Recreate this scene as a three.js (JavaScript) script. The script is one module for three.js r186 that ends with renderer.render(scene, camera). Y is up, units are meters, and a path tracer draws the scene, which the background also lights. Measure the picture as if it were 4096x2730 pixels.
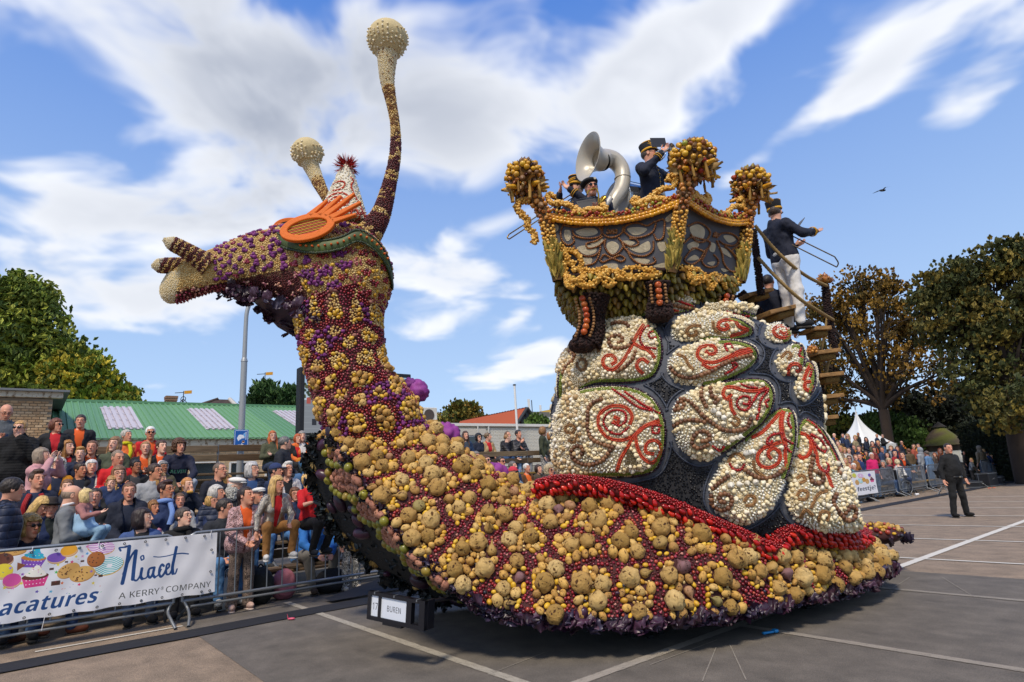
import*as THREE from'three';
import{mergeGeometries}from'three/addons/utils/BufferGeometryUtils.js';
import{RoundedBoxGeometry}from'three/addons/geometries/RoundedBoxGeometry.js';
import{ImprovedNoise}from'three/addons/math/ImprovedNoise.js';
import{MeshBVH}from'three-mesh-bvh';

// == camera
const scene=new THREE.Scene();
const F=2405.7,PITCH=13.01*Math.PI/180,ROLL=3.506*Math.PI/180,EYE_H=1.53;
const camera=new THREE.PerspectiveCamera(2*Math.atan(1365/F)*180/Math.PI,4096/2730,0.05,3000);
camera.rotation.set(PITCH,0,-ROLL,'YXZ');
camera.position.set(0,EYE_H,0);
camera.updateMatrixWorld(true);
scene.add(camera);
const renderer=new THREE.WebGLRenderer({antialias:true});
renderer.toneMapping=THREE.LinearToneMapping;
renderer.toneMappingExposure=1.4;
renderer.shadowMap.enabled=true;

// == small maths
const V=(x=0,y=0,z=0)=>new THREE.Vector3(x,y,z);
const{clamp,lerp,smoothstep}=THREE.MathUtils;
const TAU=Math.PI*2;
let seed=12345;
const setSeed=(s)=>{seed=s|0;};
const rnd=()=>{seed=(seed+0x6d2b79f5)|0;let t=Math.imul(seed^(seed>>>15),1|seed);t=(t+Math.imul(t^(t>>>7),61|t))^t;return((t^(t>>>14))>>>0)/4294967296;};
const rr=(a,b)=>a+(b-a)*rnd();
const pick=(a)=>a[Math.floor(rnd()*a.length)];
const perlin=new ImprovedNoise();
const noise=(x,y,z=0)=>perlin.noise(x,y,z);
const fbm=(x,y,z,o=4)=>{let s=0,a=0.5;for(let i=0;i<o;i++){s+=a*perlin.noise(x,y,z);x=x*2.03+7.1;y=y*2.03+3.7;z=z*2.03+1.3;a*=0.5;}return s;};
const col=(c)=>new THREE.Color(c);

// a pixel of the 4096 x 2730 frame as a ray of the place, and points along it
const rayOf=(px,py)=>V((px-2048)/F,-(py-1365)/F,-1).applyQuaternion(camera.quaternion).normalize();
const EYE=camera.position.clone();
// the street: D runs along the route (away to the right), N across it (away to the left)
const TH=129.26*Math.PI/180;
const D=V(Math.sin(TH),0,Math.cos(TH)),N=V(Math.cos(TH),0,-Math.sin(TH));
const street=(s,y,r)=>V(D.x*s+N.x*r,y,D.z*s+N.z*r);
const STREET_TURN=Math.atan2(-D.z,D.x); // rotation.y that lays local x along the route
const sOf=(p)=>p.dot(D),rOf=(p)=>p.dot(N);
const atR=(px,py,r)=>{const v=rayOf(px,py);return EYE.clone().addScaledVector(v,r/v.dot(N));};
const atY=(px,py,y=0)=>{const v=rayOf(px,py);return EYE.clone().addScaledVector(v,(y-EYE.y)/v.y);};
const atDist=(px,py,d)=>{const v=rayOf(px,py);return EYE.clone().addScaledVector(v,d/Math.hypot(v.x,v.z));};
const QI=camera.quaternion.clone().invert();
const toPx=(p)=>{const q=p.clone().sub(EYE).applyQuaternion(QI);return[2048+F*q.x/-q.z,1365-F*q.y/-q.z];};

// == sky and sun
{
const W=3072,H=1536,data=new Float32Array(W*H*4);
// banks of cloud: azimuth and height in degrees (azimuth from the view's middle, to the right), half sizes, tilt, cover, greyness
// banks of cloud: where their middle shows (in a frame 2353 wide), half sizes there, tilt, cover, greyness; then those outside the frame in degrees
const seen=[[760,130,520,190,-6,0.56,0.95],[640,380,270,190,25,0.5,0.9],[1060,340,150,130,30,0.46,0.15],[180,480,170,75,6,0.48,0.25],[350,690,300,75,4,0.5,0.3],[60,600,90,50,0,0.3,0.2],
[1060,630,200,75,-8,0.52,0.2],[1180,500,160,32,14,0.36,0.1],[1480,170,260,110,30,0.44,0.12],[1640,60,200,60,20,0.38,0.15],[1970,215,130,55,28,0.46,0.1],[2160,45,230,55,14,0.4,0.1],[2250,195,130,65,35,0.44,0.1],[1230,830,170,50,12,0.48,0.12],[1000,745,70,28,10,0.32,0.1],[1190,730,50,20,20,0.3,0.1],[340,885,60,12,5,0.25,0.1],[1420,330,160,60,35,0.3,0.1],[1700,400,120,22,30,0.2,0.05]].map(([x,y,w,h,t,c,g])=>{const v=rayOf(x*1.7408,y*1.7408),k=1.7408/F*57.3;return[Math.atan2(v.x,-v.z)*57.3,Math.asin(v.y)*57.3,w*k*0.95,h*k*0.95,t,c,g];});
const banks=[...seen,[-70,25,20,8,8,0.4,0.3],[-110,35,24,12,20,0.44,0.4],[75,25,20,8,14,0.4,0.3],[115,40,26,14,-8,0.44,0.4],[170,35,34,16,5,0.44,0.4],[-150,22,26,8,-5,0.42,0.3],[0,75,60,14,0,0.4,0.4]].map(([a,e,w,h,t,c,g])=>({a,e,w,h,c,g,ct:Math.cos(t*Math.PI/180),st:Math.sin(t*Math.PI/180)}));
for(let row=0;row<H;row++){
const up=((row+0.5)/H-0.5)*Math.PI,y=Math.sin(up),cu=Math.cos(up),el=up*180/Math.PI;
for(let cl=0;cl<W;cl++){
const i=(row*W+cl)*4,round=((cl+0.5)/W-0.5)*TAU,x=Math.cos(round)*cu,z=Math.sin(round)*cu;
data[i+3]=1;
if(el<-3){data[i]=0.20;data[i+1]=0.20;data[i+2]=0.20;continue;}
const k=clamp(el/48,0,1),q=Math.pow(k,0.62);
let R=lerp(0.6,0.045,q),G=lerp(0.8,0.17,q),B=lerp(0.98,0.58,q);
const az=Math.atan2(x,-z)*180/Math.PI;
let cover=0.0,grey=0,wsum=1e-3;
for(const b of banks){
let da=az-b.a;if(da>180)da-=360;if(da<-180)da+=360;
if(Math.abs(da)>75)continue;
da*=Math.max(0.4,cu);
const de=el-b.e,p=(da*b.ct+de*b.st)/b.w,s=(-da*b.st+de*b.ct)/b.h,d2=p*p+s*s;
if(d2>7)continue;
const w=Math.exp(-d2*0.9);cover+=b.c*w;grey+=b.g*w*b.c;wsum+=w*b.c;
}
grey/=wsum;
const yy=Math.max(y,0.02)+0.16,sx=x/yy,sz=z/yy;
const wx=fbm(sx*1.6+3,sz*1.6,4.2,3)*0.6,wz=fbm(sx*1.6,sz*1.6+9,8.4,3)*0.6;
const f1=fbm(sx*1.9+wx,sz*1.9+wz,0.7,6),f2=fbm(sx*6.5+wx*3,sz*6.5+wz*3,5.1,4);
const dens=cover*1.1+f1*0.62+f2*0.36-0.24;
const soft=smoothstep(dens,0.0,0.36),thick=smoothstep(dens,0.12,0.55);
if(soft>0){
const shade=clamp(grey*thick*0.72+thick*0.12-f2*0.5*(0.4+grey)-f1*0.25,0,1);
const cr=lerp(0.86,0.26,shade),cg=lerp(0.88,0.30,shade),cb=lerp(0.92,0.39,shade);
const o=soft*0.96;R=lerp(R,cr,o);G=lerp(G,cg,o);B=lerp(B,cb,o);
}
data[i]=R*0.84;data[i+1]=G*0.84;data[i+2]=B*0.84;
}
}
const t=new THREE.DataTexture(data,W,H,THREE.RGBAFormat,THREE.FloatType);
t.mapping=THREE.EquirectangularReflectionMapping;t.magFilter=THREE.LinearFilter;t.minFilter=THREE.LinearFilter;t.wrapS=THREE.RepeatWrapping;t.needsUpdate=true;
scene.background=t;scene.environment=t;
}
const sun=new THREE.DirectionalLight(0xfff1dc,2.6);
sun.position.set(-2,30,12);sun.target.position.set(3,0,-8);
sun.castShadow=true;sun.shadow.radius=18;sun.shadow.mapSize.set(2048,2048);
Object.assign(sun.shadow.camera,{left:-40,right:40,top:40,bottom:-40,near:1,far:120});
scene.add(sun,sun.target);

// == naming, tagging, geometry tools
const used=new Map();
const numbered=(n)=>{const k=used.get(n)||0;used.set(n,k+1);return k?n+'_'+String(k).padStart(3,'0'):n;};
function tag(o,label,category,group,kind){if(label)o.userData.label=label;if(category)o.userData.category=category;if(group)o.userData.group=group;if(kind)o.userData.kind=kind;return o;}
function thing(name,label,category,pos=V(),turn=0,group){
const o=new THREE.Group();o.name=numbered(name);o.position.copy(pos);o.rotation.y=turn;scene.add(o);
return tag(o,label,category,group);
}
function part(name,geo,mat,parent,label){
const m=new THREE.Mesh(geo,mat);m.name=parent===scene?numbered(name):name;m.castShadow=m.receiveShadow=true;parent.add(m);
if(label)m.userData.label=label;
return m;
}
function single(name,geo,mat,label,category,group,pos){const m=part(name,geo,mat,scene);if(pos)m.position.copy(pos);return tag(m,label,category,group);}
function struct(name,geo,mat){const m=part(name,geo,mat,scene);m.userData.kind='structure';return m;}
function renumber(root){ // parts of one thing that share a name get numbers, so that every name is its own
const seen=new Map();
root.traverse((o)=>{if(o===root)return;const b=o.name,k=seen.get(b)||0;seen.set(b,k+1);if(k)o.name=b+'_'+String(k).padStart(3,'0');});
}
const prep=(g)=>{if(!g.index){const n=g.attributes.position.count,a=new Uint32Array(n);for(let i=0;i<n;i++)a[i]=i;g=g.clone();g.setIndex(new THREE.BufferAttribute(a,1));}for(const k of Object.keys(g.attributes))if(!['position','normal','uv','color'].includes(k))g.deleteAttribute(k);if(!g.attributes.uv)g.setAttribute('uv',new THREE.BufferAttribute(new Float32Array(g.attributes.position.count*2),2));return g;};
const merge=(list)=>{list=list.map(prep);const c=list.some((g)=>g.attributes.color);if(c)list.forEach((g)=>{if(!g.attributes.color)paint(g,1,1,1);});return list.length===1?list[0]:mergeGeometries(list);};
function paint(g,r,gg,b){if(r.isColor)[r,gg,b]=[r.r,r.g,r.b];const n=g.attributes.position.count,a=new Float32Array(n*3);for(let i=0;i<n;i++){a[i*3]=r;a[i*3+1]=gg;a[i*3+2]=b;}g.setAttribute('color',new THREE.BufferAttribute(a,3));return g;}
function paintBy(g,fn){const p=g.attributes.position,a=new Float32Array(p.count*3),v=V(),nn=V(),nor=g.attributes.normal;for(let i=0;i<p.count;i++){v.fromBufferAttribute(p,i);if(nor)nn.fromBufferAttribute(nor,i);const c=fn(v,nn,i);a[i*3]=c[0]??c.r;a[i*3+1]=c[1]??c.g;a[i*3+2]=c[2]??c.b;}g.setAttribute('color',new THREE.BufferAttribute(a,3));return g;}
const box=(w,h,d,x=0,y=0,z=0)=>{const g=new THREE.BoxGeometry(w,h,d);const uv=g.attributes.uv,n=g.attributes.normal;for(let i=0;i<uv.count;i++){const ax=Math.abs(n.getX(i))>0.5?[d,h]:Math.abs(n.getY(i))>0.5?[w,d]:[w,h];uv.setXY(i,uv.getX(i)*ax[0],uv.getY(i)*ax[1]);}return g.translate(x,y,z);};
const rbox=(w,h,d,r=0.01,s=2)=>new RoundedBoxGeometry(w,h,d,s,r);
const tube=(pts,r,seg=12,rad=6,closed=false)=>new THREE.TubeGeometry(new THREE.CatmullRomCurve3(pts,closed,'centripetal'),seg,r,rad,closed);
function rod(a,b,r0,r1=r0,rad=6,caps=false){const d=b.clone().sub(a),l=d.length();const g=new THREE.CylinderGeometry(r1,r0,l,rad,1,!caps);g.applyQuaternion(new THREE.Quaternion().setFromUnitVectors(V(0,1,0),d.divideScalar(l||1)));const m=a.clone().add(b).multiplyScalar(0.5);return g.translate(m.x,m.y,m.z);}
const blob=(r,x=0,y=0,z=0,sx=1,sy=1,sz=1,d=1)=>new THREE.IcosahedronGeometry(r,d).scale(sx,sy,sz).translate(x,y,z);
const smoothN=(g)=>{const p=g.attributes.position,key=new Map(),acc=[];g.computeVertexNormals();const n=g.attributes.normal;for(let i=0;i<p.count;i++){const k=Math.round(p.getX(i)*1e4)+','+Math.round(p.getY(i)*1e4)+','+Math.round(p.getZ(i)*1e4);let e=key.get(k);if(!e){e=V();key.set(k,e);}e.add(V(n.getX(i),n.getY(i),n.getZ(i)));acc.push(e);}for(const e of key.values())e.normalize();for(let i=0;i<p.count;i++)n.setXYZ(i,acc[i].x,acc[i].y,acc[i].z);return g;};
function displace(g,fn){const p=g.attributes.position,v=V();for(let i=0;i<p.count;i++){v.fromBufferAttribute(p,i);fn(v);p.setXYZ(i,v.x,v.y,v.z);}return smoothN(g);}
// a lattice of points [i][j] as a smooth sheet
function sheet(P,opt={}){
const n=P.length,m=P[0].length,pos=[],uv=[],idx=[];let su=0;
for(let i=0;i<n;i++){if(i)su+=P[i][m>>1].distanceTo(P[i-1][m>>1]);let sv=0;for(let j=0;j<m;j++){if(j)sv+=P[i][j].distanceTo(P[i][j-1]);const p=P[i][j];pos.push(p.x,p.y,p.z);uv.push(su,sv);}}
for(let i=0;i<n-1;i++)for(let j=0;j<m-1;j++){const a=i*m+j,b=a+m;opt.flip?idx.push(a,a+1,b,b,a+1,b+1):idx.push(a,b,a+1,b,b+1,a+1);}
const g=new THREE.BufferGeometry();g.setAttribute('position',new THREE.Float32BufferAttribute(pos,3));g.setAttribute('uv',new THREE.Float32BufferAttribute(uv,2));g.setIndex(idx);
return smoothN(g);
}
// naive surface nets of a distance field
function nets(f,lo,hi,h,keepNormals=true){
const nx=Math.ceil((hi.x-lo.x)/h)+1,ny=Math.ceil((hi.y-lo.y)/h)+1,nz=Math.ceil((hi.z-lo.z)/h)+1;
const val=new Float32Array(nx*ny*nz),at=(i,j,k)=>(k*ny+j)*nx+i;
const BS=5,reach=BS*0.5*1.74*h*1.35+0.025;
for(let K=0;K<nz;K+=BS)for(let Jb=0;Jb<ny;Jb+=BS)for(let I=0;I<nx;I+=BS){
const c0=f(lo.x+(I+(BS-1)/2)*h,lo.y+(Jb+(BS-1)/2)*h,lo.z+(K+(BS-1)/2)*h),far=Math.abs(c0)>reach;
for(let k=K;k<Math.min(K+BS,nz);k++)for(let j=Jb;j<Math.min(Jb+BS,ny);j++)for(let i=I;i<Math.min(I+BS,nx);i++)val[at(i,j,k)]=far?c0:f(lo.x+i*h,lo.y+j*h,lo.z+k*h);
}
const vid=new Int32Array(nx*ny*nz).fill(-1),pos=[],idx=[];
const E=[[0,1],[2,3],[4,5],[6,7],[0,2],[1,3],[4,6],[5,7],[0,4],[1,5],[2,6],[3,7]];
const c=new Float32Array(8);
for(let k=0;k<nz-1;k++)for(let j=0;j<ny-1;j++)for(let i=0;i<nx-1;i++){
let m=0;for(let q=0;q<8;q++){c[q]=val[at(i+(q&1),j+((q>>1)&1),k+(q>>2))];if(c[q]<0)m|=1<<q;}
if(m===0||m===255)continue;
let x=0,y=0,z=0,n=0;
for(const[a,b]of E){if((c[a]<0)===(c[b]<0))continue;const t=c[a]/(c[a]-c[b]);x+=(a&1)+t*((b&1)-(a&1));y+=((a>>1)&1)+t*(((b>>1)&1)-((a>>1)&1));z+=(a>>2)+t*((b>>2)-(a>>2));n++;}
vid[at(i,j,k)]=pos.length/3;pos.push(lo.x+(i+x/n)*h,lo.y+(j+y/n)*h,lo.z+(k+z/n)*h);
}
const quad=(a,b,cc,d,fl)=>{if(a<0||b<0||cc<0||d<0)return;fl?idx.push(a,b,cc,a,cc,d):idx.push(a,cc,b,a,d,cc);};
for(let k=1;k<nz-1;k++)for(let j=1;j<ny-1;j++)for(let i=1;i<nx-1;i++){
const s=val[at(i,j,k)]<0;
if(s!==(val[at(i+1,j,k)]<0))quad(vid[at(i,j-1,k-1)],vid[at(i,j,k-1)],vid[at(i,j,k)],vid[at(i,j-1,k)],s);
if(s!==(val[at(i,j+1,k)]<0))quad(vid[at(i-1,j,k-1)],vid[at(i-1,j,k)],vid[at(i,j,k)],vid[at(i,j,k-1)],s);
if(s!==(val[at(i,j,k+1)]<0))quad(vid[at(i-1,j-1,k)],vid[at(i,j-1,k)],vid[at(i,j,k)],vid[at(i-1,j,k)],s);
}
const g=new THREE.BufferGeometry();g.setAttribute('position',new THREE.Float32BufferAttribute(pos,3));g.setIndex(idx);
const nor=new Float32Array(pos.length),e=h*0.6;
if(keepNormals)for(let i=0;i<pos.length;i+=3){
const[x,y,z]=[pos[i],pos[i+1],pos[i+2]];let a=f(x+e,y,z)-f(x-e,y,z),b=f(x,y+e,z)-f(x,y-e,z),d=f(x,y,z+e)-f(x,y,z-e);const l=Math.hypot(a,b,d)||1;nor[i]=a/l;nor[i+1]=b/l;nor[i+2]=d/l;
}
g.setAttribute('normal',new THREE.BufferAttribute(nor,3));
const uv=new Float32Array(pos.length/3*2);
for(let i=0,j=0;i<pos.length;i+=3,j+=2){const ax=Math.abs(nor[i]),ay=Math.abs(nor[i+1]),az=Math.abs(nor[i+2]);if(ay>ax&&ay>az){uv[j]=pos[i];uv[j+1]=pos[i+2];}else{uv[j]=Math.atan2(pos[i],pos[i+2]+1e-5)*0.15;uv[j+1]=pos[i+1];}}
g.setAttribute('uv',new THREE.BufferAttribute(uv,2));
return g;
}
const smin=(a,b,k)=>{const h=Math.max(k-Math.abs(a-b),0)/k;return Math.min(a,b)-h*h*k*0.25;};
const smax=(a,b,k)=>-smin(-a,-b,k);
const capsule=(x,y,z,a,b,ra,rb)=>{const px=x-a.x,py=y-a.y,pz=z-a.z,dx=b.x-a.x,dy=b.y-a.y,dz=b.z-a.z;const t=clamp((px*dx+py*dy+pz*dz)/(dx*dx+dy*dy+dz*dz+1e-9),0,1);return Math.hypot(px-dx*t,py-dy*t,pz-dz*t)-(ra+(rb-ra)*t);};
const ellip=(x,y,z,cx,cy,cz,rx,ry,rz)=>{const a=(x-cx)/rx,b=(y-cy)/ry,c=(z-cz)/rz,k0=Math.hypot(a,b,c),k1=Math.hypot(a/rx,b/ry,c/rz);return k0<1e-6?-Math.min(rx,ry,rz):k0*(k0-1)/k1;};

// == textures and materials
function dataTex(w,h,fn,srgb=true,rep=1){
const d=new Uint8Array(w*h*4);
for(let y=0;y<h;y++)for(let x=0;x<w;x++){const c=fn(x/w,y/h,x,y),i=(y*w+x)*4;d[i]=c[0];d[i+1]=c[1]??c[0];d[i+2]=c[2]??c[0];d[i+3]=255;}
const t=new THREE.DataTexture(d,w,h);t.magFilter=THREE.LinearFilter;t.minFilter=THREE.LinearMipmapLinearFilter;t.wrapS=t.wrapT=THREE.RepeatWrapping;t.repeat.set(rep,rep);if(srgb)t.colorSpace=THREE.SRGBColorSpace;t.needsUpdate=true;return t;
}
// noise that repeats without a seam
const tileN=(u,v,k,z,o=3)=>{let s=0,a=0.5;for(let i=0;i<o;i++){const X=Math.cos(u*TAU),Y=Math.sin(u*TAU),Z=Math.cos(v*TAU),W=Math.sin(v*TAU);s+=a*(perlin.noise(X*k+z,Y*k,Z*k)+perlin.noise(Y*k+5,W*k+z,X*k));a*=0.5;k*=2;}return s;};
const std=(o)=>new THREE.MeshStandardMaterial(o);
const phys=(o)=>new THREE.MeshPhysicalMaterial(o);
const hashN=(()=>{const s=256,a=new Float32Array(s*s);setSeed(77);for(let i=0;i<a.length;i++)a[i]=rnd();return(x,y)=>a[(y&255)*256+(x&255)];})();
const T={
cloth:dataTex(256,256,(u,v,x,y)=>{const n=128+70*tileN(u,v,1.3,2,4)+26*(hashN(x,y)-0.5)+12*((x+y)%4<2?1:-1);return[n,n,n];},false,3),
knit:dataTex(128,128,(u,v,x,y)=>{const n=128+90*Math.sin(v*TAU*8)*(0.7+0.3*Math.sin(u*TAU*16));return[n,n,n];},false,3),
quilt:dataTex(64,128,(u,v)=>{const n=255*Math.pow(Math.abs(Math.sin(v*Math.PI*4)),0.4);return[n,n,n];},false,3.2),
rough:dataTex(256,256,(u,v,x,y)=>{const n=128+90*tileN(u,v,2,5,5)+50*(hashN(x,y)-0.5);return[n,n,n];},false,1),
wood:dataTex(256,256,(u,v,x,y)=>{const g=tileN(u*0.999,v,0.8,3,3)*0.5+0.35*(hashN(0,y)-0.5)+0.25*(hashN(3,y>>2)-0.5)+0.08*(hashN(x,y)-0.5);const k=clamp(0.72+g*0.45,0,1);return[255*k,250*k,240*k];},true,1),
leaf:dataTex(64,64,(u,v,x,y)=>{const k=0.8+0.25*tileN(u,v,1.5,1,2)+0.12*(hashN(x,y)-0.5);return[255*k,255*k,255*k].map((q)=>Math.min(255,q));}),
};
// == ground and markings
{
const grit=(base,amp,seedz)=>dataTex(1024,1024,(u,v,x,y)=>{
const n=hashN(x*3+seedz,y*7),m=hashN((x>>1)+31,(y>>1)+seedz),b=tileN(u,v,1.2,seedz,4),k=1+b*0.2+(m-0.5)*amp+(n>0.93?0.9*amp:0)+(n<0.06?-0.6*amp:0);
return base.map((c)=>clamp(c*k,0,255));
});
const gritBump=dataTex(512,512,(u,v,x,y)=>{const n=120+90*(hashN(x,y)-0.5)+60*(hashN(x>>1,(y>>1)+9)-0.5)+40*tileN(u,v,3,2,3);return[n,n,n];},false,1);
const a1=grit([128,112,94],0.5,3),a2=grit([96,90,82],0.32,11);
const flat=(x0,x1,z0,z1,y,m,name,uvs)=>{const g=new THREE.PlaneGeometry(x1-x0,z1-z0,1,1).rotateX(-Math.PI/2).translate((x0+x1)/2,y,(z0+z1)/2);const p=g.attributes.position;for(let i=0;i<4;i++)g.attributes.uv.setXY(i,p.getX(i)*uvs,p.getZ(i)*uvs);const s=struct(name,g,m);s.rotation.y=STREET_TURN;return s;};
// local x runs along the route, local z towards the viewer's side (minus r)
flat(-700,700,-700,700,0,std({map:a1,bumpMap:gritBump,bumpScale:0.006,roughness:0.93}),'ground',0.55);
flat(1.76,9.55,-24,14,0.004,std({map:a2,bumpMap:gritBump,bumpScale:0.004,roughness:0.9}),'asphalt_patch',0.6);
// worn paint: strips cut into ragged crumbs by an alpha texture
const worn=(cut)=>{const t=dataTex(512,128,(u,v,x,y)=>{const e=Math.min(v,1-v)*7,n=hashN(x,y)*0.55+hashN(x>>1,y>>1)*0.45+tileN(u,v,2,4,3)*0.5;const k=n+Math.min(e,1)*0.75>cut?255:0;return[k,k,k];},false);return t;};
const line=(s0,s1,r0,r1,w,cut,tone,name)=>{
const a=street(s0,0.009,r0),b=street(s1,0.009,r1),L=a.distanceTo(b),g=new THREE.PlaneGeometry(L,w).rotateX(-Math.PI/2),t=worn(cut);t.repeat.set(L/1.2,1);
const m=struct(name,g,std({color:tone,alphaMap:t,alphaTest:0.5,roughness:0.85}));m.position.copy(a).add(b).multiplyScalar(0.5);m.rotation.y=Math.atan2(-(b.z-a.z),b.x-a.x);
};
line(-4,1.76,3.68,3.68,0.13,0.7,'#b9b2a2','road_marking');line(1.76,9.55,3.67,3.7,0.12,0.95,'#9a9286','road_marking_worn');line(9.55,40,3.7,3.95,0.13,0.62,'#c9c4b8','road_marking_long');
line(3.17,3.17,9.4,1.0,0.11,0.98,'#a39c8e','parking_line');line(5.67,5.67,3.65,-1.2,0.11,0.95,'#8f877b','parking_line');line(8.2,8.2,5,-1.2,0.11,1.0,'#8a8378','parking_line');
for(let k=0;k<7;k++)line(10.75+k*2.53,10.75+k*2.53,8,-3,0.09,0.72,'#c4bfb3','parking_line');
line(0.3,1.75,8.97,8.96,0.07,0.9,'#c4bfb3','parking_line_faint');
// thin scrape marks
for(const[px,py,qx,qy]of[[2600,2660,2870,2560],[2810,2725,2865,2590],[2985,2720,2920,2580],[3560,2360,3640,2310],[3770,2310,3900,2390],[1950,2700,2180,2610]]){const a=atY(px,py,0.01),b=atY(qx,qy,0.01);line(sOf(a),sOf(b),rOf(a),rOf(b),0.012,1.05,'#8d867b','scrape_mark');}
}
// black cable mat lying along the route, buckled a little
{
const P=[[],[]],M=[];
for(let i=0;i<=240;i++){const s=-4+i*0.19,wob=0.03*noise(s*0.9,1,2),lift=Math.max(0,noise(s*1.6,7,1))*0.03+(s>2.6&&s<6?0.02*Math.abs(Math.sin(s*2.2)):0);M.push([0,0.25,0.5,0.75,1].map((t)=>street(s,0.014+lift*Math.sin(t*Math.PI)+(t>0.1&&t<0.9?0.008:0),8.14+wob+t*0.46)));}
tag(part('cable_mat',sheet(M),std({color:'#1b1c20',roughness:0.72,bumpMap:T.cloth,bumpScale:0.002}),scene),'long black rubber cable mat running along the foot of the barriers','mat');
// the stretch that is folded up near the name board
const Fd=[];for(let i=0;i<=10;i++){const s=3.55+i*0.26;Fd.push([0,0.5,1].map((t)=>street(s,0.03+t*0.17*Math.sin(i/10*Math.PI)+0.01,8.66+t*0.25)));}
tag(part('folded_mat',sheet(Fd),std({color:'#232428',roughness:0.7,side:THREE.DoubleSide}),scene),'loose flap of black mat folded up behind the name board','mat');
}
// == crowd barriers
const steel=std({color:'#8d9296',metalness:0.75,roughness:0.42}),steelDull=std({color:'#7d8184',metalness:0.6,roughness:0.5});
const B_R=9.14;
function barrier(s0,s1,gap,label,group,r=B_R){
const L=s1-s0,o=thing('crowd_barrier',label,'barrier',street(s0,0,r),STREET_TURN,group),R=0.021;
const c=0.16,top=1.1,low=0.27;
part('frame',merge([tube([V(0,low,0),V(0,top-c,0),V(0.02,top-0.05,0),V(c*0.5,top-0.006,0),V(c,top,0),V(L/2,top,0),V(L-c,top,0),V(L-c*0.5,top-0.006,0),V(L-0.02,top-0.05,0),V(L,top-c,0),V(L,low,0)],R,40,7),rod(V(0,low,0),V(L,low,0),R,R,7)]),steel,o);
part('lower_rail',rod(V(0.1,low-0.075,0),V(L-0.1,low-0.075,0),0.017,0.017,7),steelDull,o);
for(const x of[0.02,L-0.02]){const e=x<1?1:-1;for(const zz of[1,-1])part('foot',tube([V(x,low,0),V(x+e*0.04,low-0.08,zz*0.03),V(x+e*0.03,0.1,zz*0.22),V(x,0.015,zz*0.34)],0.019,8,6),steelDull,o);}
const n=Math.round(L/gap);for(let i=1;i<n;i++)part('bar',rod(V(L*i/n,low,0),V(L*i/n,top,0),0.0095,0.0095,6),steel,o);
renumber(o);return o;
}
barrier(-1.25,1.66,0.215,'steel crowd barrier carrying the long white printed banner','steel barriers along the route');
barrier(1.76,4.69,0.215,'steel crowd barrier with the girls sitting and leaning on it','steel barriers along the route');
barrier(4.80,7.7,0.215,'steel crowd barrier half hidden behind the dark leaf collar','steel barriers along the route');
['behind the snail foot, left of the shell','behind the shell of the float','just left of the white banner with the question mark'].forEach((w,i)=>barrier(16.2+i*2.55,18.7+i*2.55,0.12,'steel crowd barrier '+w,'steel barriers along the route',9.5));
['in front of the man in the pink polo shirt','beside the wheelchair in the middle of the right crowd','in front of the denim jacket seen from behind'].forEach((w,i)=>barrier(23.8+i*3.0,26.7+i*3.0,0.11,'steel crowd barrier '+w,'steel barriers along the route',9.6-i*0.1));
barrier(36.6,39.2,0.11,'far steel crowd barrier left of the child in a cap','steel barriers along the route',9.2);
barrier(39.4,42.0,0.11,'last steel crowd barrier, before the hedge','steel barriers along the route',9.0);
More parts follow.
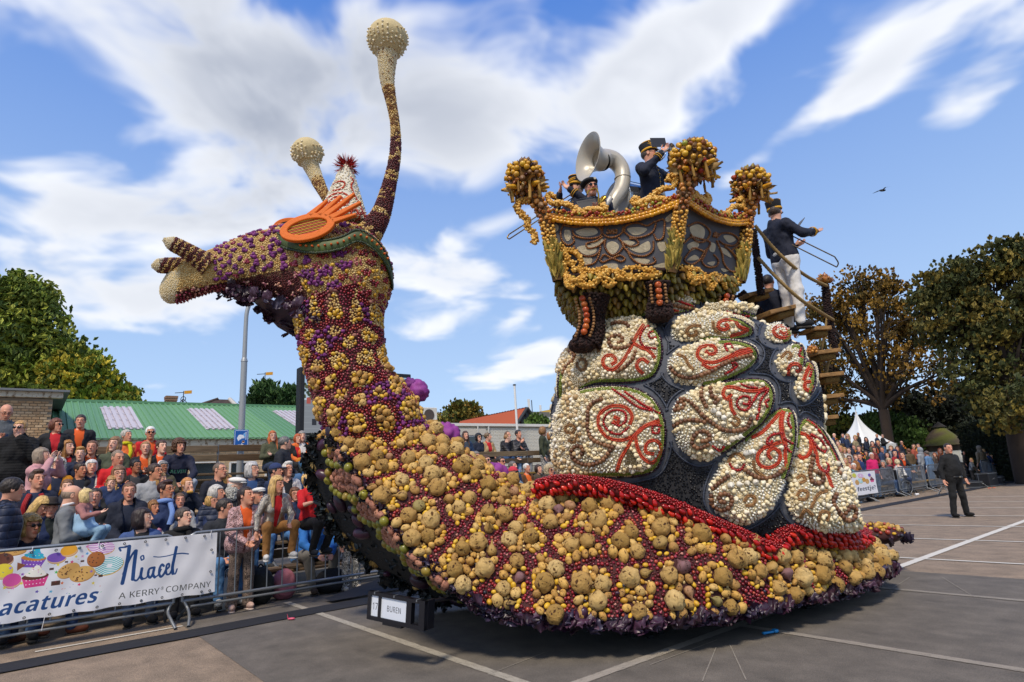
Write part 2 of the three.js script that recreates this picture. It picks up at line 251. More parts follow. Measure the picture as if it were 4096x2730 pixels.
// == printed banners
const canvasTex=(w,h,draw)=>{const c=document.createElement('canvas');c.width=w;c.height=h;const x=c.getContext('2d');draw(x,w,h);const t=new THREE.CanvasTexture(c);t.colorSpace=THREE.SRGBColorSpace;t.magFilter=THREE.LinearFilter;return t;};
function sweets(x,s){ // the printed sweets, in units of s canvas pixels
const disc=(cx,cy,rx,ry,rot,c,c2,kind)=>{
x.save();x.translate(cx,cy);x.rotate(rot);
if(kind==='donut'){x.fillStyle=c2;x.beginPath();x.ellipse(0,4*s,rx,ry,0,0,TAU);x.fill();x.fillStyle=c;x.beginPath();x.ellipse(0,0,rx*0.97,ry*0.95,0,0,TAU);x.fill();x.save();x.clip();x.strokeStyle='#f4f2f2';x.lineWidth=ry*0.1;for(let k=-8;k<9;k++){x.beginPath();for(let i=-10;i<=10;i++)x.lineTo(i/10*rx,k*ry*0.22+Math.sin(i*0.5)*ry*0.1+i*ry*0.02);x.stroke();}x.restore();x.fillStyle='#e9eaee';x.beginPath();x.ellipse(0,0,rx*0.2,ry*0.24,0,0,TAU);x.fill();}
else if(kind==='cookie'){x.fillStyle=c2;x.beginPath();x.ellipse(1*s,4*s,rx,ry,0,0,TAU);x.fill();x.fillStyle=c;x.beginPath();x.ellipse(0,0,rx,ry*0.96,0,0,TAU);x.fill();for(let k=0;k<16;k++){x.fillStyle=k%2?'#4a2a18':'#9a6a34';x.beginPath();x.ellipse((rnd()-0.5)*rx*1.4,(rnd()-0.5)*ry*1.4,rx*0.09,ry*0.07,rnd()*3,0,TAU);x.fill();}}
else{x.fillStyle=c2;x.beginPath();x.ellipse(3*s,8*s,rx,ry,0,0,TAU);x.fill();x.fillStyle='#d8b08a';x.beginPath();x.ellipse(2*s,5*s,rx,ry,0,0,TAU);x.fill();x.fillStyle=c;x.beginPath();x.ellipse(0,0,rx,ry*0.92,0,0,TAU);x.fill();}
x.restore();
};
const star=(cx,cy,r,c)=>{x.fillStyle=c;x.beginPath();for(let k=0;k<10;k++){const a=k*Math.PI/5-1.4,q=k%2?r*0.45:r;x.lineTo(cx+Math.cos(a)*q,cy+Math.sin(a)*q);}x.fill();};
const cup=(cx,cy,w,h,rot,paper,cake,cream)=>{x.save();x.translate(cx,cy);x.rotate(rot);x.fillStyle=paper;x.beginPath();x.moveTo(-w*0.5,0);x.lineTo(w*0.5,0);x.lineTo(w*0.36,h*0.5);x.lineTo(-w*0.36,h*0.5);x.fill();x.fillStyle='#f3e9f1';for(let k=0;k<12;k++){x.beginPath();x.arc((k%6-2.5)*w*0.13,h*(0.14+0.2*(k>5)),w*0.022,0,TAU);x.fill();}x.fillStyle=cake;x.beginPath();x.ellipse(0,-h*0.02,w*0.5,h*0.16,0,0,TAU);x.fill();x.fillStyle=cream;for(let k=0;k<4;k++){x.beginPath();x.ellipse(w*0.04*(k%2),-h*(0.12+k*0.11),w*(0.42-k*0.1),h*0.13,0.12,0,TAU);x.fill();}for(let k=0;k<14;k++){x.fillStyle=pick(['#d33','#ee3','#3a5','#fff','#c3c']);x.fillRect((rnd()-0.5)*w*0.6,-h*(0.05+rnd()*0.45),w*0.04,w*0.025);}x.restore();};
return{disc,star,cup};
}
{
const S0=-0.62,S1=2.125,Y0=0.335,Y1=1.085,CW=2048,CH=576,RB=9.075;
const tex=canvasTex(CW,CH,(x)=>{
setSeed(5);
x.fillStyle='#dcdde2';x.fillRect(0,0,CW,CH);
const at=(zx,zy)=>{const p=atR(zx*0.36985,2150+zy*0.36985,RB);return[(sOf(p)-S0)/(S1-S0)*CW,(Y1-p.y)/(Y1-Y0)*CH];};
const s=1.5,{disc,star,cup}=sweets(x,s),D=(zx,zy,rx,ry,rot,a,b,k)=>disc(...at(zx,zy),rx,ry,rot,a,b,k);
D(110,150,105,38,0.05,'#c99a52','#a97632','cookie');D(40,235,62,50,0.2,'#6b3c2c','#4c2417');D(35,362,62,60,0.3,'#e3cf3a','#b79c22');D(125,465,60,58,0.2,'#d2519a','#a8306f');
cup(...at(362,230),172,150,0.16,'#7b4bb0','#c47e35','#27a9c6');cup(...at(378,430),180,165,-0.02,'#d63d84','#5a2c1b','#ece8dd');
x.fillStyle='#8a5230';x.beginPath();x.moveTo(...at(185,275));x.lineTo(...at(280,300));x.lineTo(...at(180,365));x.fill();
D(608,220,66,44,0.05,'#7a54b4','#a8843c');D(742,140,60,48,-0.2,'#e2a327','#c2821b');
D(735,360,82,58,-0.5,'#d2a45c','#a9773a','cookie');D(885,395,92,66,-0.15,'#d6a95e','#b07d3d','cookie');
D(1095,105,106,66,0.25,'#c479c4','#d4ab56','donut');D(1180,308,110,76,-0.3,'#4fb8bd','#cfa64e','donut');D(1035,235,66,66,0.1,'#a8632c','#7d431b','cookie');
for(const[a,b,c]of[[600,95,'#d77fb5'],[850,122,'#4fb0cf'],[940,102,'#d77fb5'],[820,210,'#dccb4e'],[940,178,'#4f9bd6'],[890,207,'#d59abf'],[775,268,'#cf2f6e'],[625,300,'#e4d63c'],[605,380,'#3fae4e'],[985,370,'#8f6ac4'],[240,403,'#8a4fae'],[110,335,'#9a7fd0'],[228,500,'#dcc93a'],[668,497,'#d9713a'],[853,513,'#d42f66'],[1005,498,'#dcc93a'],[45,550,'#dcc93a'],[135,552,'#d77fb5'],[395,590,'#5b4aa6'],[545,588,'#4fa9cf']])star(...at(a,b),15,c);
x.fillStyle='#4b2a1b';for(const[a,b,w]of[[715,268,22],[888,260,26],[555,345,30],[598,497,62],[1085,420,32],[1033,412,20]]){const q=at(a,b);x.fillRect(q[0]-w/2,q[1]-w*0.3,w,w*0.6);}
for(let k=0;k<46;k++){x.strokeStyle=pick(['#c84','#c33','#46b','#3a6','#b5b']);x.lineWidth=3;const q=at(20+rnd()*1180,90+rnd()*520);x.beginPath();x.moveTo(...q);x.lineTo(q[0]+(rnd()-0.5)*26,q[1]+(rnd()-0.5)*18);x.stroke();}
// writing
const blue='#14427c',text=(str,a,b,size,sx,font,c)=>{const p=at(...a),q=at(...b);x.save();x.translate(...p);x.rotate(Math.atan2(q[1]-p[1],q[0]-p[0]));x.font=font.replace('#',size);x.fillStyle=c;const w=x.measureText(str).width;x.scale(Math.hypot(q[0]-p[0],q[1]-p[1])/w,sx);x.fillText(str,0,0);x.restore();};
text('acatures',[-45,860],[1040,702],158,1.06,'italic bold #px sans-serif',blue);text('v',[-190,880],[-40,858],158,1,'bold #px sans-serif',blue);
text('A KERRY',[1278,672],[1722,612],66,1.12,'#px sans-serif','#3b3f3e');text('®',[1735,575],[1772,570],42,1,'#px sans-serif','#3b3f3e');text('COMPANY',[1785,602],[2275,537],66,1.12,'#px sans-serif','#3b3f3e');
x.strokeStyle=blue;x.lineCap=x.lineJoin='round';
const pen=(w,pts)=>{x.lineWidth=w;const c=new THREE.CatmullRomCurve3(pts.map(([a,b])=>V(a,b,0)),false,'centripetal');x.beginPath();for(const q of c.getPoints(pts.length*8))x.lineTo(...at(q.x,q.y));x.stroke();};
pen(15,[[1302,148],[1288,118],[1312,112],[1350,108],[1390,92]]);pen(30,[[1395,100],[1378,230],[1350,370],[1320,500]]);pen(18,[[1330,400],[1370,300],[1420,200],[1458,145]]);pen(30,[[1468,150],[1452,280],[1438,400],[1432,455]]);pen(16,[[1432,455],[1470,470],[1510,420],[1530,345]]);
pen(24,[[1532,340],[1520,430],[1535,452]]);pen(14,[[1535,455],[1580,440],[1610,380]]);pen(12,[[1528,250],[1520,215],[1545,200],[1552,235],[1530,250]]);
pen(20,[[1655,330],[1615,345],[1600,410],[1620,440],[1650,400],[1668,330]]);pen(22,[[1668,330],[1655,410],[1672,436]]);pen(13,[[1672,436],[1710,410],[1740,350]]);
pen(20,[[1768,312],[1752,296],[1728,330],[1720,400],[1738,430],[1768,402],[1795,350]]);pen(17,[[1795,352],[1826,318],[1822,288],[1804,296],[1794,350],[1802,402],[1830,400],[1862,340]]);pen(26,[[1905,110],[1880,230],[1862,330],[1868,395]]);pen(13,[[1868,395],[1890,398],[1912,345]]);
pen(9,[[1660,212],[1720,216],[1800,205],[1880,185],[1960,178]]);pen(12,[[1880,186],[1960,176],[2035,182]]);
});
const rows=[];for(let i=0;i<=90;i++){const s=lerp(S0,S1,i/90),r=[];for(let j=0;j<=12;j++){const t=j/12,y=lerp(Y0,Y1,t);const w=0.010*Math.sin(s*9+y*7)*(1-t)+0.008*noise(s*3,y*5,2)+0.004*Math.sin(s*23-y*12);r.push(V(s-S0,y+(j?0:0.006*Math.sin(i*0.5)),w));}rows.push(r);}
const g=sheet(rows);{const uv=g.attributes.uv,p=g.attributes.position;for(let i=0;i<uv.count;i++)uv.setXY(i,p.getX(i)/(S1-S0),(p.getY(i)-Y0)/(Y1-Y0));}
const o=thing('banner','white printed banner with sweets, cupcakes and blue lettering on the front barrier','banner',street(S0,0,RB),STREET_TURN);
part('cloth',g,std({map:tex,roughness:0.55,side:THREE.DoubleSide}),o);
const eye=new THREE.TorusGeometry(0.011,0.0045,6,12),em=std({color:'#4d5053',metalness:0.7,roughness:0.4});
for(let k=0;k<12;k++)for(const y of[Y0+0.03,Y1-0.03]){const e=part('eyelet',eye,em,o);e.position.set(0.12+k*0.224,y,0.016);}
for(const[x,y]of[[2.68,0.87],[2.68,0.6],[2.68,0.365]])part('eyelet',eye,em,o).position.set(x,y,0.014);
for(const x of[0.79,1.42,2.66])part('cable_tie',rod(V(x,1.05,0.014),V(x+0.01,1.115,0.0),0.004,0.004,5),std({color:'#d9dadd'}),o);
part('cable_tie',rod(V(0.98,0.37,0.014),V(0.96,0.2,0.01),0.004,0.003,5),std({color:'#d9dadd'}),o);
renumber(o);
// the second banner, far right
const t2=canvasTex(512,256,(x)=>{setSeed(8);x.fillStyle='#e4e4e8';x.fillRect(0,0,512,256);const{disc,cup}=sweets(x,1);disc(250,30,26,24,0,'#cfd04a','#a9a22f');disc(190,40,24,22,0,'#d65a9c','#a33a72');disc(330,42,34,24,0.4,'#c479c4','#d4ab56','donut');disc(318,100,34,28,0.4,'#4fb8bd','#cfa64e','donut');disc(270,110,24,28,0,'#d2a45c','#a9773a','cookie');disc(395,110,22,28,0,'#d2a45c','#a9773a','cookie');disc(360,90,20,24,0,'#d9a036','#a9773a','cookie');disc(440,46,20,20,0,'#6a54b4','#a8843c');cup(462,100,60,56,0,'#d63d84','#5a2c1b','#6b2c4b');x.fillStyle='#17223c';x.font='bold 62px sans-serif';x.fillText('ken een feestje?',4,212,496);});
const p0=20.9,p1=24.35,bn=thing('banner','small white banner with sweets and dark lettering on the far right barrier','banner',street(p0,0,9.36),STREET_TURN);
const g2=new THREE.PlaneGeometry(p1-p0,0.78,20,4).translate((p1-p0)/2,0.69,0);displace(g2,(v)=>{v.z+=0.012*Math.sin(v.x*6+v.y*5);});part('cloth',g2,std({map:t2,roughness:0.6,side:THREE.DoubleSide}),bn);
}
// == grandstands of weathered planks
const woodMat=['#8b765c','#7d6a53','#97836a','#6f5d49','#a08c70','#83684a'].map((c)=>std({color:c,map:T.wood,roughness:0.85,bumpMap:T.wood,bumpScale:0.004}));
const yellowWood=std({color:'#c09a4c',map:T.wood,roughness:0.8});
const ROW_R=(k)=>10.05+0.8*k,SEAT_Y=(k)=>0.45+0.32*k;
function grandstand(s0,s1,rows,label,opts={}){
setSeed(100+Math.round(s0*10));
const o=thing('grandstand',label,'grandstand',street(s0,0,10),STREET_TURN),L=s1-s0;
const plankG=[0,1,2].map((i)=>{const g=rbox(1,0.045,0.15,0.008,1);return g;});
const span=2.8,n=Math.max(1,Math.round(L/span));
const plank=(x,y,z,len,w,h,turn,m)=>{const p=part('plank',plankG[0],m||pick(woodMat),o);p.scale.set(len,h/0.045,w/0.15);p.position.set(x,y+rr(-0.006,0.006),z);p.rotation.set(turn+rr(-0.03,0.03),rr(-0.004,0.004),rr(-0.004,0.004));};
for(let k=0;k<rows;k++)for(let i=0;i<n;i++){
const x=(i+0.5)*L/n,len=L/n-0.02,z=-(ROW_R(k)-10),y=SEAT_Y(k);
plank(x,y-0.03,z+0.1,len,0.17,0.045,0,rnd()<0.22?yellowWood:null);plank(x,y-0.03,z-0.08,len,0.15,0.045,0);
plank(x,y-0.13,z-0.42,len,0.24,0.04,0);if(k)plank(x,y-0.22,z-0.12,len,0.14,0.035,Math.PI/2);
}
for(let i=0;i<n;i++)for(const dy of[0.33,0.53])plank((i+0.5)*L/n,SEAT_Y(rows-1)+dy,-(ROW_R(rows-1)-10)-0.32,L/n-0.02,0.14,0.035,Math.PI/2);
for(let i=0;i<=n;i++){const x=clamp(i*L/n,0.03,L-0.03);part('support',merge([rod(V(x,0.25,0.1),V(x,SEAT_Y(rows-1)-0.12,-(ROW_R(rows-1)-10)-0.1),0.03,0.03,6),rod(V(x,0,-(ROW_R(rows-1)-10)-0.34),V(x,SEAT_Y(rows-1)+0.62,-(ROW_R(rows-1)-10)-0.34),0.028,0.028,6),rod(V(x,0,-0.05),V(x,0.4,-0.05),0.03,0.03,6),...[1,2,3,4].filter((k)=>k<rows).map((k)=>rod(V(x,SEAT_Y(k)-0.42,-(ROW_R(k)-10)),V(x,SEAT_Y(k)-0.05,-(ROW_R(k)-10)),0.024,0.024,6))]),steelDull,o);}
renumber(o);return o;
}
grandstand(0.25,6.35,6,'weathered plank grandstand packed with people on the left');
grandstand(8.4,17.4,5,'plank grandstand behind the snail neck, a row of people on top');
grandstand(21.5,37.0,5,'crowded plank grandstand on the far right below the tent');
{ // grey steps at the left end
const o=thing('stair','grey metal steps at the left end of the grandstand','stairs',street(-1.2,0,10),STREET_TURN),m=std({color:'#8f9496',roughness:0.6,metalness:0.2,bumpMap:T.rough,bumpScale:0.003});
for(let k=0;k<9;k++)part('step',rbox(1.42,0.2*(k+1),0.42,0.01,1).translate(0.7,0.1*(k+1),-0.3-k*0.42),m,o);
renumber(o);
const bl=thing('bench_block','blue folding seats under the plank bench behind the neck','seat',street(13.4,0,12.9),STREET_TURN);for(let i=0;i<5;i++)part('seat',rbox(0.55,0.3,0.05,0.02).translate(i*0.62,1.32,0),std({color:'#3c93c4',roughness:0.6}),bl);renumber(bl);
}
// == buildings on the left
const WALL=27;
const brickTone=['#b79b78','#a98b68','#c0a684','#9f8465','#b49470'].map((c)=>std({color:c,roughness:0.9,bumpMap:T.rough,bumpScale:0.006}));
const mortar=std({color:'#8d8272',roughness:0.95,bumpMap:T.rough,bumpScale:0.01});
const peel=std({color:'#d6d2c6',roughness:0.8,map:dataTex(256,64,(u,v,x,y)=>{const n=tileN(u,v,1.6,4,5)+0.5*(hashN(x>>1,y)-0.5);return n>0.34?[150,128,104]:[240,238,230];}),bumpMap:T.rough,bumpScale:0.008});
function brickWall(o,x0,x1,y0,y1,z,limit,yVis){
setSeed(9);const bw=0.215,bh=0.094,g=rbox(bw-0.018,bh-0.018,0.05,0.004,1),far=[];let n=0;
part('backing',box(x1-x0,y1-y0,0.3,(x0+x1)/2,(y0+y1)/2,z-0.16),mortar,o);
for(let r=Math.floor((y1-y0)/bh)-1;r>=0;r--)for(let c=-1;c<(x1-x0)/bw;c++){
const x=x0+(c+(r%2?0.5:0)+0.5)*bw,y=y0+(r+0.5)*bh;if(x-bw/2<x0-0.02||x+bw/2>x1+0.02)continue;
if(n<limit&&y>yVis){n++;const b=part('brick',g,pick(brickTone),o);b.position.set(x,y,z+rr(-0.004,0.004));}else far.push(g.clone().translate(x,y,z));
}
if(far.length)part('brickwork',merge(far),brickTone[0],o).userData.kind='stuff';
}
{
const e=atR(212,1590,WALL),s1=sOf(e),s0=s1-7,yTop=atR(100,1595,WALL).y,yF=atR(100,1566,WALL).y;
const o=thing('brick_building','yellow brick building with white flaking fascia behind the standing people at the left edge','building',street(s1,0,WALL),STREET_TURN);
brickWall(o,-2.15,0,0,yTop,0,300,yTop-2.9);
part('wall',box(5,yTop,0.3,-4.65,yTop/2,-0.15),std({color:'#ac9270',roughness:0.9}),o);
part('side_wall',box(0.3,yTop,9,-0.16,yTop/2,-4.8),std({color:'#ac9270',roughness:0.9,bumpMap:T.rough,bumpScale:0.01}),o);
part('fascia',box(7.4,yF-yTop-0.06,0.3,-3.42,(yF+yTop)/2,0.05),peel,o);part('roof',box(7.7,0.07,9.6,-3.4,yF,-4.4),std({color:'#6c7176',roughness:0.7}),o);
renumber(o);
}
{ // long building with the green ribbed roof
const eL=atR(205,1738,WALL),s0=sOf(atR(214,1700,WALL)),yE=atR(580,1759,WALL).y,yW=yE-0.42,RR=34,yR=atR(580,1621,RR).y,sEnd=16.5;
const o=thing('green_roof_building','long low brick building under a green ribbed metal roof','building',street(s0,0,WALL),STREET_TURN),L=sEnd-s0;
const wallTex=dataTex(512,256,(u,v,x,y)=>{const row=Math.floor(v*16),fy=(v*16)%1,fx=(u*12+(row%2)*0.5)%1,m=fy<0.14||fx<0.06;const k=0.85+0.3*hashN(Math.floor(u*12+(row%2)*0.5),row)+0.15*(hashN(x,y)-0.5);return m?[150,140,124]:[196*k,168*k,130*k].map((q)=>Math.min(q,255));});
wallTex.repeat.set(1/2.6,1/1.5);
const wm=std({map:wallTex,roughness:0.9});
part('wall',box(L,yW,0.3,L/2,yW/2,-0.15),wm,o);
part('fascia',box(L+0.1,0.42,0.12,L/2,yW+0.21,0.1),peel,o);
part('gutter',box(L+0.2,0.06,0.16,L/2,yE+0.01,0.16),std({color:'#4d5256',roughness:0.5}),o);
const gm=['#5e8d62','#598862','#639265'].map((c)=>std({color:c,roughness:0.55,bumpMap:T.rough,bumpScale:0.002})),dz=-(RR-WALL),dy=yR-yE,sl=Math.hypot(dz,dy),ang=Math.atan2(dy,-dz);
// each sheet: five trapezoid ribs
const pitch=0.235,ribs=5,sheetG=(()=>{const sh=new THREE.Shape();sh.moveTo(0,0);for(let i=0;i<ribs;i++){const x=i*pitch;sh.lineTo(x+0.135,0);sh.lineTo(x+0.155,0.05);sh.lineTo(x+0.205,0.05);sh.lineTo(x+0.225,0);sh.lineTo(x+pitch,0);}sh.lineTo(ribs*pitch,-0.01);sh.lineTo(0,-0.01);return new THREE.ExtrudeGeometry(sh,{depth:sl+0.25,bevelEnabled:false}).translate(0,0,-sl);})();
const rows=Math.floor((L+0.4)/(ribs*pitch));
for(let i=0;i<rows;i++){const m=part('roof_sheet',sheetG,pick(gm),o);m.position.set(-0.15+i*ribs*pitch,yE+0.06,0.08);m.rotation.x=ang;}
part('ridge_cap',box(L+0.3,0.12,0.4,L/2,yR+0.1,dz),gm[1],o);part('back_slope',box(L,0.06,sl,0,0,0).translate(L/2,0,-sl/2).rotateX(-ang).translate(0,yR,dz),gm[0],o);
part('gable',box(0.2,yR-0.4,0.2,L-0.1,yR/2-0.2,dz),wm,o);
// rooflights of cloudy ribbed plastic
const sk=std({color:'#b9b2b8',roughness:0.35,bumpMap:T.rough,bumpScale:0.004});
for(const[tx,ty,bx,by,w]of[[402,1640,475,1735,1.3],[752,1658,850,1748,1.3],[1100,1680,1180,1752,1.2]]){
const a=atR(tx,ty,lerp(WALL,RR,0.72)),x0=sOf(a)-s0;const g=[];for(let i=0;i<5;i++)g.push(box(0.13,0.075,sl*0.62,x0+i*pitch+0.18,0.035,-sl*0.5),box(0.1,0.022,sl*0.62,x0+i*pitch+0.06,0.008,-sl*0.5));
for(let k=0;k<4;k++)g.push(box(1.22,0.012,0.05,x0+0.56,0.065,-sl*(0.24+k*0.17)));
const m=part('rooflight',merge(g),sk,o);m.position.set(0,yE+0.08,0.08);m.rotation.x=ang;
}
// arched windows behind the benches
for(const px of[817,970,560,1110]){
const c=atR(px,1870,WALL),x=sOf(c)-s0,y=atR(px,1845,WALL).y,w=1.02,sh=new THREE.Shape();sh.moveTo(-w/2,-1.2);sh.lineTo(w/2,-1.2);sh.lineTo(w/2,0);sh.absarc(0,-0.55,Math.hypot(w/2,0.55),Math.atan2(0.55,w/2),Math.PI-Math.atan2(0.55,w/2),false);sh.lineTo(-w/2,-1.2);
const wn=part('window',new THREE.ExtrudeGeometry(sh,{depth:0.05,bevelEnabled:false}).translate(x,y,0),std({color:'#8a765c',roughness:0.9}),o);
part('frame',merge([box(w,0.07,0.08,x,y-0.05,0.05),box(0.07,1.1,0.08,x-w/2,y-0.6,0.05),box(0.07,1.1,0.08,x+w/2,y-0.6,0.05)]),std({color:'#cfcfca',roughness:0.7}),wn);part('pane',box(w-0.14,1.0,0.03,x,y-0.62,0.06),std({color:'#141a1c',roughness:0.15}),wn);
}
renumber(o);
}
{ // big video screen behind the neck
const R=19,a=atR(1216,1733,R),b=atR(1632,1516,R),c=atR(1216,1486,R),w=sOf(b)-sOf(a),h=c.y-a.y;
const o=thing('video_screen','large video screen showing legs on a grey street, behind the snail neck','screen',street(sOf(a),0,R),STREET_TURN);
const t=canvasTex(512,300,(x)=>{setSeed(3);const g=x.createLinearGradient(0,0,0,120);g.addColorStop(0,'#9cc3e6');g.addColorStop(1,'#c3d6e6');x.fillStyle=g;x.fillRect(0,0,512,300);for(let i=0;i<500;i++){x.fillStyle=pick(['#43512f','#5b5c35','#37432b','#6d6a3f']);x.beginPath();x.arc(rnd()*512,62+rnd()*75,4+rnd()*7,0,TAU);x.fill();}x.fillStyle='#8b9097';x.fillRect(0,140,512,160);x.fillStyle='#9aa0a6';for(let k=0;k<5;k++)x.fillRect(0,165+k*28,512,2);x.fillStyle='#2a2c33';x.fillRect(35,232,20,30);x.fillStyle='#b5564a';x.fillRect(10,128,18,30);x.fillStyle='#4b5a78';x.fillRect(60,98,40,48);x.fillStyle='#3f78c2';x.fillRect(62,146,14,56);x.fillRect(82,146,14,56);x.fillStyle='#e8e8e8';x.fillRect(60,202,18,8);x.fillRect(82,202,18,8);});
part('cabinet',rbox(w+0.3,h+0.3,0.35,0.03).translate(w/2,a.y+h/2,-0.22),std({color:'#15161a',roughness:0.6}),o);
part('display',new THREE.PlaneGeometry(w,h).translate(w/2,a.y+h/2,-0.03),std({color:'#000000',emissive:'#ffffff',emissiveMap:t,emissiveIntensity:0.55,roughness:0.5}),o);
for(const x of[0.3,w-0.3])part('leg',box(0.16,a.y,0.16,x,a.y/2,-0.25),std({color:'#26282c',roughness:0.5}),o);
renumber(o);
const rl=new THREE.RectAreaLight(0xcfdcea,0.9,w,h);rl.position.copy(street(sOf(a)+w/2,a.y+h/2,R-0.02));rl.lookAt(street(sOf(a)+w/2,a.y+h/2,0));scene.add(rl);
}
{ // lamp post with the parking disc sign
const R=15.0,b=atR(962,1790,R),top=atR(975,1440,R),arm=atR(993,1213,R),s=sOf(b);
const o=thing('street_lamp','tall grey lamp post rising behind the benches, its top bending right','lamp post',street(s,0,R),STREET_TURN),gm=std({color:'#9b9fa0',metalness:0.35,roughness:0.5});
part('pole',rod(V(0,0,0),V(0,top.y,0),0.08,0.072,12),gm,o);part('upper_pole',merge([rod(V(0,top.y,0),V(0,arm.y-0.6,0),0.054,0.05,12),rod(V(0,top.y-0.04,0),V(0,top.y+0.05,0),0.082,0.054,12)]),gm,o);
part('arm',tube([V(0,arm.y-0.62,0),V(0.02,arm.y-0.2,0),V(0.14,arm.y+0.15,0),V(0.32,arm.y+0.3,0),V(0.6,arm.y+0.36,0)],0.05,16,8),gm,o);
const hd=part('lamp_head',rbox(0.6,0.12,0.28,0.05).translate(0.85,arm.y+0.36,0),std({color:'#6d7276',roughness:0.5}),o);
const c=atR(964,1756,R-0.12),wS=sOf(atR(993,1756,R-0.12))-sOf(atR(935,1756,R-0.12)),hS=atR(964,1719,R-0.12).y-atR(964,1791,R-0.12).y;
const t=canvasTex(256,320,(x)=>{
x.fillStyle='#1d5fae';x.fillRect(0,0,256,320);x.strokeStyle='#e8eef6';x.lineWidth=7;x.beginPath();x.roundRect(13,13,230,294,16);x.stroke();
x.fillStyle='#f0f2f5';x.beginPath();x.moveTo(48,152);x.lineTo(78,96);x.quadraticCurveTo(110,82,140,92);x.quadraticCurveTo(165,98,176,120);x.lineTo(186,150);x.lineTo(170,152);x.lineTo(160,132);x.lineTo(164,158);x.lineTo(150,160);x.lineTo(138,138);x.lineTo(128,168);x.quadraticCurveTo(96,172,84,196);x.lineTo(76,206);x.fill();
x.lineWidth=6;x.strokeStyle='#e8eef6';x.strokeRect(200,44,16,128);x.fillStyle='#63b2e8';x.beginPath();x.arc(196,92,34,Math.PI*0.5,Math.PI*1.5);x.fill();x.lineWidth=4;x.stroke();
x.fillStyle='#e7b23c';x.beginPath();x.arc(164,216,24,0,TAU);x.fill();x.fillStyle='#20242c';x.beginPath();x.arc(164,216,20,Math.PI,TAU);x.fill();x.fillStyle='#b5402f';x.fillRect(148,216,32,7);x.fillStyle='#f0f2f5';x.fillRect(150,224,28,7);
x.fillStyle='#f5f7fa';x.fillRect(72,266,70,18);x.beginPath();x.moveTo(130,244);x.lineTo(186,275);x.lineTo(130,306);x.fill();
});
const sg=thing('parking_sign','blue parking sign with a hand, a disc and a white arrow on the lamp post','sign',V(c.x,c.y,c.z),STREET_TURN);
part('plate',rbox(wS,hS,0.02,0.009),std({color:'#2a6cb8',roughness:0.4}),sg);part('face',new THREE.PlaneGeometry(wS*0.985,hS*0.985).translate(0,0,0.0125),std({map:t,roughness:0.4}),sg);part('clamp',box(0.14,0.04,0.1,0,hS/2-0.15,-0.06),steel,sg);
}
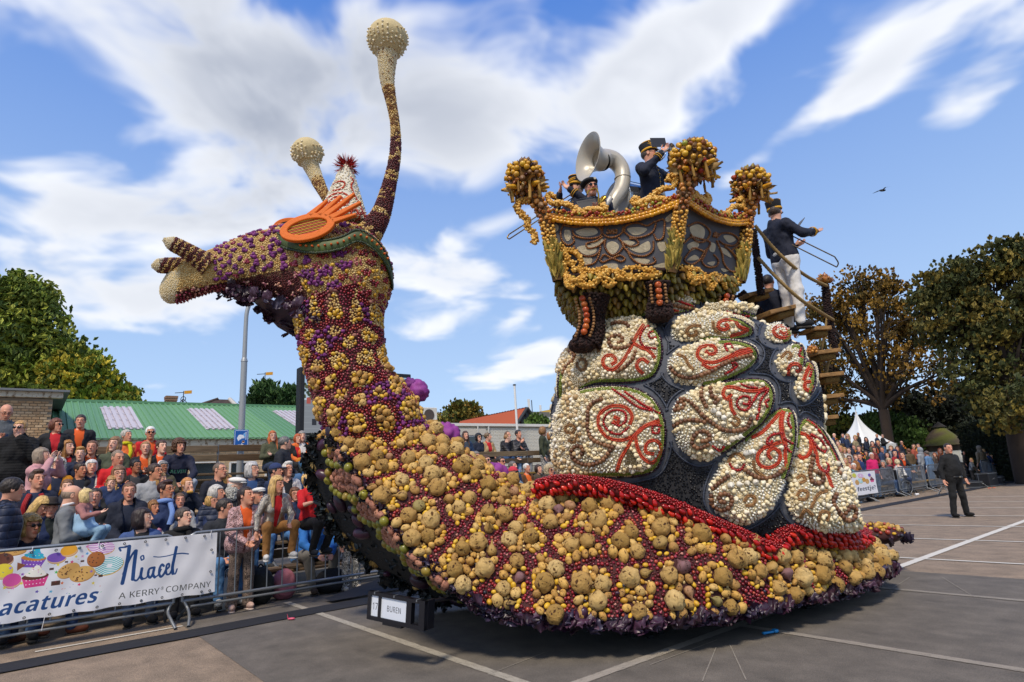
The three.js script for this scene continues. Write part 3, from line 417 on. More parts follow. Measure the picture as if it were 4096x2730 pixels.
{ // dark tiled roof, chimney and two weathervanes beyond
const R=60,roofM=std({color:'#584a42',roughness:0.85,map:dataTex(256,256,(u,v,x,y)=>{const a=(v*24)%1,b=(u*24)%1,k=(0.62+0.38*a)*(0.8+0.2*Math.sin(b*Math.PI))*(0.88+0.24*hashN(Math.floor(u*24),Math.floor(v*24)));return[255*k,250*k,245*k].map((q)=>Math.min(255,q));})});roofM.map.repeat.set(0.18,0.18);
const A=atR(745,1626,R),B=atR(950,1582,R),C=atR(1040,1600,R),W0=(p,dy=0,dr=0)=>{const s=sOf(p),r=rOf(p)+dr;return street(s,p.y+dy,r);};
const base=street(sOf(A),0,R),loc=(p)=>{const s=sOf(p)-sOf(A),r=rOf(p)-R;return V(s,p.y,-r);};
const o=thing('tiled_house','large house with a dark brown tiled hipped roof beyond the green roof','house',base,STREET_TURN);
const a=loc(A),b=loc(B),c=loc(C);a.y-=2.5;
const quad=(p,q,r2,s2)=>sheet([[p,q],[s2,r2]].map((k)=>k.map((z)=>z.clone())),{});
part('roof',quad(V(a.x-6,a.y-1,4),V(b.x+2,a.y-1,4),V(b.x,b.y,-3),V(b.x-1,b.y,-3)),Object.assign(roofM,{side:THREE.DoubleSide}),o);
part('roof_hip',quad(V(b.x+2,a.y-1,4),V(c.x+4,a.y-1,-2),V(c.x-0.2,c.y+0.3,-6),V(b.x,b.y,-3)),roofM,o);
part('hip_ridge',rod(V(b.x+1.95,a.y-1,4.1),V(b.x,b.y+0.05,-2.9),0.22,0.2,6),std({color:'#b9b6b0'}),o);part('wall',box(16,a.y-1,8,a.x+4,(a.y-1)/2,-1),std({color:'#7a5a48'}),o);part('ridge',rod(V(b.x-1,b.y,-3),V(a.x-3,a.y+1.2,-3),0.2,0.2,6),roofM,o);
const cl=atR(657,1620,45),cr=atR(706,1620,45),ct=atR(680,1587,45),w=sOf(cr)-sOf(cl),ch=thing('chimney','square brick chimney with round topped vents behind the green roof','chimney',street((sOf(cl)+sOf(cr))/2,0,45),STREET_TURN),cm=std({color:'#8a6a55',roughness:0.9,bumpMap:T.rough,bumpScale:0.02});
part('shaft',box(w*0.86,ct.y-0.3,w*0.86,0,(ct.y-0.3)/2,0),cm,ch);part('cap',merge([box(w,0.16,w,0,ct.y-0.08,0),box(w*0.94,0.14,w*0.94,0,ct.y-0.24,0)]),cm,ch);for(let i=0;i<4;i++)part('vent',box(0.09,0.3,0.03,(i-1.5)*w*0.19,ct.y-0.55,w*0.43),std({color:'#1c1512'}),ch);renumber(ch);
for(const[px,py,q,l]of[[734,1565,1622,'small weathervane with a gold flag right of the chimney'],[1060,1491,1560,'weathervane with a gold flag above the conifers']]){
const t=atDist(px,py,55),b0=atDist(px,q,55),v=thing('weathervane',l,'weathervane',V(t.x,0,t.z)),dm=std({color:'#202327',roughness:0.6});
part('mast',rod(V(0,b0.y-6,0),V(0,t.y,0),0.06,0.03,6),dm,v);part('flag',box(0.6,0.26,0.03,0.36,t.y-0.12,0),std({color:'#d69a2c',metalness:0.4,roughness:0.4}),v);part('pointer',rod(V(-0.7,t.y-0.12,0),V(0,t.y-0.12,0),0.03,0.03,5),dm,v);
part('stay',merge([[-1,0],[1,0],[0.3,1]].map(([x,z])=>rod(V(x*0.9,b0.y-0.4,z*0.9),V(0,lerp(b0.y,t.y,0.45),0),0.03,0.03,5))),dm,v);part('ornament',new THREE.TorusGeometry(0.2,0.03,5,14).translate(0,b0.y+0.5,0),dm,v);part('plinth',box(1.4,b0.y-0.3,1.4,0,(b0.y-0.3)/2,0),std({color:'#5a4a42'}),v);
}
}
// == behind the snail back: white brick annex, black shed, far flats
{
const R=24,a=atR(1730,1706,R),b=atR(2120,1722,R),yT=atR(1800,1702,R).y,s0=sOf(a)-3,s1=sOf(b)+2,L=s1-s0;
const o=thing('white_brick_annex','low flat roofed annex of white glazed brick behind the middle bench','building',street(s0,0,R),STREET_TURN);
part('wall',box(L,yT,5,L/2,yT/2,-2.5),std({color:'#9d9a8c',roughness:0.8}),o);
setSeed(4);const g=rbox(0.205,0.06,0.02,0.004,1),list=[];for(let r=0;r<26;r++)for(let c=0;c<L/0.22;c++)list.push(g.clone().translate((c+(r%2)*0.5+0.5)*0.22,yT-0.17-r*0.072,0.004+rr(0,0.006)));
part('brickwork',merge(list),std({color:'#d3d0c2',roughness:0.45}),o).userData.kind='stuff';
part('coping',box(L+0.2,0.13,5.2,L/2,yT+0.03,-2.5),std({color:'#dcdad2',roughness:0.7}),o);
for(const px of[1908,1951]){const x=sOf(atR(px,1730,R))-s0;part('downpipe',rod(V(x,0,0.08),V(x,yT-0.05,0.08),0.045,0.045,8),std({color:'#b9bab5'}),o);}
{const x=sOf(atR(1858,1770,R))-s0,y=atR(1858,1770,R).y;const w=part('window',box(2.0,0.9,0.08,x,y-0.1,0.03),std({color:'#c9cac6'}),o);part('pane',box(1.8,0.7,0.04,x,y-0.1,0.06),std({color:'#3c4547',roughness:0.15}),w);part('sill',box(2.4,0.3,0.1,x,y+0.48,0.06),std({color:'#c3beb0'}),w);}
renumber(o);
const ac=atR(1751,1688,R-0.5),u=thing('air_conditioner','cream air conditioning unit standing on the annex roof','air conditioner',street(sOf(ac),yT+0.09,R+0.6),STREET_TURN);
part('casing',rbox(1.05,0.75,0.45,0.03).translate(0,0.4,0),std({color:'#cfcbbf',roughness:0.6}),u);part('fan_grille',new THREE.CylinderGeometry(0.27,0.27,0.03,24).rotateX(Math.PI/2).translate(0.08,0.42,0.235),std({color:'#4a3f38',roughness:0.7}),u);part('foot',box(0.9,0.06,0.3,0,0.03,0),steelDull,u);
// black shed with an orange pantile roof and ivy
const R2=27,tip=atR(2106,1642,R2),lf=atR(2012,1790,R2),rg=atR(2200,1650,R2),h=thing('wooden_shed','black tarred plank shed with an orange pantile roof and ivy','shed',street(sOf(tip),0,R2),STREET_TURN+0.0);
const half=sOf(tip)-sOf(lf),yT2=tip.y,yE2=lf.y,bm=['#23262a','#2b2f34','#1d2023'].map((c)=>std({color:c,roughness:0.75,bumpMap:T.wood,bumpScale:0.01}));
const nb=14;for(let i=0;i<nb;i++){const y0=i*yT2/nb,y1=y0+yT2/nb,wid=Math.max(0.1,y1>yE2?half*(yT2-y1)/(yT2-yE2)+0.12:half);part('plank',box(wid*2,yT2/nb+0.02,0.04,0,(y0+y1)/2,0.02).rotateX(0).translate(0,0,i%2?0.006:0),bm[i%3],h);}
for(const e of[-1,1])part('barge_board',rod(V(0,yT2+0.12,0.08),V(e*(half+0.3),yE2-0.2,0.08),0.11,0.11,4),bm[1],h);
const tm=['#b4572e','#a64e2b','#c0643a','#93482c'].map((c)=>std({color:c,roughness:0.85})),tg=new THREE.CylinderGeometry(0.14,0.15,0.34,7,1,true,-Math.PI/2,Math.PI).rotateX(-Math.PI/2).scale(1,0.5,1);setSeed(14);
const slope=Math.hypot(half+0.3,yT2-yE2+0.32),an=Math.atan2(yT2-yE2+0.32,half+0.3),roofR=new THREE.Group();roofR.name='roof';h.add(roofR);roofR.position.set(0,yT2+0.14,0);roofR.rotation.set(0,0,-an);
const under=part('roof_board',box(slope,0.05,7,slope/2,-0.02,-3.5),tm[3],roofR);let nT=0;const restT=[];
for(let r=0;r<9;r++)for(let c=0;c<24;c++){const g2=tg.clone().rotateY(Math.PI/2).translate(0.17+r*0.32,0.03,-0.14-c*0.28);if(nT++<200)part('roof_tile',g2,pick(tm),roofR).rotation.z=0.05;else restT.push(g2);}
part('tiling',merge(restT),tm[1],roofR).userData.kind='stuff';part('far_slope',box(slope,0.06,7,-slope/2,0,-3.5).rotateZ(an).translate(0,yT2+0.1,0),tm[1],h);part('side_wall',box(0.1,yE2,6.6,half-0.1,yE2/2,-3.4),bm[0],h);
renumber(h);
// flat and masts farther off
const R3=70,f0=atR(2035,1700,R3),f1=atR(2380,1655,R3),fl=thing('apartment_block','pale yellow flat roofed block beyond the orange shed roof','building',street(sOf(f0),0,R3),STREET_TURN),fw=sOf(f1)-sOf(f0)+20,fy=f1.y;
part('wall',box(fw,fy,14,fw/2,fy/2,-7),std({color:'#6f6d66',roughness:0.85}),fl);part('parapet',box(fw-6,1.2,14.3,fw/2+6,fy-0.1,-7),std({color:'#c9a54f',roughness:0.8}),fl);for(let i=0;i<3;i++)part('window',box(2.2,1.6,0.1,1.8+i*3,fy-1.6,0.06),std({color:'#c3c6c4',roughness:0.3}),fl);
renumber(fl);
for(const[px,py,qy,w,l]of[[2114,1596,1650,0.35,'white panel antenna above the shed roof, left of the pair'],[2126,1600,1655,0.12,'thin dark antenna mast above the shed roof'],[2161,1620,1655,0.3,'pale grey panel antenna above the orange tiles'],[2235,1600,1660,0.3,'white panel antenna beside the shell edge']]){const t=atDist(px,py,84),b0=atDist(px,qy,84),an2=thing('antenna',l,'antenna',V(t.x,0,t.z));part('panel',rbox(w,t.y-b0.y-0.3,w*0.6,0.04).translate(0,(t.y+b0.y)/2+0.1,0),std({color:w>0.2?'#c9cdce':'#3b4146'}),an2);part('mast',rod(V(0,fy-2,-0.1),V(0,t.y-0.4,-0.1),0.06,0.06,6),steelDull,an2);}
const ft=atDist(2057,1541,30),fb=atDist(2068,1700,30),fp=thing('flagpole','bare white flagpole left of the black shed','flagpole',V(fb.x,0,fb.z));part('pole',rod(V(0,0,0),V((ft.x-fb.x)*0.45,ft.y,(ft.z-fb.z)),0.075,0.055,10),std({color:'#d8d9d6',roughness:0.4}),fp);part('cap',blob(0.09,(ft.x-fb.x)*0.45,ft.y,0,1,0.5,1),std({color:'#33363a'}),fp);
const lp=atR(1986,1760,15.5),sp=thing('stove_pipe','short black stove pipe with a cowl in front of the annex wall','pipe',street(sOf(lp),0,18),STREET_TURN);part('pipe',rod(V(0,0,0),V(0,lp.y-0.1,0),0.1,0.1,10),std({color:'#17191c',roughness:0.5}),sp);part('cowl',merge([new THREE.ConeGeometry(0.2,0.28,10).translate(0,lp.y+0.3,0),new THREE.CylinderGeometry(0.14,0.14,0.22,10).translate(0,lp.y+0.06,0)]),std({color:'#17191c',roughness:0.5}),sp);
}
// == trees: crowns of leaf clumps on real limbs
const leafG=(()=>{const g=new THREE.BufferGeometry();const p=[0,0,0,0.32,0.5,0.1,0,1,0,-0.32,0.5,0.1,0.05,0.1,0,0.1,0.42,0.42,0.05,0.95,0.2,0,0.45,-0.3];g.setAttribute('position',new THREE.Float32BufferAttribute(p,3));g.setAttribute('uv',new THREE.Float32BufferAttribute([0.5,0,1,0.5,0.5,1,0,0.5,0.5,0,1,0.5,0.5,1,0,0.5],2));g.setIndex([0,1,3,1,2,3,4,5,7,5,6,7]);g.computeVertexNormals();return g;})();
const leafMat=std({color:'#ffffff',map:T.leaf,roughness:0.75,side:THREE.DoubleSide}),barkMat=std({color:'#3a2f26',roughness:0.95,bumpMap:T.rough,bumpScale:0.03});
// blobs: [px, py, radius px, depth shift]; tones: css colours; opt: leaf size m, clumps per blob, leaves per clump, clump radius m, droop
function tree(name,label,dist,basePx,blobs,tones,o){
setSeed(o.seed);
const b0=atDist(basePx[0],basePx[1],dist),t=thing(name,label,o.cat||'tree',V(b0.x,0,b0.z),0,o.group),loc=(p)=>V(p.x-b0.x,p.y,p.z-b0.z);
const fork=loc(atDist(o.fork[0],o.fork[1],dist)),cols=tones.map((c)=>col(c).multiplyScalar(o.lift??2.3)),mats=[],cc=[],wood=[],r0=o.trunk||0.3;
wood.push(tube([V(0,0,0),V(fork.x*0.4+rr(-0.1,0.1),fork.y*0.5,fork.z*0.5),fork],r0,10,8));
const q=new THREE.Quaternion(),e=new THREE.Euler(),m=new THREE.Matrix4();
for(const[px,py,rp,dz=0,den=1]of blobs){
const d=dist+dz,c=loc(atDist(px,py,d)),R=rp/F*d*1.05,mid=fork.clone().lerp(c,0.5).add(V(rr(-0.12,0.12)*R,0.16*R,rr(-0.2,0.2)*R));
if(o.limbs!==false){const seg=10,pts=[fork.clone().lerp(V(0,0,0),0.12),fork,mid,c],cur=new THREE.CatmullRomCurve3(pts,false,'centripetal'),g=new THREE.TubeGeometry(cur,seg,1,6),P=g.attributes.position,cen=V();for(let i=0;i<=seg;i++){cur.getPointAt(i/seg,cen);const w=lerp(r0*0.5,0.03,Math.pow(i/seg,0.7))*(o.limbScale||1);for(let k=0;k<=6;k++){const id=i*7+k;P.setXYZ(id,cen.x+(P.getX(id)-cen.x)*w,cen.y+(P.getY(id)-cen.y)*w,cen.z+(P.getZ(id)-cen.z)*w);}}g.computeVertexNormals();wood.push(g);}
const nc=Math.round((o.clumps||24)*den);
for(let k=0;k<nc;k++){
let u;do{u=V(rr(-1,1),rr(-1,1),rr(-1,1));}while(u.lengthSq()>1||u.lengthSq()<0.05);
const len=u.length(),p=c.clone().addScaledVector(u,R*Math.pow(len,-0.35));if(p.y<0.2)continue;
if(o.limbs!==false&&rnd()<(o.twig??0.6))wood.push(tube([fork.clone().lerp(c,rr(0.45,0.95)).add(V(0,0.06*R,0)),c.clone().lerp(p,0.55).add(V(0,rr(-0.05,0.12)*R,0)),p],rr(0.012,0.03)*(o.limbScale||1),5,4));
const tone=pick(cols),lum=rr(0.78,1.2),cr=(o.clumpR||0.8)*rr(0.6,1.25);
for(let i=0;i<(o.leaves||30);i++){
let w;do{w=V(rr(-1,1),rr(-1,1),rr(-1,1));}while(w.lengthSq()>1);
const pos=p.clone().add(V(w.x*cr,w.y*cr*(o.flat||0.65)-(o.droop||0)*rnd()*cr,w.z*cr)),s=(o.leaf||0.2)*rr(0.6,1.3);
e.set(rr(-1,1)+(o.droop?2.6:0.5),rr(0,TAU),rr(-0.9,0.9));q.setFromEuler(e);m.compose(pos,q,V(s,s*(o.long||1),s));mats.push(m.clone());cc.push(tone.clone().multiplyScalar(lum*rr(0.8,1.2)));
}
}
}
const inst=new THREE.InstancedMesh(leafG,leafMat,mats.length);mats.forEach((x,i)=>{inst.setMatrixAt(i,x);inst.setColorAt(i,cc[i]);});inst.name='crown';inst.userData.kind='stuff';inst.castShadow=inst.receiveShadow=true;t.add(inst);
part('trunk',merge(wood),barkMat,t);
return t;
}
const GRN=['#4f5c1a','#5f6a1e','#3c4a18','#6d7022','#47531a'],YEL=['#77761f','#8a7d20','#5f6a1e','#96862a'],BRN=['#6d5218','#7d5e1a','#5a4717','#8a6a1f','#4d4418'],OLV=['#4a4a1c','#3c4119','#5c5622','#6d5f22','#343b18'],DRK=['#161f12','#1c2616','#121a10','#222b17'];
tree('conifer_tree','tall golden green conifer at the left edge above the brick building',46,[120,1700],[[95,1180,60],[150,1160,45],[40,1240,70],[140,1260,75],[190,1300,60],[60,1350,90],[170,1380,80],[230,1400,55],[20,1450,80],[110,1480,90],[210,1480,60],[60,1550,90],[160,1560,80],[-40,1350,90],[-30,1520,90],[70,1135,40],[-60,1220,70]],[...GRN,'#6f7424','#58661f'],{seed:1,fork:[105,1420],clumps:26,leaves:30,leaf:0.27,clumpR:0.85,droop:0.7,long:1.7,lift:3.2,trunk:0.4,twig:0.4});
tree('maple_tree','broad yellowing maple behind the left end of the green roof',42,[330,1640],[[290,1450,55],[340,1480,60],[270,1520,65],[360,1530,60],[310,1570,60],[420,1560,45],[470,1590,40],[250,1590,50],[380,1600,50],[440,1610,40],[500,1612,26]],[...YEL,...GRN],{seed:2,fork:[330,1590],clumps:26,leaves:34,leaf:0.32,clumpR:0.75,trunk:0.25,lift:3});
tree('fir_tree','dark green fir left of the video screen',52,[1070,1660],[[1062,1560,26],[1050,1600,38],[1085,1605,36],[1030,1635,40],[1075,1640,46],[1110,1632,34],[1010,1650,26]],['#2f4a22','#3a5628','#28401e','#456030'],{seed:3,fork:[1065,1620],clumps:24,leaves:26,leaf:0.30,clumpR:0.55,long:1.8,trunk:0.2,limbs:true,twig:0.2});
tree('fir_tree','second dark green fir close beside the video screen edge',50,[1170,1670],[[1166,1585,22],[1160,1615,28],[1185,1630,30],[1150,1650,30],[1195,1655,28]],['#2f4a22','#3a5628','#28401e','#456030'],{seed:4,fork:[1170,1640],clumps:24,leaves:26,leaf:0.28,clumpR:0.5,long:1.8,trunk:0.2,twig:0.2});
tree('autumn_tree','small autumn tree behind the white brick annex',58,[1850,1720],[[1840,1655,36],[1800,1675,34],[1880,1665,38],[1910,1690,28],[1770,1690,24],[1850,1695,40],[1830,1635,16],[1885,1640,14],[1955,1712,20]],['#6a6424','#7b6a26','#4f5522','#8a6a2a','#5a5f28'],{seed:5,fork:[1850,1700],clumps:20,leaves:20,leaf:0.34,clumpR:0.7,trunk:0.2});
tree('willow_tree','bright yellow green willow in front of the far flats',40,[2040,1720],[[2040,1675,22],[2020,1690,20],[2055,1695,22],[2035,1712,22]],['#8c8f24','#a0a02c','#76802a'],{seed:6,fork:[2040,1700],clumps:16,leaves:26,leaf:0.2,clumpR:0.4,droop:0.8,long:1.8,trunk:0.12});
tree('ivy_plant','green ivy climbing over the shed roof edge',33.4,[2180,1780],[[2140,1690,18],[2170,1705,26],[2165,1735,26],[2195,1735,26],[2210,1760,22],[2150,1755,16],[2120,1700,10],[2140,1775,14]],['#3f5a22','#4f6a2a','#34481c','#5d7430'],{seed:7,cat:'ivy',fork:[2180,1750],clumps:22,leaves:22,leaf:0.17,clumpR:0.3,flat:1,trunk:0.05,limbs:false});
tree('chestnut_tree','big brown leaved autumn tree with bare spreading limbs behind the tent',44,[3545,1690],[[3430,1160,70],[3500,1150,60],[3360,1220,70],[3560,1200,70],[3440,1260,90,1],[3290,1240,55],[3530,1310,90,-2],[3620,1270,55],[3350,1350,90,2],[3450,1400,90,1,0.7],[3600,1390,80,0,0.6],[3660,1340,50],[3300,1450,80],[3680,1450,80,-2,0.55],[3560,1480,80,0,0.5],[3400,1530,80,2,0.7],[3640,1540,90,1,0.5],[3300,1600,80,2],[3480,1600,70,3,0.5],[3760,1500,70,-2,0.5]],BRN,{seed:8,fork:[3535,1640],clumps:21,leaves:22,leaf:0.25,clumpR:0.7,trunk:0.3,limbScale:1.5,twig:0.9,lift:2.1});
tree('sycamore_tree','largest tree, olive and rust crown filling the right edge',36,[4060,1740],[[4020,1050,60],[4090,1020,60],[3950,1090,70],[3880,1110,55],[3800,1120,60],[3740,1160,50],[3830,1200,80],[3940,1190,90],[4060,1150,90],[3760,1260,70],[3870,1300,80],[3990,1300,90],[4100,1280,90],[3790,1370,80,1,0.7],[3900,1400,80,1],[4020,1420,90],[4120,1400,80],[3880,1500,75],[3990,1530,90],[4090,1540,80],[3930,1590,50],[4050,1640,70,-2],[4110,1600,60,-3],[3720,1200,40],[4200,1150,100],[4210,1350,100]],OLV,{seed:9,fork:[4050,1560],clumps:21,leaves:26,leaf:0.25,clumpR:0.68,trunk:0.42,twig:0.8});
tree('yew_tree','nearly black yew between the tent and the thatched pavilion',50,[3700,1780],[[3660,1660,60],[3720,1640,60],[3690,1720,70],[3760,1700,60],[3640,1740,50]],DRK,{seed:10,lift:1.5,fork:[3700,1750],clumps:40,leaves:30,leaf:0.32,clumpR:0.8,trunk:0.3,limbs:false});
tree('yew_tree','nearly black yew right of the thatched pavilion roof',52,[3870,1790],[[3820,1630,60],[3880,1620,60],[3840,1690,70],[3910,1690,60],[3900,1750,60],[3950,1740,40]],DRK,{seed:11,lift:1.5,fork:[3870,1750],clumps:40,leaves:30,leaf:0.32,clumpR:0.8,trunk:0.3,limbs:false});
tree('green_shrub','bushy mid green shrub just right of the white tent',46,[3590,1800],[[3530,1710,38],[3580,1720,44],[3630,1735,40],[3560,1760,40],[3620,1780,40],[3660,1760,30],[3500,1690,20]],['#3c5220','#4a6228','#2f441a','#57702e'],{seed:12,cat:'shrub',fork:[3590,1770],clumps:26,leaves:26,leaf:0.24,clumpR:0.55,trunk:0.1,limbs:false});
tree('young_tree','leafy green young tree behind the ladder of the float',48,[3270,1760],[[3290,1480,45],[3310,1540,40],[3270,1590,40],[3300,1640,50],[3330,1690,50],[3280,1720,50],[3240,1440,30]],['#55651f','#66702a','#434f1c','#77762c'],{seed:13,fork:[3300,1660],clumps:26,leaves:24,leaf:0.22,clumpR:0.6,trunk:0.15});
tree('birch_tree','yellow leaved tree showing above the far brick house',62,[3960,1740],[[3940,1650,30],[3975,1640,26],[3960,1680,34],[4000,1670,30]],YEL,{seed:15,fork:[3960,1700],clumps:22,leaves:24,leaf:0.34,clumpR:0.6,trunk:0.15});
// dark row of bushes that closes the square behind the crowd
{setSeed(16);const hb=[];for(let i=0;i<14;i++)hb.push([3260+i*45,1720+rr(-14,10)+i*1.5,46+rr(-8,8),rr(-1,1)]);tree('shrubbery','dark row of bushes behind the people of the right grandstand',50,[3500,1820],hb,['#2b3318','#353b1b','#22290f','#443f1c'],{seed:17,cat:'shrubs',fork:[3500,1790],clumps:30,leaves:24,leaf:0.3,clumpR:0.8,limbs:false,trunk:0.1});}
// == right: tent, pavilion, house, hedge
{
const d=39,top=atDist(3421,1632,d),l=atDist(3330,1792,d),r=atDist(3598,1790,d),c=V((l.x+r.x)/2,0,(l.z+r.z)/2),half=l.distanceTo(r)*0.5,eaveY=l.y,o=thing('party_tent','white pagoda tent with a tall pointed roof behind the right crowd','tent',V(top.x,0,top.z),0.35);
const rows=[];const HW=half*0.72;for(let i=0;i<=18;i++){const t=i/18,w=HW*(0.012+Math.pow(t,1.75)),y=lerp(top.y,eaveY,Math.pow(t,0.82)),ring=[];for(let k=0;k<=32;k++){const a=k/32*TAU+Math.PI/4,q=Math.max(Math.abs(Math.cos(a)),Math.abs(Math.sin(a))),sq=lerp(1,1/q,0.85);ring.push(V(Math.cos(a)*w*sq,y-0.10*Math.sin(t*Math.PI)*Math.abs(Math.cos(2*a)),Math.sin(a)*w*sq));}rows.push(ring);}
part('roof',sheet(rows),std({color:'#dfe1de',roughness:0.6,side:THREE.DoubleSide}),o);part('finial',rod(V(0,top.y-0.1,0),V(0,top.y+0.25,0),0.04,0.02,6),steel,o);
const v=HW*1.0;part('valance',merge([0,1,2,3].map((k)=>{const g=new THREE.PlaneGeometry(v*2,0.3,1,1).translate(0,eaveY-0.14,v);return g.rotateY(k*Math.PI/2);})),std({color:'#d5d8d6',roughness:0.7,side:THREE.DoubleSide}),o);for(const[a,b]of[[1,1],[-1,1],[1,-1],[-1,-1]])part('pole',rod(V(a*v,0,b*v),V(a*v,eaveY,b*v),0.04,0.04,8),steel,o);renumber(o);
const d2=46,t2=atDist(3749,1706,d2),l2=atDist(3672,1788,d2),r2=atDist(3878,1776,d2),w2=l2.distanceTo(r2)/2,p=thing('thatched_pavilion','round pavilion with a mossy brown thatched roof','pavilion',V((l2.x+r2.x)/2,0,(l2.z+r2.z)/2),0.2);
const th=new THREE.ConeGeometry(w2,t2.y-r2.y+0.2,8,6).translate(0,(t2.y+r2.y)/2+0.1,0);paintBy(th,(v3)=>{const n=fbm(v3.x*1.4,v3.y*2,v3.z*1.4);return n>0.08&&v3.x<0.5?[0.10,0.105,0.02]:[0.075+n*0.03,0.055+n*0.02,0.035];});part('roof',th,std({vertexColors:true,roughness:1,bumpMap:T.rough,bumpScale:0.05}),p);part('cap',new THREE.ConeGeometry(0.4,0.35,8).translate(0,t2.y+0.1,0),std({color:'#2a2620'}),p);part('wall',new THREE.CylinderGeometry(w2*0.72,w2*0.72,r2.y,8).translate(0,r2.y/2,0),std({color:'#4f473c'}),p);for(let k=0;k<8;k++){const a=k*TAU/8+0.4;part('window',box(0.9,0.7,0.06,0,r2.y-0.7,w2*0.71).rotateY(a),std({color:'#cfd0c8',roughness:0.4}),p);}renumber(p);
// brick house with grey slate roof
const d3=60,a=atDist(3960,1790,d3),hs=thing('brick_house','red brick house with a steep grey tiled roof at the right edge','house',V(a.x,0,a.z),-0.55),eave=atDist(3960,1735,d3).y,peak=atDist(4010,1600,d3).y,wl=11;
const brick=std({color:'#7a4535',roughness:0.9,map:dataTex(256,256,(u,v,x,y)=>{const row=Math.floor(v*24),fy=(v*24)%1,fx=(u*8+(row%2)*0.5)%1;const k=fy<0.15||fx<0.05?0.75:0.9+0.2*hashN(Math.floor(u*8+(row%2)*0.5),row);return[255*k,250*k,245*k].map((q)=>Math.min(255,q));})});brick.map.repeat.set(0.5,0.5);
part('wall',box(wl,eave,7,wl/2-0.5,eave/2,-3.5),brick,hs);const rf=std({color:'#8d9094',roughness:0.7,map:dataTex(256,256,(u,v)=>{const y=(v*14)%1,x=(u*14+(Math.floor(v*14)%2)*0.5)%1,k=(y<0.12?0.6:0.85+0.15*y)*(x<0.05?0.8:1);return[255*k,255*k,255*k];})});rf.map.repeat.set(0.25,0.25);
const pr=new THREE.Shape();pr.moveTo(-4.2,eave-0.2);pr.lineTo(0,peak);pr.lineTo(4.2,eave-0.2);const rg=new THREE.ExtrudeGeometry(pr,{depth:wl+1,bevelEnabled:false}).rotateY(Math.PI/2).translate(-1,0,-3.5);part('roof',rg,rf,hs);part('gutter',box(wl+1,0.14,0.16,wl/2-0.5,eave-0.14,0.75),std({color:'#d5d5d0'}),hs);part('downpipe',rod(V(2.9,0.5,0.1),V(2.9,eave-0.1,0.1),0.06,0.06,8),std({color:'#c9c9c4'}),hs);
for(const x of[1.2,4.6]){const w=part('window',box(1.7,1.5,0.1,x,eave-1.15,0.04),std({color:'#d8d9d4'}),hs);part('pane',box(0.7,1.25,0.05,x-0.38,eave-1.15,0.09),std({color:'#5a6a70',roughness:0.1}),w);part('pane',box(0.7,1.25,0.05,x+0.38,eave-1.15,0.09),std({color:'#5a6a70',roughness:0.1}),w);part('sill',box(1.9,0.1,0.2,x,eave-1.95,0.1),std({color:'#d8d9d4'}),w);}renumber(hs);
// clipped hedge: a box skinned with leaves
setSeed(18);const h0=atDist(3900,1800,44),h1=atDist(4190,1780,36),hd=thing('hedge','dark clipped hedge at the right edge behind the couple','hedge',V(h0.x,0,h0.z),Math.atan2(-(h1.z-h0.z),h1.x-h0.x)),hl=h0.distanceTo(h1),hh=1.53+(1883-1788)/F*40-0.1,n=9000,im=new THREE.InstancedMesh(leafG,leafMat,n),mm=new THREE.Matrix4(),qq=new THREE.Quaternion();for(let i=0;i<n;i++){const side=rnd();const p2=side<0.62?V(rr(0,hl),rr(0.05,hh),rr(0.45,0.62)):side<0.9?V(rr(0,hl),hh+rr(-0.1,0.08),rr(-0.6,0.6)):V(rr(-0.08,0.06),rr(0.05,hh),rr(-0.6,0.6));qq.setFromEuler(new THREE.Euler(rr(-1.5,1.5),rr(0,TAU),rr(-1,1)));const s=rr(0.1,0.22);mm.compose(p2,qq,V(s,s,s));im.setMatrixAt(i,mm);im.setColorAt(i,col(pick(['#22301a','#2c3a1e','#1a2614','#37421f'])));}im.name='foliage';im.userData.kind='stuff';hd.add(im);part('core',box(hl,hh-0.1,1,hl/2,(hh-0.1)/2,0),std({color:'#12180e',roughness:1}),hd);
}
{ // a gull
const p=atDist(3531,762,60),o=thing('bird','single dark bird gliding in the clear sky at the right','bird',p),m=std({color:'#3a3c40'});
part('body',blob(0.14,0,0,0,2.2,0.8,0.8),m,o);for(const s of[-1,1])part('wing',sheet([[V(0.05,0,0),V(-0.1,0,0)],[V(0.2*s,0.14,0.3*s),V(0.02*s,0.12,0.34*s)],[V(0.52*s,0.05,0.6*s),V(0.5*s,0.04,0.62*s)]]),std({color:'#3a3c40',side:THREE.DoubleSide}),o);renumber(o);
}
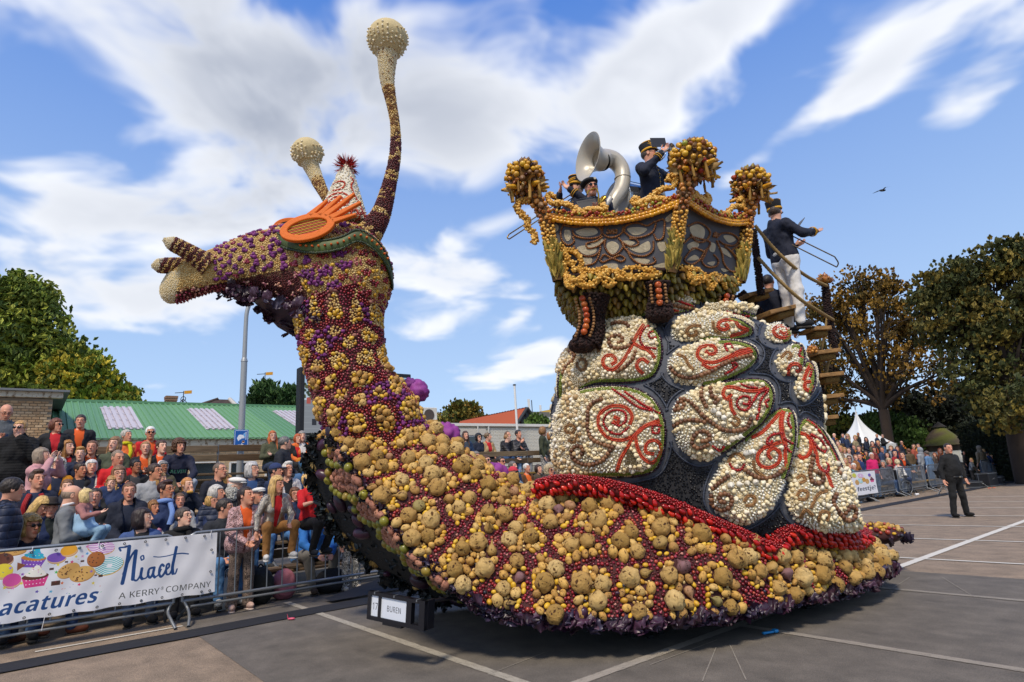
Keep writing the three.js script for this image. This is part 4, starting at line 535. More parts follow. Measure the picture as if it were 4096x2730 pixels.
// == people: bodies from distance fields
const headCache=new Map(),hairCache=new Map(),poseCache=new Map();
function headGeo(cell,beard,fem){
const key=cell+beard+fem;if(headCache.has(key))return headCache.get(key);
const w=fem?0.95:1,f=(x,y,z)=>{
const X=x/w;let d=ellip(X,y,z,0,0.03,-0.015,0.077,0.092,0.098);
d=smin(d,ellip(X,y,z,0,-0.045,0.018,0.058,fem?0.08:0.085,0.072),0.04);d=smin(d,ellip(X,y,z,0,-0.106,0.06,0.028,0.02,0.024),0.03);
d=smin(d,capsule(X,y,z,{x:-0.034,y:0.031,z:0.078},{x:0.034,y:0.031,z:0.078},0.011,0.011),0.018);
const ax=Math.abs(X);d=smax(d,-(Math.hypot(ax-0.031,y-0.01,z-0.103)-0.017),0.014);
d=smin(d,capsule(X,y,z,{x:0,y:0.016,z:0.09},{x:0,y:-0.027,z:0.109},0.008,0.013),0.012);d=smin(d,ellip(ax,y,z,0.013,-0.03,0.098,0.009,0.008,0.01),0.006);
d=smin(d,capsule(X,y,z,{x:-0.017,y:-0.059,z:0.086},{x:0.017,y:-0.059,z:0.086},0.008,0.008),0.008);d=smin(d,capsule(X,y,z,{x:-0.014,y:-0.072,z:0.084},{x:0.014,y:-0.072,z:0.084},0.008,0.008),0.008);
d=smax(d,-capsule(X,y,z,{x:-0.021,y:-0.0655,z:0.1},{x:0.021,y:-0.0655,z:0.1},0.0025,0.0025),0.003);
d=smin(d,smax(ellip(ax,y,z,0.079,0.0,-0.008,0.012,0.031,0.019),-ellip(ax,y,z,0.09,0.002,-0.004,0.008,0.018,0.01),0.006),0.008);
d=smin(d,capsule(X,y,z,{x:0,y:-0.06,z:-0.03},{x:0,y:-0.19,z:-0.045},fem?0.047:0.056,fem?0.05:0.062),0.03);
return d;
};
const g=nets(f,V(-0.105,-0.2,-0.13),V(0.105,0.135,0.14),cell);
paintBy(g,(p)=>{
const ax=Math.abs(p.x);let c=[1,1,1];
if(ax<0.026&&p.z>0.08&&p.y>-0.079&&p.y<-0.052)c=[0.8,0.5,0.48];else if(ax>0.012&&ax<0.052&&p.z>0.06&&p.y>0.027&&p.y<0.042)c=[0.42,0.34,0.28];
else if(ax>0.025&&p.z>0.045&&p.y<-0.005&&p.y>-0.05)c=[1.04,0.84,0.8];else if(p.z>0.1&&p.y<-0.01&&p.y>-0.045)c=[1.03,0.86,0.82];
if(ax>0.017&&ax<0.046&&p.z>0.066&&p.y>-0.004&&p.y<0.024)c=[0.7,0.56,0.52];
if(beard&&p.z>-0.01&&p.y<-0.038&&p.y>-0.135&&!(ax<0.022&&p.y>-0.076&&p.y<-0.056)&&(p.y<-0.05||p.z>0.07||ax>0.05)){const b=beard===2?[0.9,0.9,0.92]:[0.34,0.27,0.22];c=b;}
return c;
});
const eyes=[-1,1].map((e)=>{const s=new THREE.SphereGeometry(0.0125,10,8).rotateX(Math.PI/2).rotateY(Math.PI/2*0).translate(e*0.031*w,0.0105,0.0775);return paintBy(s,(p)=>{const r=Math.hypot(p.x-e*0.031*w,p.y-0.0105);return p.z>0.082&&r<0.0058?[0.05,0.04,0.035]:[1.25,1.45,1.6];});});
const out=merge([g,...eyes]);headCache.set(key,out);return out;
}
const HAIR={
short:(x,y,z)=>{const n=0.006*noise(x*60,y*30,z*60);return hairCut(ellip(x,y,z,0,0.036,-0.018,0.086,0.1,0.108)+n,x,y,z,0.045,0.072,0.2,-0.055);},
crop:(x,y,z)=>hairCut(ellip(x,y,z,0,0.033,-0.018,0.081,0.094,0.102),x,y,z,0.035,0.078,0.2,-0.05),
quiff:(x,y,z)=>{const n=0.007*noise(x*50,y*30,z*50);return hairCut(smin(ellip(x,y,z,0,0.034,-0.02,0.083,0.094,0.105),ellip(x,y,z,0,0.105,0.03,0.065,0.034,0.062),0.03)+n,x,y,z,0.045,0.078,0.2,-0.045);},
bob:(x,y,z)=>{const n=0.006*noise(x*70,y*14,z*70);return hairCut(smin(ellip(x,y,z,0,0.036,-0.016,0.09,0.102,0.11),ellip(x,y,z,0,-0.055,-0.03,0.1,0.095,0.092),0.05)+n,x,y,z,0.03,0.066,0.073,-0.14);},
mid:(x,y,z)=>{const n=0.007*noise(x*60,y*16,z*60);return hairCut(smin(ellip(x,y,z,0,0.04,-0.018,0.092,0.103,0.112),ellip(x,y,z,0,-0.02,-0.045,0.094,0.085,0.085),0.05)+n,x,y,z,0.03,0.07,0.078,-0.09);},
long:(x,y,z)=>{const n=0.008*noise(x*55,y*10,z*55),ax=Math.abs(x);let d=smin(ellip(x,y,z,0,0.036,-0.016,0.088,0.101,0.11),ellip(x,y,z,0,-0.06,-0.035,0.095,0.12,0.085),0.05);d=smin(d,capsule(ax,y,z,{x:0.075,y:-0.06,z:-0.01},{x:0.08,y:-0.31,z:0.03},0.034,0.022),0.05);d=smin(d,capsule(x,y,z,{x:0,y:-0.08,z:-0.08},{x:0,y:-0.3,z:-0.1},0.06,0.05),0.05);return hairCut(d+n,x,y,z,0.025,0.07,0.066,-0.36);},
pony:(x,y,z)=>{const n=0.005*noise(x*70,y*25,z*70);const c=hairCut(ellip(x,y,z,0,0.034,-0.018,0.083,0.096,0.105)+n,x,y,z,0.028,0.072,0.2,-0.05);return smin(c,capsule(x,y,z,{x:0,y:0.03,z:-0.115},{x:0.03,y:-0.2,z:-0.125},0.036,0.016)+n,0.02);},
sidepony:(x,y,z)=>{const n=0.005*noise(x*70,y*25,z*70);const c=hairCut(ellip(x,y,z,0,0.034,-0.018,0.083,0.096,0.105)+n,x,y,z,0.028,0.072,0.2,-0.06);return smin(c,capsule(x,y,z,{x:0.075,y:-0.06,z:-0.04},{x:0.06,y:-0.34,z:0.07},0.04,0.022)+n,0.03);},
bun:(x,y,z)=>{const n=0.007*noise(x*60,y*60,z*60);const c=hairCut(ellip(x,y,z,0,0.036,-0.018,0.085,0.098,0.107)+n,x,y,z,0.03,0.072,0.2,-0.06);return smin(c,ellip(x,y,z,0,0.085,-0.115,0.05,0.05,0.045)+n,0.02);},
curly:(x,y,z)=>{const n=0.016*noise(x*45,y*45,z*45);return hairCut(smin(ellip(x,y,z,0,0.05,-0.02,0.112,0.112,0.12),ellip(x,y,z,0,-0.04,-0.03,0.112,0.075,0.095),0.05)+n,x,y,z,0.03,0.066,0.074,-0.11);},
curlylong:(x,y,z)=>{const n=0.016*noise(x*40,y*34,z*40);return hairCut(smin(ellip(x,y,z,0,0.045,-0.02,0.1,0.106,0.115),ellip(x,y,z,0,-0.075,-0.03,0.125,0.1,0.095),0.05)+n,x,y,z,0.03,0.068,0.07,-0.18);},
ring:(x,y,z)=>Math.max(hairCut(ellip(x,y,z,0,0.02,-0.018,0.083,0.088,0.104),x,y,z,0.01,0.2,0.2,-0.055),y-0.045),
};
function hairCut(d,x,y,z,zf,yf,xf,low){const jag=0.011*noise(x*48,y*26,z*30);const face=smax(smax(zf+jag-z+Math.max(0,Math.abs(x)-0.05)*0.4,y-yf+jag+z*z*2.0,0.02),Math.abs(x)-xf,0.015);const lower=low-y+Math.max(0,z)*0.9*(low>-0.08?1:0);return smax(smax(d,-face,0.012),lower,0.02);}
function hairGeo(style,cell){const key=style+cell;if(!hairCache.has(key))hairCache.set(key,paintBy(nets(HAIR[style],V(-0.16,-0.39,-0.2),V(0.16,0.19,0.17),cell),(q)=>{const k=0.92+0.75*noise(q.x*75,q.y*9,q.z*75)+0.3*noise(q.x*160,q.y*30,q.z*160);return[k,k,k];}));return hairCache.get(key);}
const handG=(()=>{ // a hand along -y from the wrist, palm to +z, five unequal bent fingers
const J=[[-0.026,0.066,0.0068],[-0.009,0.075,0.0075],[0.009,0.072,0.0072],[0.026,0.058,0.0062]],bones=[];
for(const[x,l,r]of J){const a=V(x,-0.085,0),b=V(x*1.12,-0.085-l*0.5,0.008),c=V(x*1.12,-0.085-l*0.88,0.034);bones.push([a,b,r+0.001,r],[b,c,r,r-0.001]);}
bones.push([V(-0.03,-0.035,0.004),V(-0.052,-0.065,0.02),0.012,0.0095],[V(-0.052,-0.065,0.02),V(-0.052,-0.096,0.032),0.0095,0.008]);
const f=(x,y,z)=>{let d=smin(ellip(x,y,z,0,-0.055,0,0.04,0.045,0.016),capsule(x,y,z,V(0,0.02,0),V(0,-0.03,0),0.025,0.027),0.02);for(const[a,b,r,s]of bones)d=smin(d,capsule(x,y,z,a,b,r,s),0.006);return d;};
return nets(f,V(-0.075,-0.165,-0.03),V(0.06,0.03,0.06),0.0085);
})();
const ARMS={ // elbow and wrist from the shoulder; mirrored for the other side
lap:[[0.07,-0.26,0.02],[-0.1,-0.4,0.24]],crossed:[[0.07,-0.25,0.06],[-0.24,-0.2,0.22]],knees:[[0.05,-0.25,0.14],[-0.09,-0.42,0.34]],phone:[[0.05,-0.26,0.05],[-0.13,-0.2,0.28]],down:[[0.055,-0.28,-0.03],[0.06,-0.53,0.05]],
hips:[[0.19,-0.22,-0.05],[0.02,-0.4,0.06]],face:[[0.05,-0.2,0.15],[-0.14,0.06,0.2]],thighs:[[0.08,-0.27,0.03],[-0.02,-0.42,0.26]],up:[[0.08,-0.05,0.2],[-0.06,0.16,0.22]],out:[[0.12,-0.18,0.14],[0.05,-0.12,0.38]],side:[[0.12,-0.26,-0.04],[0.14,-0.5,0.02]],rail:[[0.06,-0.26,0.06],[-0.12,-0.42,0.26]],play:[[0.1,-0.14,0.16],[-0.1,0.1,0.3]],chin:[[0.05,-0.24,0.12],[-0.12,-0.02,0.2]],
};
function joints(o){
const w=o.w||1,hip=o.sit?0.1:0.93,lean=o.lean??(o.sit?0.16:0.02),T0=V(0,hip,0),up=V(0,Math.cos(lean),Math.sin(lean)),at=(x,y,z)=>V(x,hip+y*Math.cos(lean)-z*Math.sin(lean),y*Math.sin(lean)+z*Math.cos(lean));
const J={hip,at,up,w,chest:at(0,0.33,0.01),belly:at(0,0.14,0.015),neck:at(0,0.5,-0.015),head:at(0,0.5,-0.015).add(V(0,0.175,0.045)),arms:[],legs:[]};
for(const e of[-1,1]){
const a=ARMS[(e<0?o.armL:o.armR)||o.arm||'lap'],S=at(e*0.178*w,0.45,0),q=(v)=>S.clone().add(V(e*v[0],v[1]*Math.cos(lean*0.5)-0,v[2]+(o.sit?0.02:0)));
J.arms.push([S,q(a[0]),q(a[1]),e]);
let H=V(e*0.09*w,hip-0.02,0),K,A,Z;
if(o.sit){const sp=o.spread??0.13;K=V(e*sp,hip+0.0+(o.kneeUp||0),0.43);A=V(e*(o.ank??0.11),hip-0.43+(o.kneeUp||0),o.tuck??0.42);Z=0;}else{const st=o.stride?e*o.stride:0;K=V(e*(0.1+(o.stance||0)*0.5),0.5,0.015+st*0.55);A=V(e*(0.11+(o.stance||0)),0.085+(o.stride&&e<0?0.05:0),-0.02+st);}
J.legs.push([H,K,A,e]);
}
return J;
}
function poseGeo(key,o,cell){
const ck=key+'|'+cell;if(poseCache.has(ck))return poseCache.get(ck);
const J=joints(o),w=J.w,fat=o.fat||0,fem=o.fem,A=J.at;
const P=(u)=>[u.x,u.y,u.z];
const torso=(x,y,z)=>{let d=capsule(x/w,y,z*1.18,A(-0.07,0.04,0),A(0.07,0.04,0),0.115+fat*0.5,0.115+fat*0.5);const b=A(0,0.18,0.015+fat*0.35);d=smin(d,ellip(x,y,z,...P(b),0.145*w+fat*0.7,0.17,0.105+fat),0.08);const c=A(0,0.34,0.012);d=smin(d,ellip(x,y,z,...P(c),0.165*w+fat*0.3,0.17,0.112+fat*0.5),0.07);if(fem){const q=A(0,0.3,0.085+fat*0.4);d=smin(d,ellip(Math.abs(x),y,z,0.062,q.y,q.z,0.062,0.062,0.06),0.04);}d=smin(d,capsule(x,y,z,A(-0.145*w,0.445,0),A(0.145*w,0.445,0),0.058,0.058),0.06);return smin(d,capsule(x,y,z,A(0,0.46,-0.012),A(0,0.56,0),0.062,0.052),0.05);};
const arms=(x,y,z,off,end)=>{let d=1;for(const[s,e,h]of J.arms){const hh=end===1?h:e.clone().lerp(h,end);d=Math.min(d,smin(capsule(x,y,z,s,e,0.05+off,0.041+off),capsule(x,y,z,e,hh,0.041+off,0.027+off*1.05),0.03));}return d;};
const legs=(x,y,z,off,end)=>{let d=1;for(const[h,k,a]of J.legs){const aa=end===1?a:k.clone().lerp(a,end);d=Math.min(d,smin(capsule(x,y,z,h,k,0.082+off,0.056+off),capsule(x,y,z,k,aa,0.055+off,0.036+off*(o.flare||1.25)),0.04));}return d;};
const fold=(x,y,z)=>0.011*noise(x*12+3,y*9,z*12)+0.007*noise(x*26,y*22,z*26);
const lo=V(-0.5,o.sit?-0.42:-0.02,-0.36),hi=V(0.5,J.hip+0.72,0.72);
const body=nets((x,y,z)=>smin(smin(torso(x,y,z),arms(x,y,z,0,1),0.05),legs(x,y,z,-0.004,1),0.06),lo,hi,Math.max(cell,0.03));
const hem=o.hem??0.0,hemY=(x,y,z)=>{const t=(y-J.hip)*J.up.y+z*J.up.z;return hem-t;};
const sleeve=o.sleeve??0.97;
const base=(x,y,z)=>{let d=smin(torso(x,y,z)-(o.thick??0.02),arms(x,y,z,(o.thick??0.02)*0.9,sleeve),0.045);if(o.hemFlare)d=smin(d,capsule(x/1.05,y,z,A(-0.08,0,0),A(0.08,0,0),0.16,0.16),0.08);return d+fold(x,y,z);};
const collar=(x,y,z)=>{const n=A(0,0.525,0.0),r=Math.hypot(x,(z-n.z)*1.0)-0.072;return Math.hypot(r,(y-n.y)*0.55)-0.02;};
const neckHole=(x,y,z)=>{const a=A(0,0.5,0.0),b=A(0,0.75,0.03);return capsule(x,y,z,a,b,0.058,0.075);};
const wedge=(x,y,z)=>{const t=clamp(((y-J.hip)*J.up.y+z*J.up.z)/0.5,0,1);return Math.max(Math.abs(x)-(0.012+0.06*Math.pow(t,1.2)),-(z-J.up.z*0.3+0.0));};
const top=(open,col2)=>nets((x,y,z)=>{let d=base(x,y,z);if(col2)d=smin(d,collar(x,y,z),0.015);d=smax(d,hemY(x,y,z),0.015);d=smax(d,-neckHole(x,y,z),0.01);if(open)d=smax(d,-wedge(x,y,z),0.01);return d;},lo,hi,cell);
const R={J,body,cell,base,closed:null,openG:null,get top(){return this.closed||(this.closed=top(false,true));},get tee(){return this.teeG||(this.teeG=top(false,false));},get open(){return this.openG||(this.openG=top(true,true));},
get shirt(){return this.sh||(this.sh=nets((x,y,z)=>smax(smax(torso(x,y,z)-0.011,hemY(x,y,z)-0.02,0.01),-neckHole(x,y,z),0.01),lo,hi,cell));},
get pants(){return this.pt||(this.pt=nets((x,y,z)=>smin(legs(x,y,z,0.017,0.97),smax(capsule(x/w,y,z*1.12,A(-0.075,0.0,0),A(0.075,0.0,0),0.125+fat*0.5,0.125+fat*0.5),-(hemY(x,y,z)+0.1),0.02),0.05)+fold(x,y,z)*0.9,lo,hi,cell));},
shorts:null};
J.baseF=base;poseCache.set(ck,R);return R;
}
const shoeG=(()=>{const g=nets((x,y,z)=>{let d=smin(ellip(x,y,z,0,0.02,0.075,0.046,0.045,0.085),ellip(x,y,z,0,0.035,-0.02,0.038,0.06,0.055),0.04);return smax(d,-0.03-y,0.006);},V(-0.07,-0.05,-0.1),V(0.07,0.11,0.19),0.012);const s=nets((x,y,z)=>smax(smin(ellip(x,y,z,0,-0.02,0.075,0.05,0.05,0.09),ellip(x,y,z,0,-0.02,-0.025,0.042,0.05,0.055),0.04),Math.abs(y+0.034)-0.014,0.004),V(-0.07,-0.06,-0.1),V(0.07,0.02,0.19),0.014);return{g,s};})();
const SKIN=['#d9a58a','#cf9478','#e2b399','#a06a4c','#c98a68'].map((c)=>std({color:c,vertexColors:true,roughness:0.55}));
const matCache=new Map();
const fab=(c,kind='cloth')=>{if(typeof c!=='string')return c;const k=c+kind;if(!matCache.has(k))matCache.set(k,std(kind==='shiny'?{color:c,roughness:0.3,metalness:0.35,bumpMap:T.cloth,bumpScale:0.004}:kind==='quilt'?{color:c,roughness:0.6,bumpMap:T.quilt,bumpScale:0.014}:kind==='hair'?{color:c,roughness:0.5,vertexColors:true,bumpMap:T.cloth,bumpScale:0.006}:kind==='knit'?{color:c,roughness:0.95,bumpMap:T.knit,bumpScale:0.006}:{color:c,roughness:0.85,bumpMap:T.cloth,bumpScale:0.004}));return matCache.get(k);};
const glassG={sun:(()=>{const f=[];for(const e of[-1,1]){f.push(new THREE.SphereGeometry(0.023,10,8).scale(1.05,0.85,0.35).translate(e*0.032,0.009,0.1),rod(V(e*0.055,0.014,0.095),V(e*0.082,0.012,0.0),0.003,0.003,4));}f.push(rod(V(-0.02,0.015,0.108),V(0.02,0.015,0.108),0.0035,0.0035,4));return merge(f);})(),spec:(()=>{const f=[];for(const e of[-1,1]){f.push(new THREE.TorusGeometry(0.021,0.0022,5,16).scale(1.1,0.85,1).translate(e*0.032,0.008,0.105),rod(V(e*0.055,0.014,0.103),V(e*0.082,0.012,0.0),0.0022,0.0022,4));}f.push(rod(V(-0.012,0.011,0.109),V(0.012,0.011,0.109),0.0022,0.0022,4));return merge(f);})()};
const darkGloss=std({color:'#0c0c0e',roughness:0.12}),specM=std({color:'#2a2320',roughness:0.3});
const POSES={
lap:{sit:1,arm:'lap'},crossed:{sit:1,arm:'crossed',lean:0.08},knees:{sit:1,arm:'knees',lean:0.42,spread:0.2},phone:{sit:1,arm:'phone',lean:0.22},thighs:{sit:1,arm:'thighs'},eat:{sit:1,arm:'face',lean:0.1},chin:{sit:1,armL:'chin',armR:'crossed',lean:0.2},lean:{sit:1,arm:'crossed',lean:0.4,spread:0.16},
stand:{arm:'down'},standX:{arm:'crossed'},standPhone:{arm:'phone',lean:0.06},standHips:{armL:'hips',armR:'down'},standFace:{armL:'down',armR:'face'},standUp:{arm:'up',lean:0.05},walk:{arm:'down',stride:0.2},rail:{arm:'rail',lean:0.2},hold:{armL:'phone',armR:'crossed',stride:0.16},drum:{arm:'phone',lean:0.05},play:{arm:'play'},playLow:{armL:'out',armR:'phone',lean:0.05},perch:{sit:1,armL:'side',armR:'thighs',lean:0.3,spread:0.22,ank:0.2,tuck:0.34},perch2:{sit:1,armL:'out',armR:'side',lean:-0.05,spread:0.17,ank:0.12,tuck:0.2},heavy:{arm:'side',fat:0.05,stance:0.08},
};
const LOOK=V(-1.6,4.2,-6.6);
let personSeed=1;
const poseF=(G,q)=>G.base(q.x,q.y,q.z);
function person(o){
setSeed(1000+personSeed++);
const near=o.far?0:1,cell=near?0.023:0.036,pn=o.pose||'lap',base=POSES[pn],sit=base.sit,fem=o.f?1:0;
const opt={...base,fem,w:fem?0.92:1.02,fat:(base.fat||0)+(o.fat||0),...(o.px||{})},key=pn+fem+(o.fat||0)+JSON.stringify(o.px||0),G=poseGeo(key,opt,cell),J=G.J;
// where the head is seen decides the place
const v=rayOf(o.p[0],o.p[1]);let pos,k,headUp=J.head.y;
if(o.at){pos=o.at.clone();k=o.k||1;}else if(sit&&o.r===undefined){
let t=6;for(let i=0;i<400;i++,t+=0.1){const q=EYE.clone().addScaledVector(v,t);if(rOf(q)>=10&&q.y<=1.24+0.4*(rOf(q)-10.05)+0.02||rOf(q)>14.6)break;}
const row=clamp(Math.round((rOf(EYE.clone().addScaledVector(v,t))-10.05)/0.8),0,5),fwd=J.head.z,q=atR(o.p[0],o.p[1],ROW_R(row)-fwd+0.02);k=clamp((q.y-SEAT_Y(row))/headUp,o.kid?0.7:0.9,1.12);pos=V(q.x,q.y-headUp*k,q.z).addScaledVector(N,fwd*k);
}else{const q=atR(o.p[0],o.p[1],o.r-J.head.z);const fy=o.fy??0;k=o.k||clamp((q.y-fy)/headUp,0.55,1.2);pos=V(q.x,o.k?q.y-headUp*k:q.y-headUp*k,q.z).addScaledVector(N,J.head.z);}
const face=Math.atan2(-N.x,-N.z)+(o.turn||0)*Math.PI/180,t=thing('person',o.l,'person',pos,face,o.grp);
t.scale.setScalar(k);
// the head turns to what passes
const hw=J.head.clone().multiplyScalar(k).applyAxisAngle(V(0,1,0),face).add(pos);let yaw=o.y!==undefined?o.y*Math.PI/180:Math.atan2(LOOK.x-hw.x,LOOK.z-hw.z)-face+rr(-0.22,0.22);while(yaw>Math.PI)yaw-=TAU;while(yaw<-Math.PI)yaw+=TAU;yaw=clamp(yaw,-1.5,1.5);
const pit=o.pi!==undefined?o.pi*Math.PI/180:rr(-0.16,-0.02),M=new THREE.Matrix4().makeRotationFromEuler(new THREE.Euler(pit,yaw,rr(-0.06,0.06),'YXZ')).setPosition(J.head),hs=o.kid?1.13:1;M.scale(V(hs,hs,hs));
const white=(g)=>g.attributes.color?g:paint(g,1,1,1),list=[white(G.body),headGeo(near?0.0085:0.014,o.beard||0,fem).clone().applyMatrix4(M)];
for(const[s,e,h,sd]of J.arms){const q=new THREE.Quaternion().setFromUnitVectors(V(0,-1,0),h.clone().sub(e).normalize()),m=new THREE.Matrix4().compose(h,q,V(sd<0?-1:1,1,1));const g=handG.clone().applyMatrix4(m);if(sd<0){const ix=g.index.array;for(let i=0;i<ix.length;i+=3){const a=ix[i];ix[i]=ix[i+1];ix[i+1]=a;}}list.push(white(g));}
const sk=SKIN[o.sk??Math.floor(rnd()*3)];
part('body',merge(list),sk,t);
const kind=o.tk||'cloth';
if(o.o){part('jacket',G.open,fab(o.t,kind),t);part('shirt',G.shirt,fab(o.o),t);}else part(o.tee?'shirt':'jacket',o.tee?G.tee:G.top,fab(o.t,kind),t);
if(near&&!o.o&&!o.tee&&!o.scarf&&!(o.px&&o.px.thick)&&rnd()<0.6){const pts=[];for(let i=0;i<=6;i++){const yy=lerp(0.02,0.47,i/6),q=J.at(0,yy,0);let zz=0.3;for(let k=0;k<60;k++){zz-=0.004;const w2=J.at(0,yy,zz);if(poseF(G,w2)<0)break;}pts.push(J.at(0,yy,zz+0.003));}part('zip',tube(pts,0.004,12,5),fab(pick(['#8d8f92','#2a2b2e','#4c4e52'])),t);}
const visibleLegs=o.legs!==0;
if(visibleLegs){part('trousers',G.pants,fab(o.tr||pick(['#2f4666','#24344d','#1c1d22','#3d587d','#34343a'])),t);for(const[h,kn,a,e]of J.legs){const sc=o.shoe||'#1b1a1c',s=part('shoe',shoeG.g,fab(sc),t);s.position.set(a.x,a.y-0.045,a.z+0.01);s.rotation.y=e*0.2;const so=part('sole',shoeG.s,fab(o.sole||'#38342f'),s);}}
const hc=o.hc||'#5b3c25';
if(o.h&&o.h!=='none'){const h=part('hair',hairGeo(o.h,near?0.0105:0.017),fab(hc,'hair'),t);M.decompose(h.position,h.quaternion,h.scale);}
const onHead=(name,g,m,dy=0,dz=0,rx=0)=>{const h=part(name,g,m,t);const L=M.clone().multiply(new THREE.Matrix4().makeTranslation(0,dy,dz)).multiply(new THREE.Matrix4().makeRotationX(rx));L.decompose(h.position,h.quaternion,h.scale);return h;};
if(o.g&&near)onHead(o.g==='sun'?'sunglasses':'glasses',glassG[o.g==='up'?'spec':o.g],o.g==='sun'?darkGloss:specM,o.g==='up'?0.085:0,o.g==='up'?-0.02:0,o.g==='up'?-0.7:0);else if(o.g==='sun')onHead('sunglasses',glassG.sun,darkGloss);
if(o.hat){const hm=fab(o.hatC||'#22242a');const H={brim:()=>merge([new THREE.LatheGeometry([[0.001,0.155],[0.045,0.16],[0.072,0.145],[0.083,0.09],[0.092,0.055],[0.12,0.05],[0.155,0.062],[0.16,0.066],[0.15,0.054],[0.1,0.042]].map(([a,b])=>new THREE.Vector2(a,b)),24).scale(0.95,1,1.12)]),cap:()=>merge([new THREE.SphereGeometry(0.102,18,10,0,TAU,0,Math.PI/2).scale(0.9,0.95,1.08).translate(0,0.045,-0.01),new THREE.CylinderGeometry(0.082,0.088,0.008,18,1,false,-1.1,2.2).scale(1,1,1.2).translate(0,0.05,0.075).rotateX(0.1)]),flat:()=>merge([new THREE.SphereGeometry(0.112,18,10).scale(0.95,0.42,1.15).translate(0,0.095,0.01),new THREE.SphereGeometry(0.06,14,8).scale(1.2,0.18,0.8).translate(0,0.07,0.1)]),shako:()=>merge([new THREE.LatheGeometry([[0.001,0.18],[0.085,0.182],[0.1,0.172],[0.096,0.1],[0.09,0.04],[0.084,0.036]].map(([a,b])=>new THREE.Vector2(a,b)),22).scale(0.98,1,1.12).rotateX(-0.05),new THREE.CylinderGeometry(0.09,0.1,0.008,18,1,false,-1.0,2.0).scale(1,1,1.1).rotateX(0.32).translate(0,0.035,0.045)]),beret:()=>new THREE.SphereGeometry(0.118,18,10).scale(0.98,0.42,1.05).translate(-0.012,0.09,-0.008).rotateZ(0.12),hood:()=>nets((x,y,z)=>smax(smax(smin(ellip(x,y,z,0,0.03,-0.02,0.108,0.125,0.13),ellip(x,y,z,0,-0.12,-0.03,0.11,0.09,0.12),0.06),-smax(smax(0.02-z,y-0.085,0.03),Math.abs(x)-0.075,0.02),0.015),-(y+0.2),0.01),V(-0.15,-0.25,-0.18),V(0.15,0.18,0.15),0.014),band:()=>new THREE.TorusGeometry(0.094,0.014,6,20).scale(0.95,1.05,1).rotateX(Math.PI/2+1.1).translate(0,0.055,0.0)};const hk='H'+o.hat;if(!hairCache.has(hk))hairCache.set(hk,H[o.hat]());onHead(o.hat==='hood'?'hood':o.hat==='band'?'hair_band':'hat',hairCache.get(hk),hm);if(o.hat==='shako'){const gold=fab('#d8a12a');onHead('hat_band',merge([new THREE.TorusGeometry(0.094,0.0085,6,22).scale(0.97,1.1,1.9).rotateX(Math.PI/2).translate(0,0.06,0),new THREE.TorusGeometry(0.1,0.005,6,22).scale(0.97,1.1,1.4).rotateX(Math.PI/2).translate(0,0.165,0),tube([V(-0.088,0.15,0.03),V(-0.045,0.09,0.1),V(0.03,0.1,0.112),V(0.088,0.15,0.02)],0.008,12,6),tube([V(-0.088,0.13,0.02),V(-0.05,0.07,0.1),V(0.035,0.08,0.11),V(0.09,0.13,0.01)],0.006,12,6)]),gold);}if(o.hat==='beret'){onHead('badge',new THREE.CylinderGeometry(0.017,0.017,0.008,10).rotateX(Math.PI/2).translate(0.03,0.09,0.105),fab('#b9b2a0'));}if(o.hat==='brim')onHead('hat_band',new THREE.TorusGeometry(0.093,0.008,6,22).scale(0.95,1.12,1.3).rotateX(Math.PI/2).translate(0,0.06,0),fab('#161616'));}
if(o.scarf){const n=J.at(0,0.5,0.01);part('scarf',merge([new THREE.TorusGeometry(0.085,0.034,8,18).rotateX(Math.PI/2-0.2).translate(n.x,n.y+0.02,n.z),...(o.garland?[]:[tube([V(0.05,n.y,n.z+0.1),V(0.07,n.y-0.14,n.z+0.17),V(0.04,n.y-0.28,n.z+0.18)],0.035,8,7)])]),fab(o.scarf,'knit'),t);}
if(o.garland){const n=J.at(0,0.47,0.03);for(let i=0;i<18;i++){const a=i/18*TAU,p=V(Math.sin(a)*0.12,n.y-0.06-0.11*Math.cos(a),n.z+0.06+0.1*(0.5+0.5*Math.cos(a)));part('flower',blob(0.027,p.x,p.y,p.z,1,1,0.7,1),fab(['#d8342a','#e7b52a','#23201e'][i%3]),t);}}
if(o.extra)o.extra(t,J,M,onHead);
renumber(t);return t;
}
// == the parade float: local x to its tail, y up, z towards the viewer's side
const FO=V(2.0,0,-7.4),FT=5*Math.PI/180;
const float=thing('parade_float','huge giraffe headed snail float covered in vegetables, a carved crown on its shell','parade float',FO,FT);
float.updateMatrixWorld(true);
const YAX=V(0,1,0),CAM=float.worldToLocal(EYE.clone());
const rayL=(px,py)=>rayOf(px,py).applyAxisAngle(YAX,-FT);
const lp=(px,py,z)=>{const v=rayL(px,py);return CAM.clone().addScaledVector(v,(z-CAM.z)/v.z);};
const pxL=(p)=>toPx(p.clone().applyAxisAngle(YAX,FT).add(FO));
const distL=(p)=>p.distanceTo(CAM);
const mpp=(p)=>distL(p)/F; // metres per photo pixel there
const toWorld=(p)=>p.clone().applyAxisAngle(YAX,FT).add(FO);
const withBVH=(g)=>{g.bvh=new MeshBVH(g);return g;};
const RAY=new THREE.Ray();
function hit(g,px,py){RAY.origin.copy(CAM);RAY.direction.copy(rayL(px,py));const h=g.bvh.raycastFirst(RAY,THREE.DoubleSide);if(!h)return null;const n=h.face.normal.clone();if(n.dot(RAY.direction)>0)n.negate();return{p:h.point.clone(),n};}
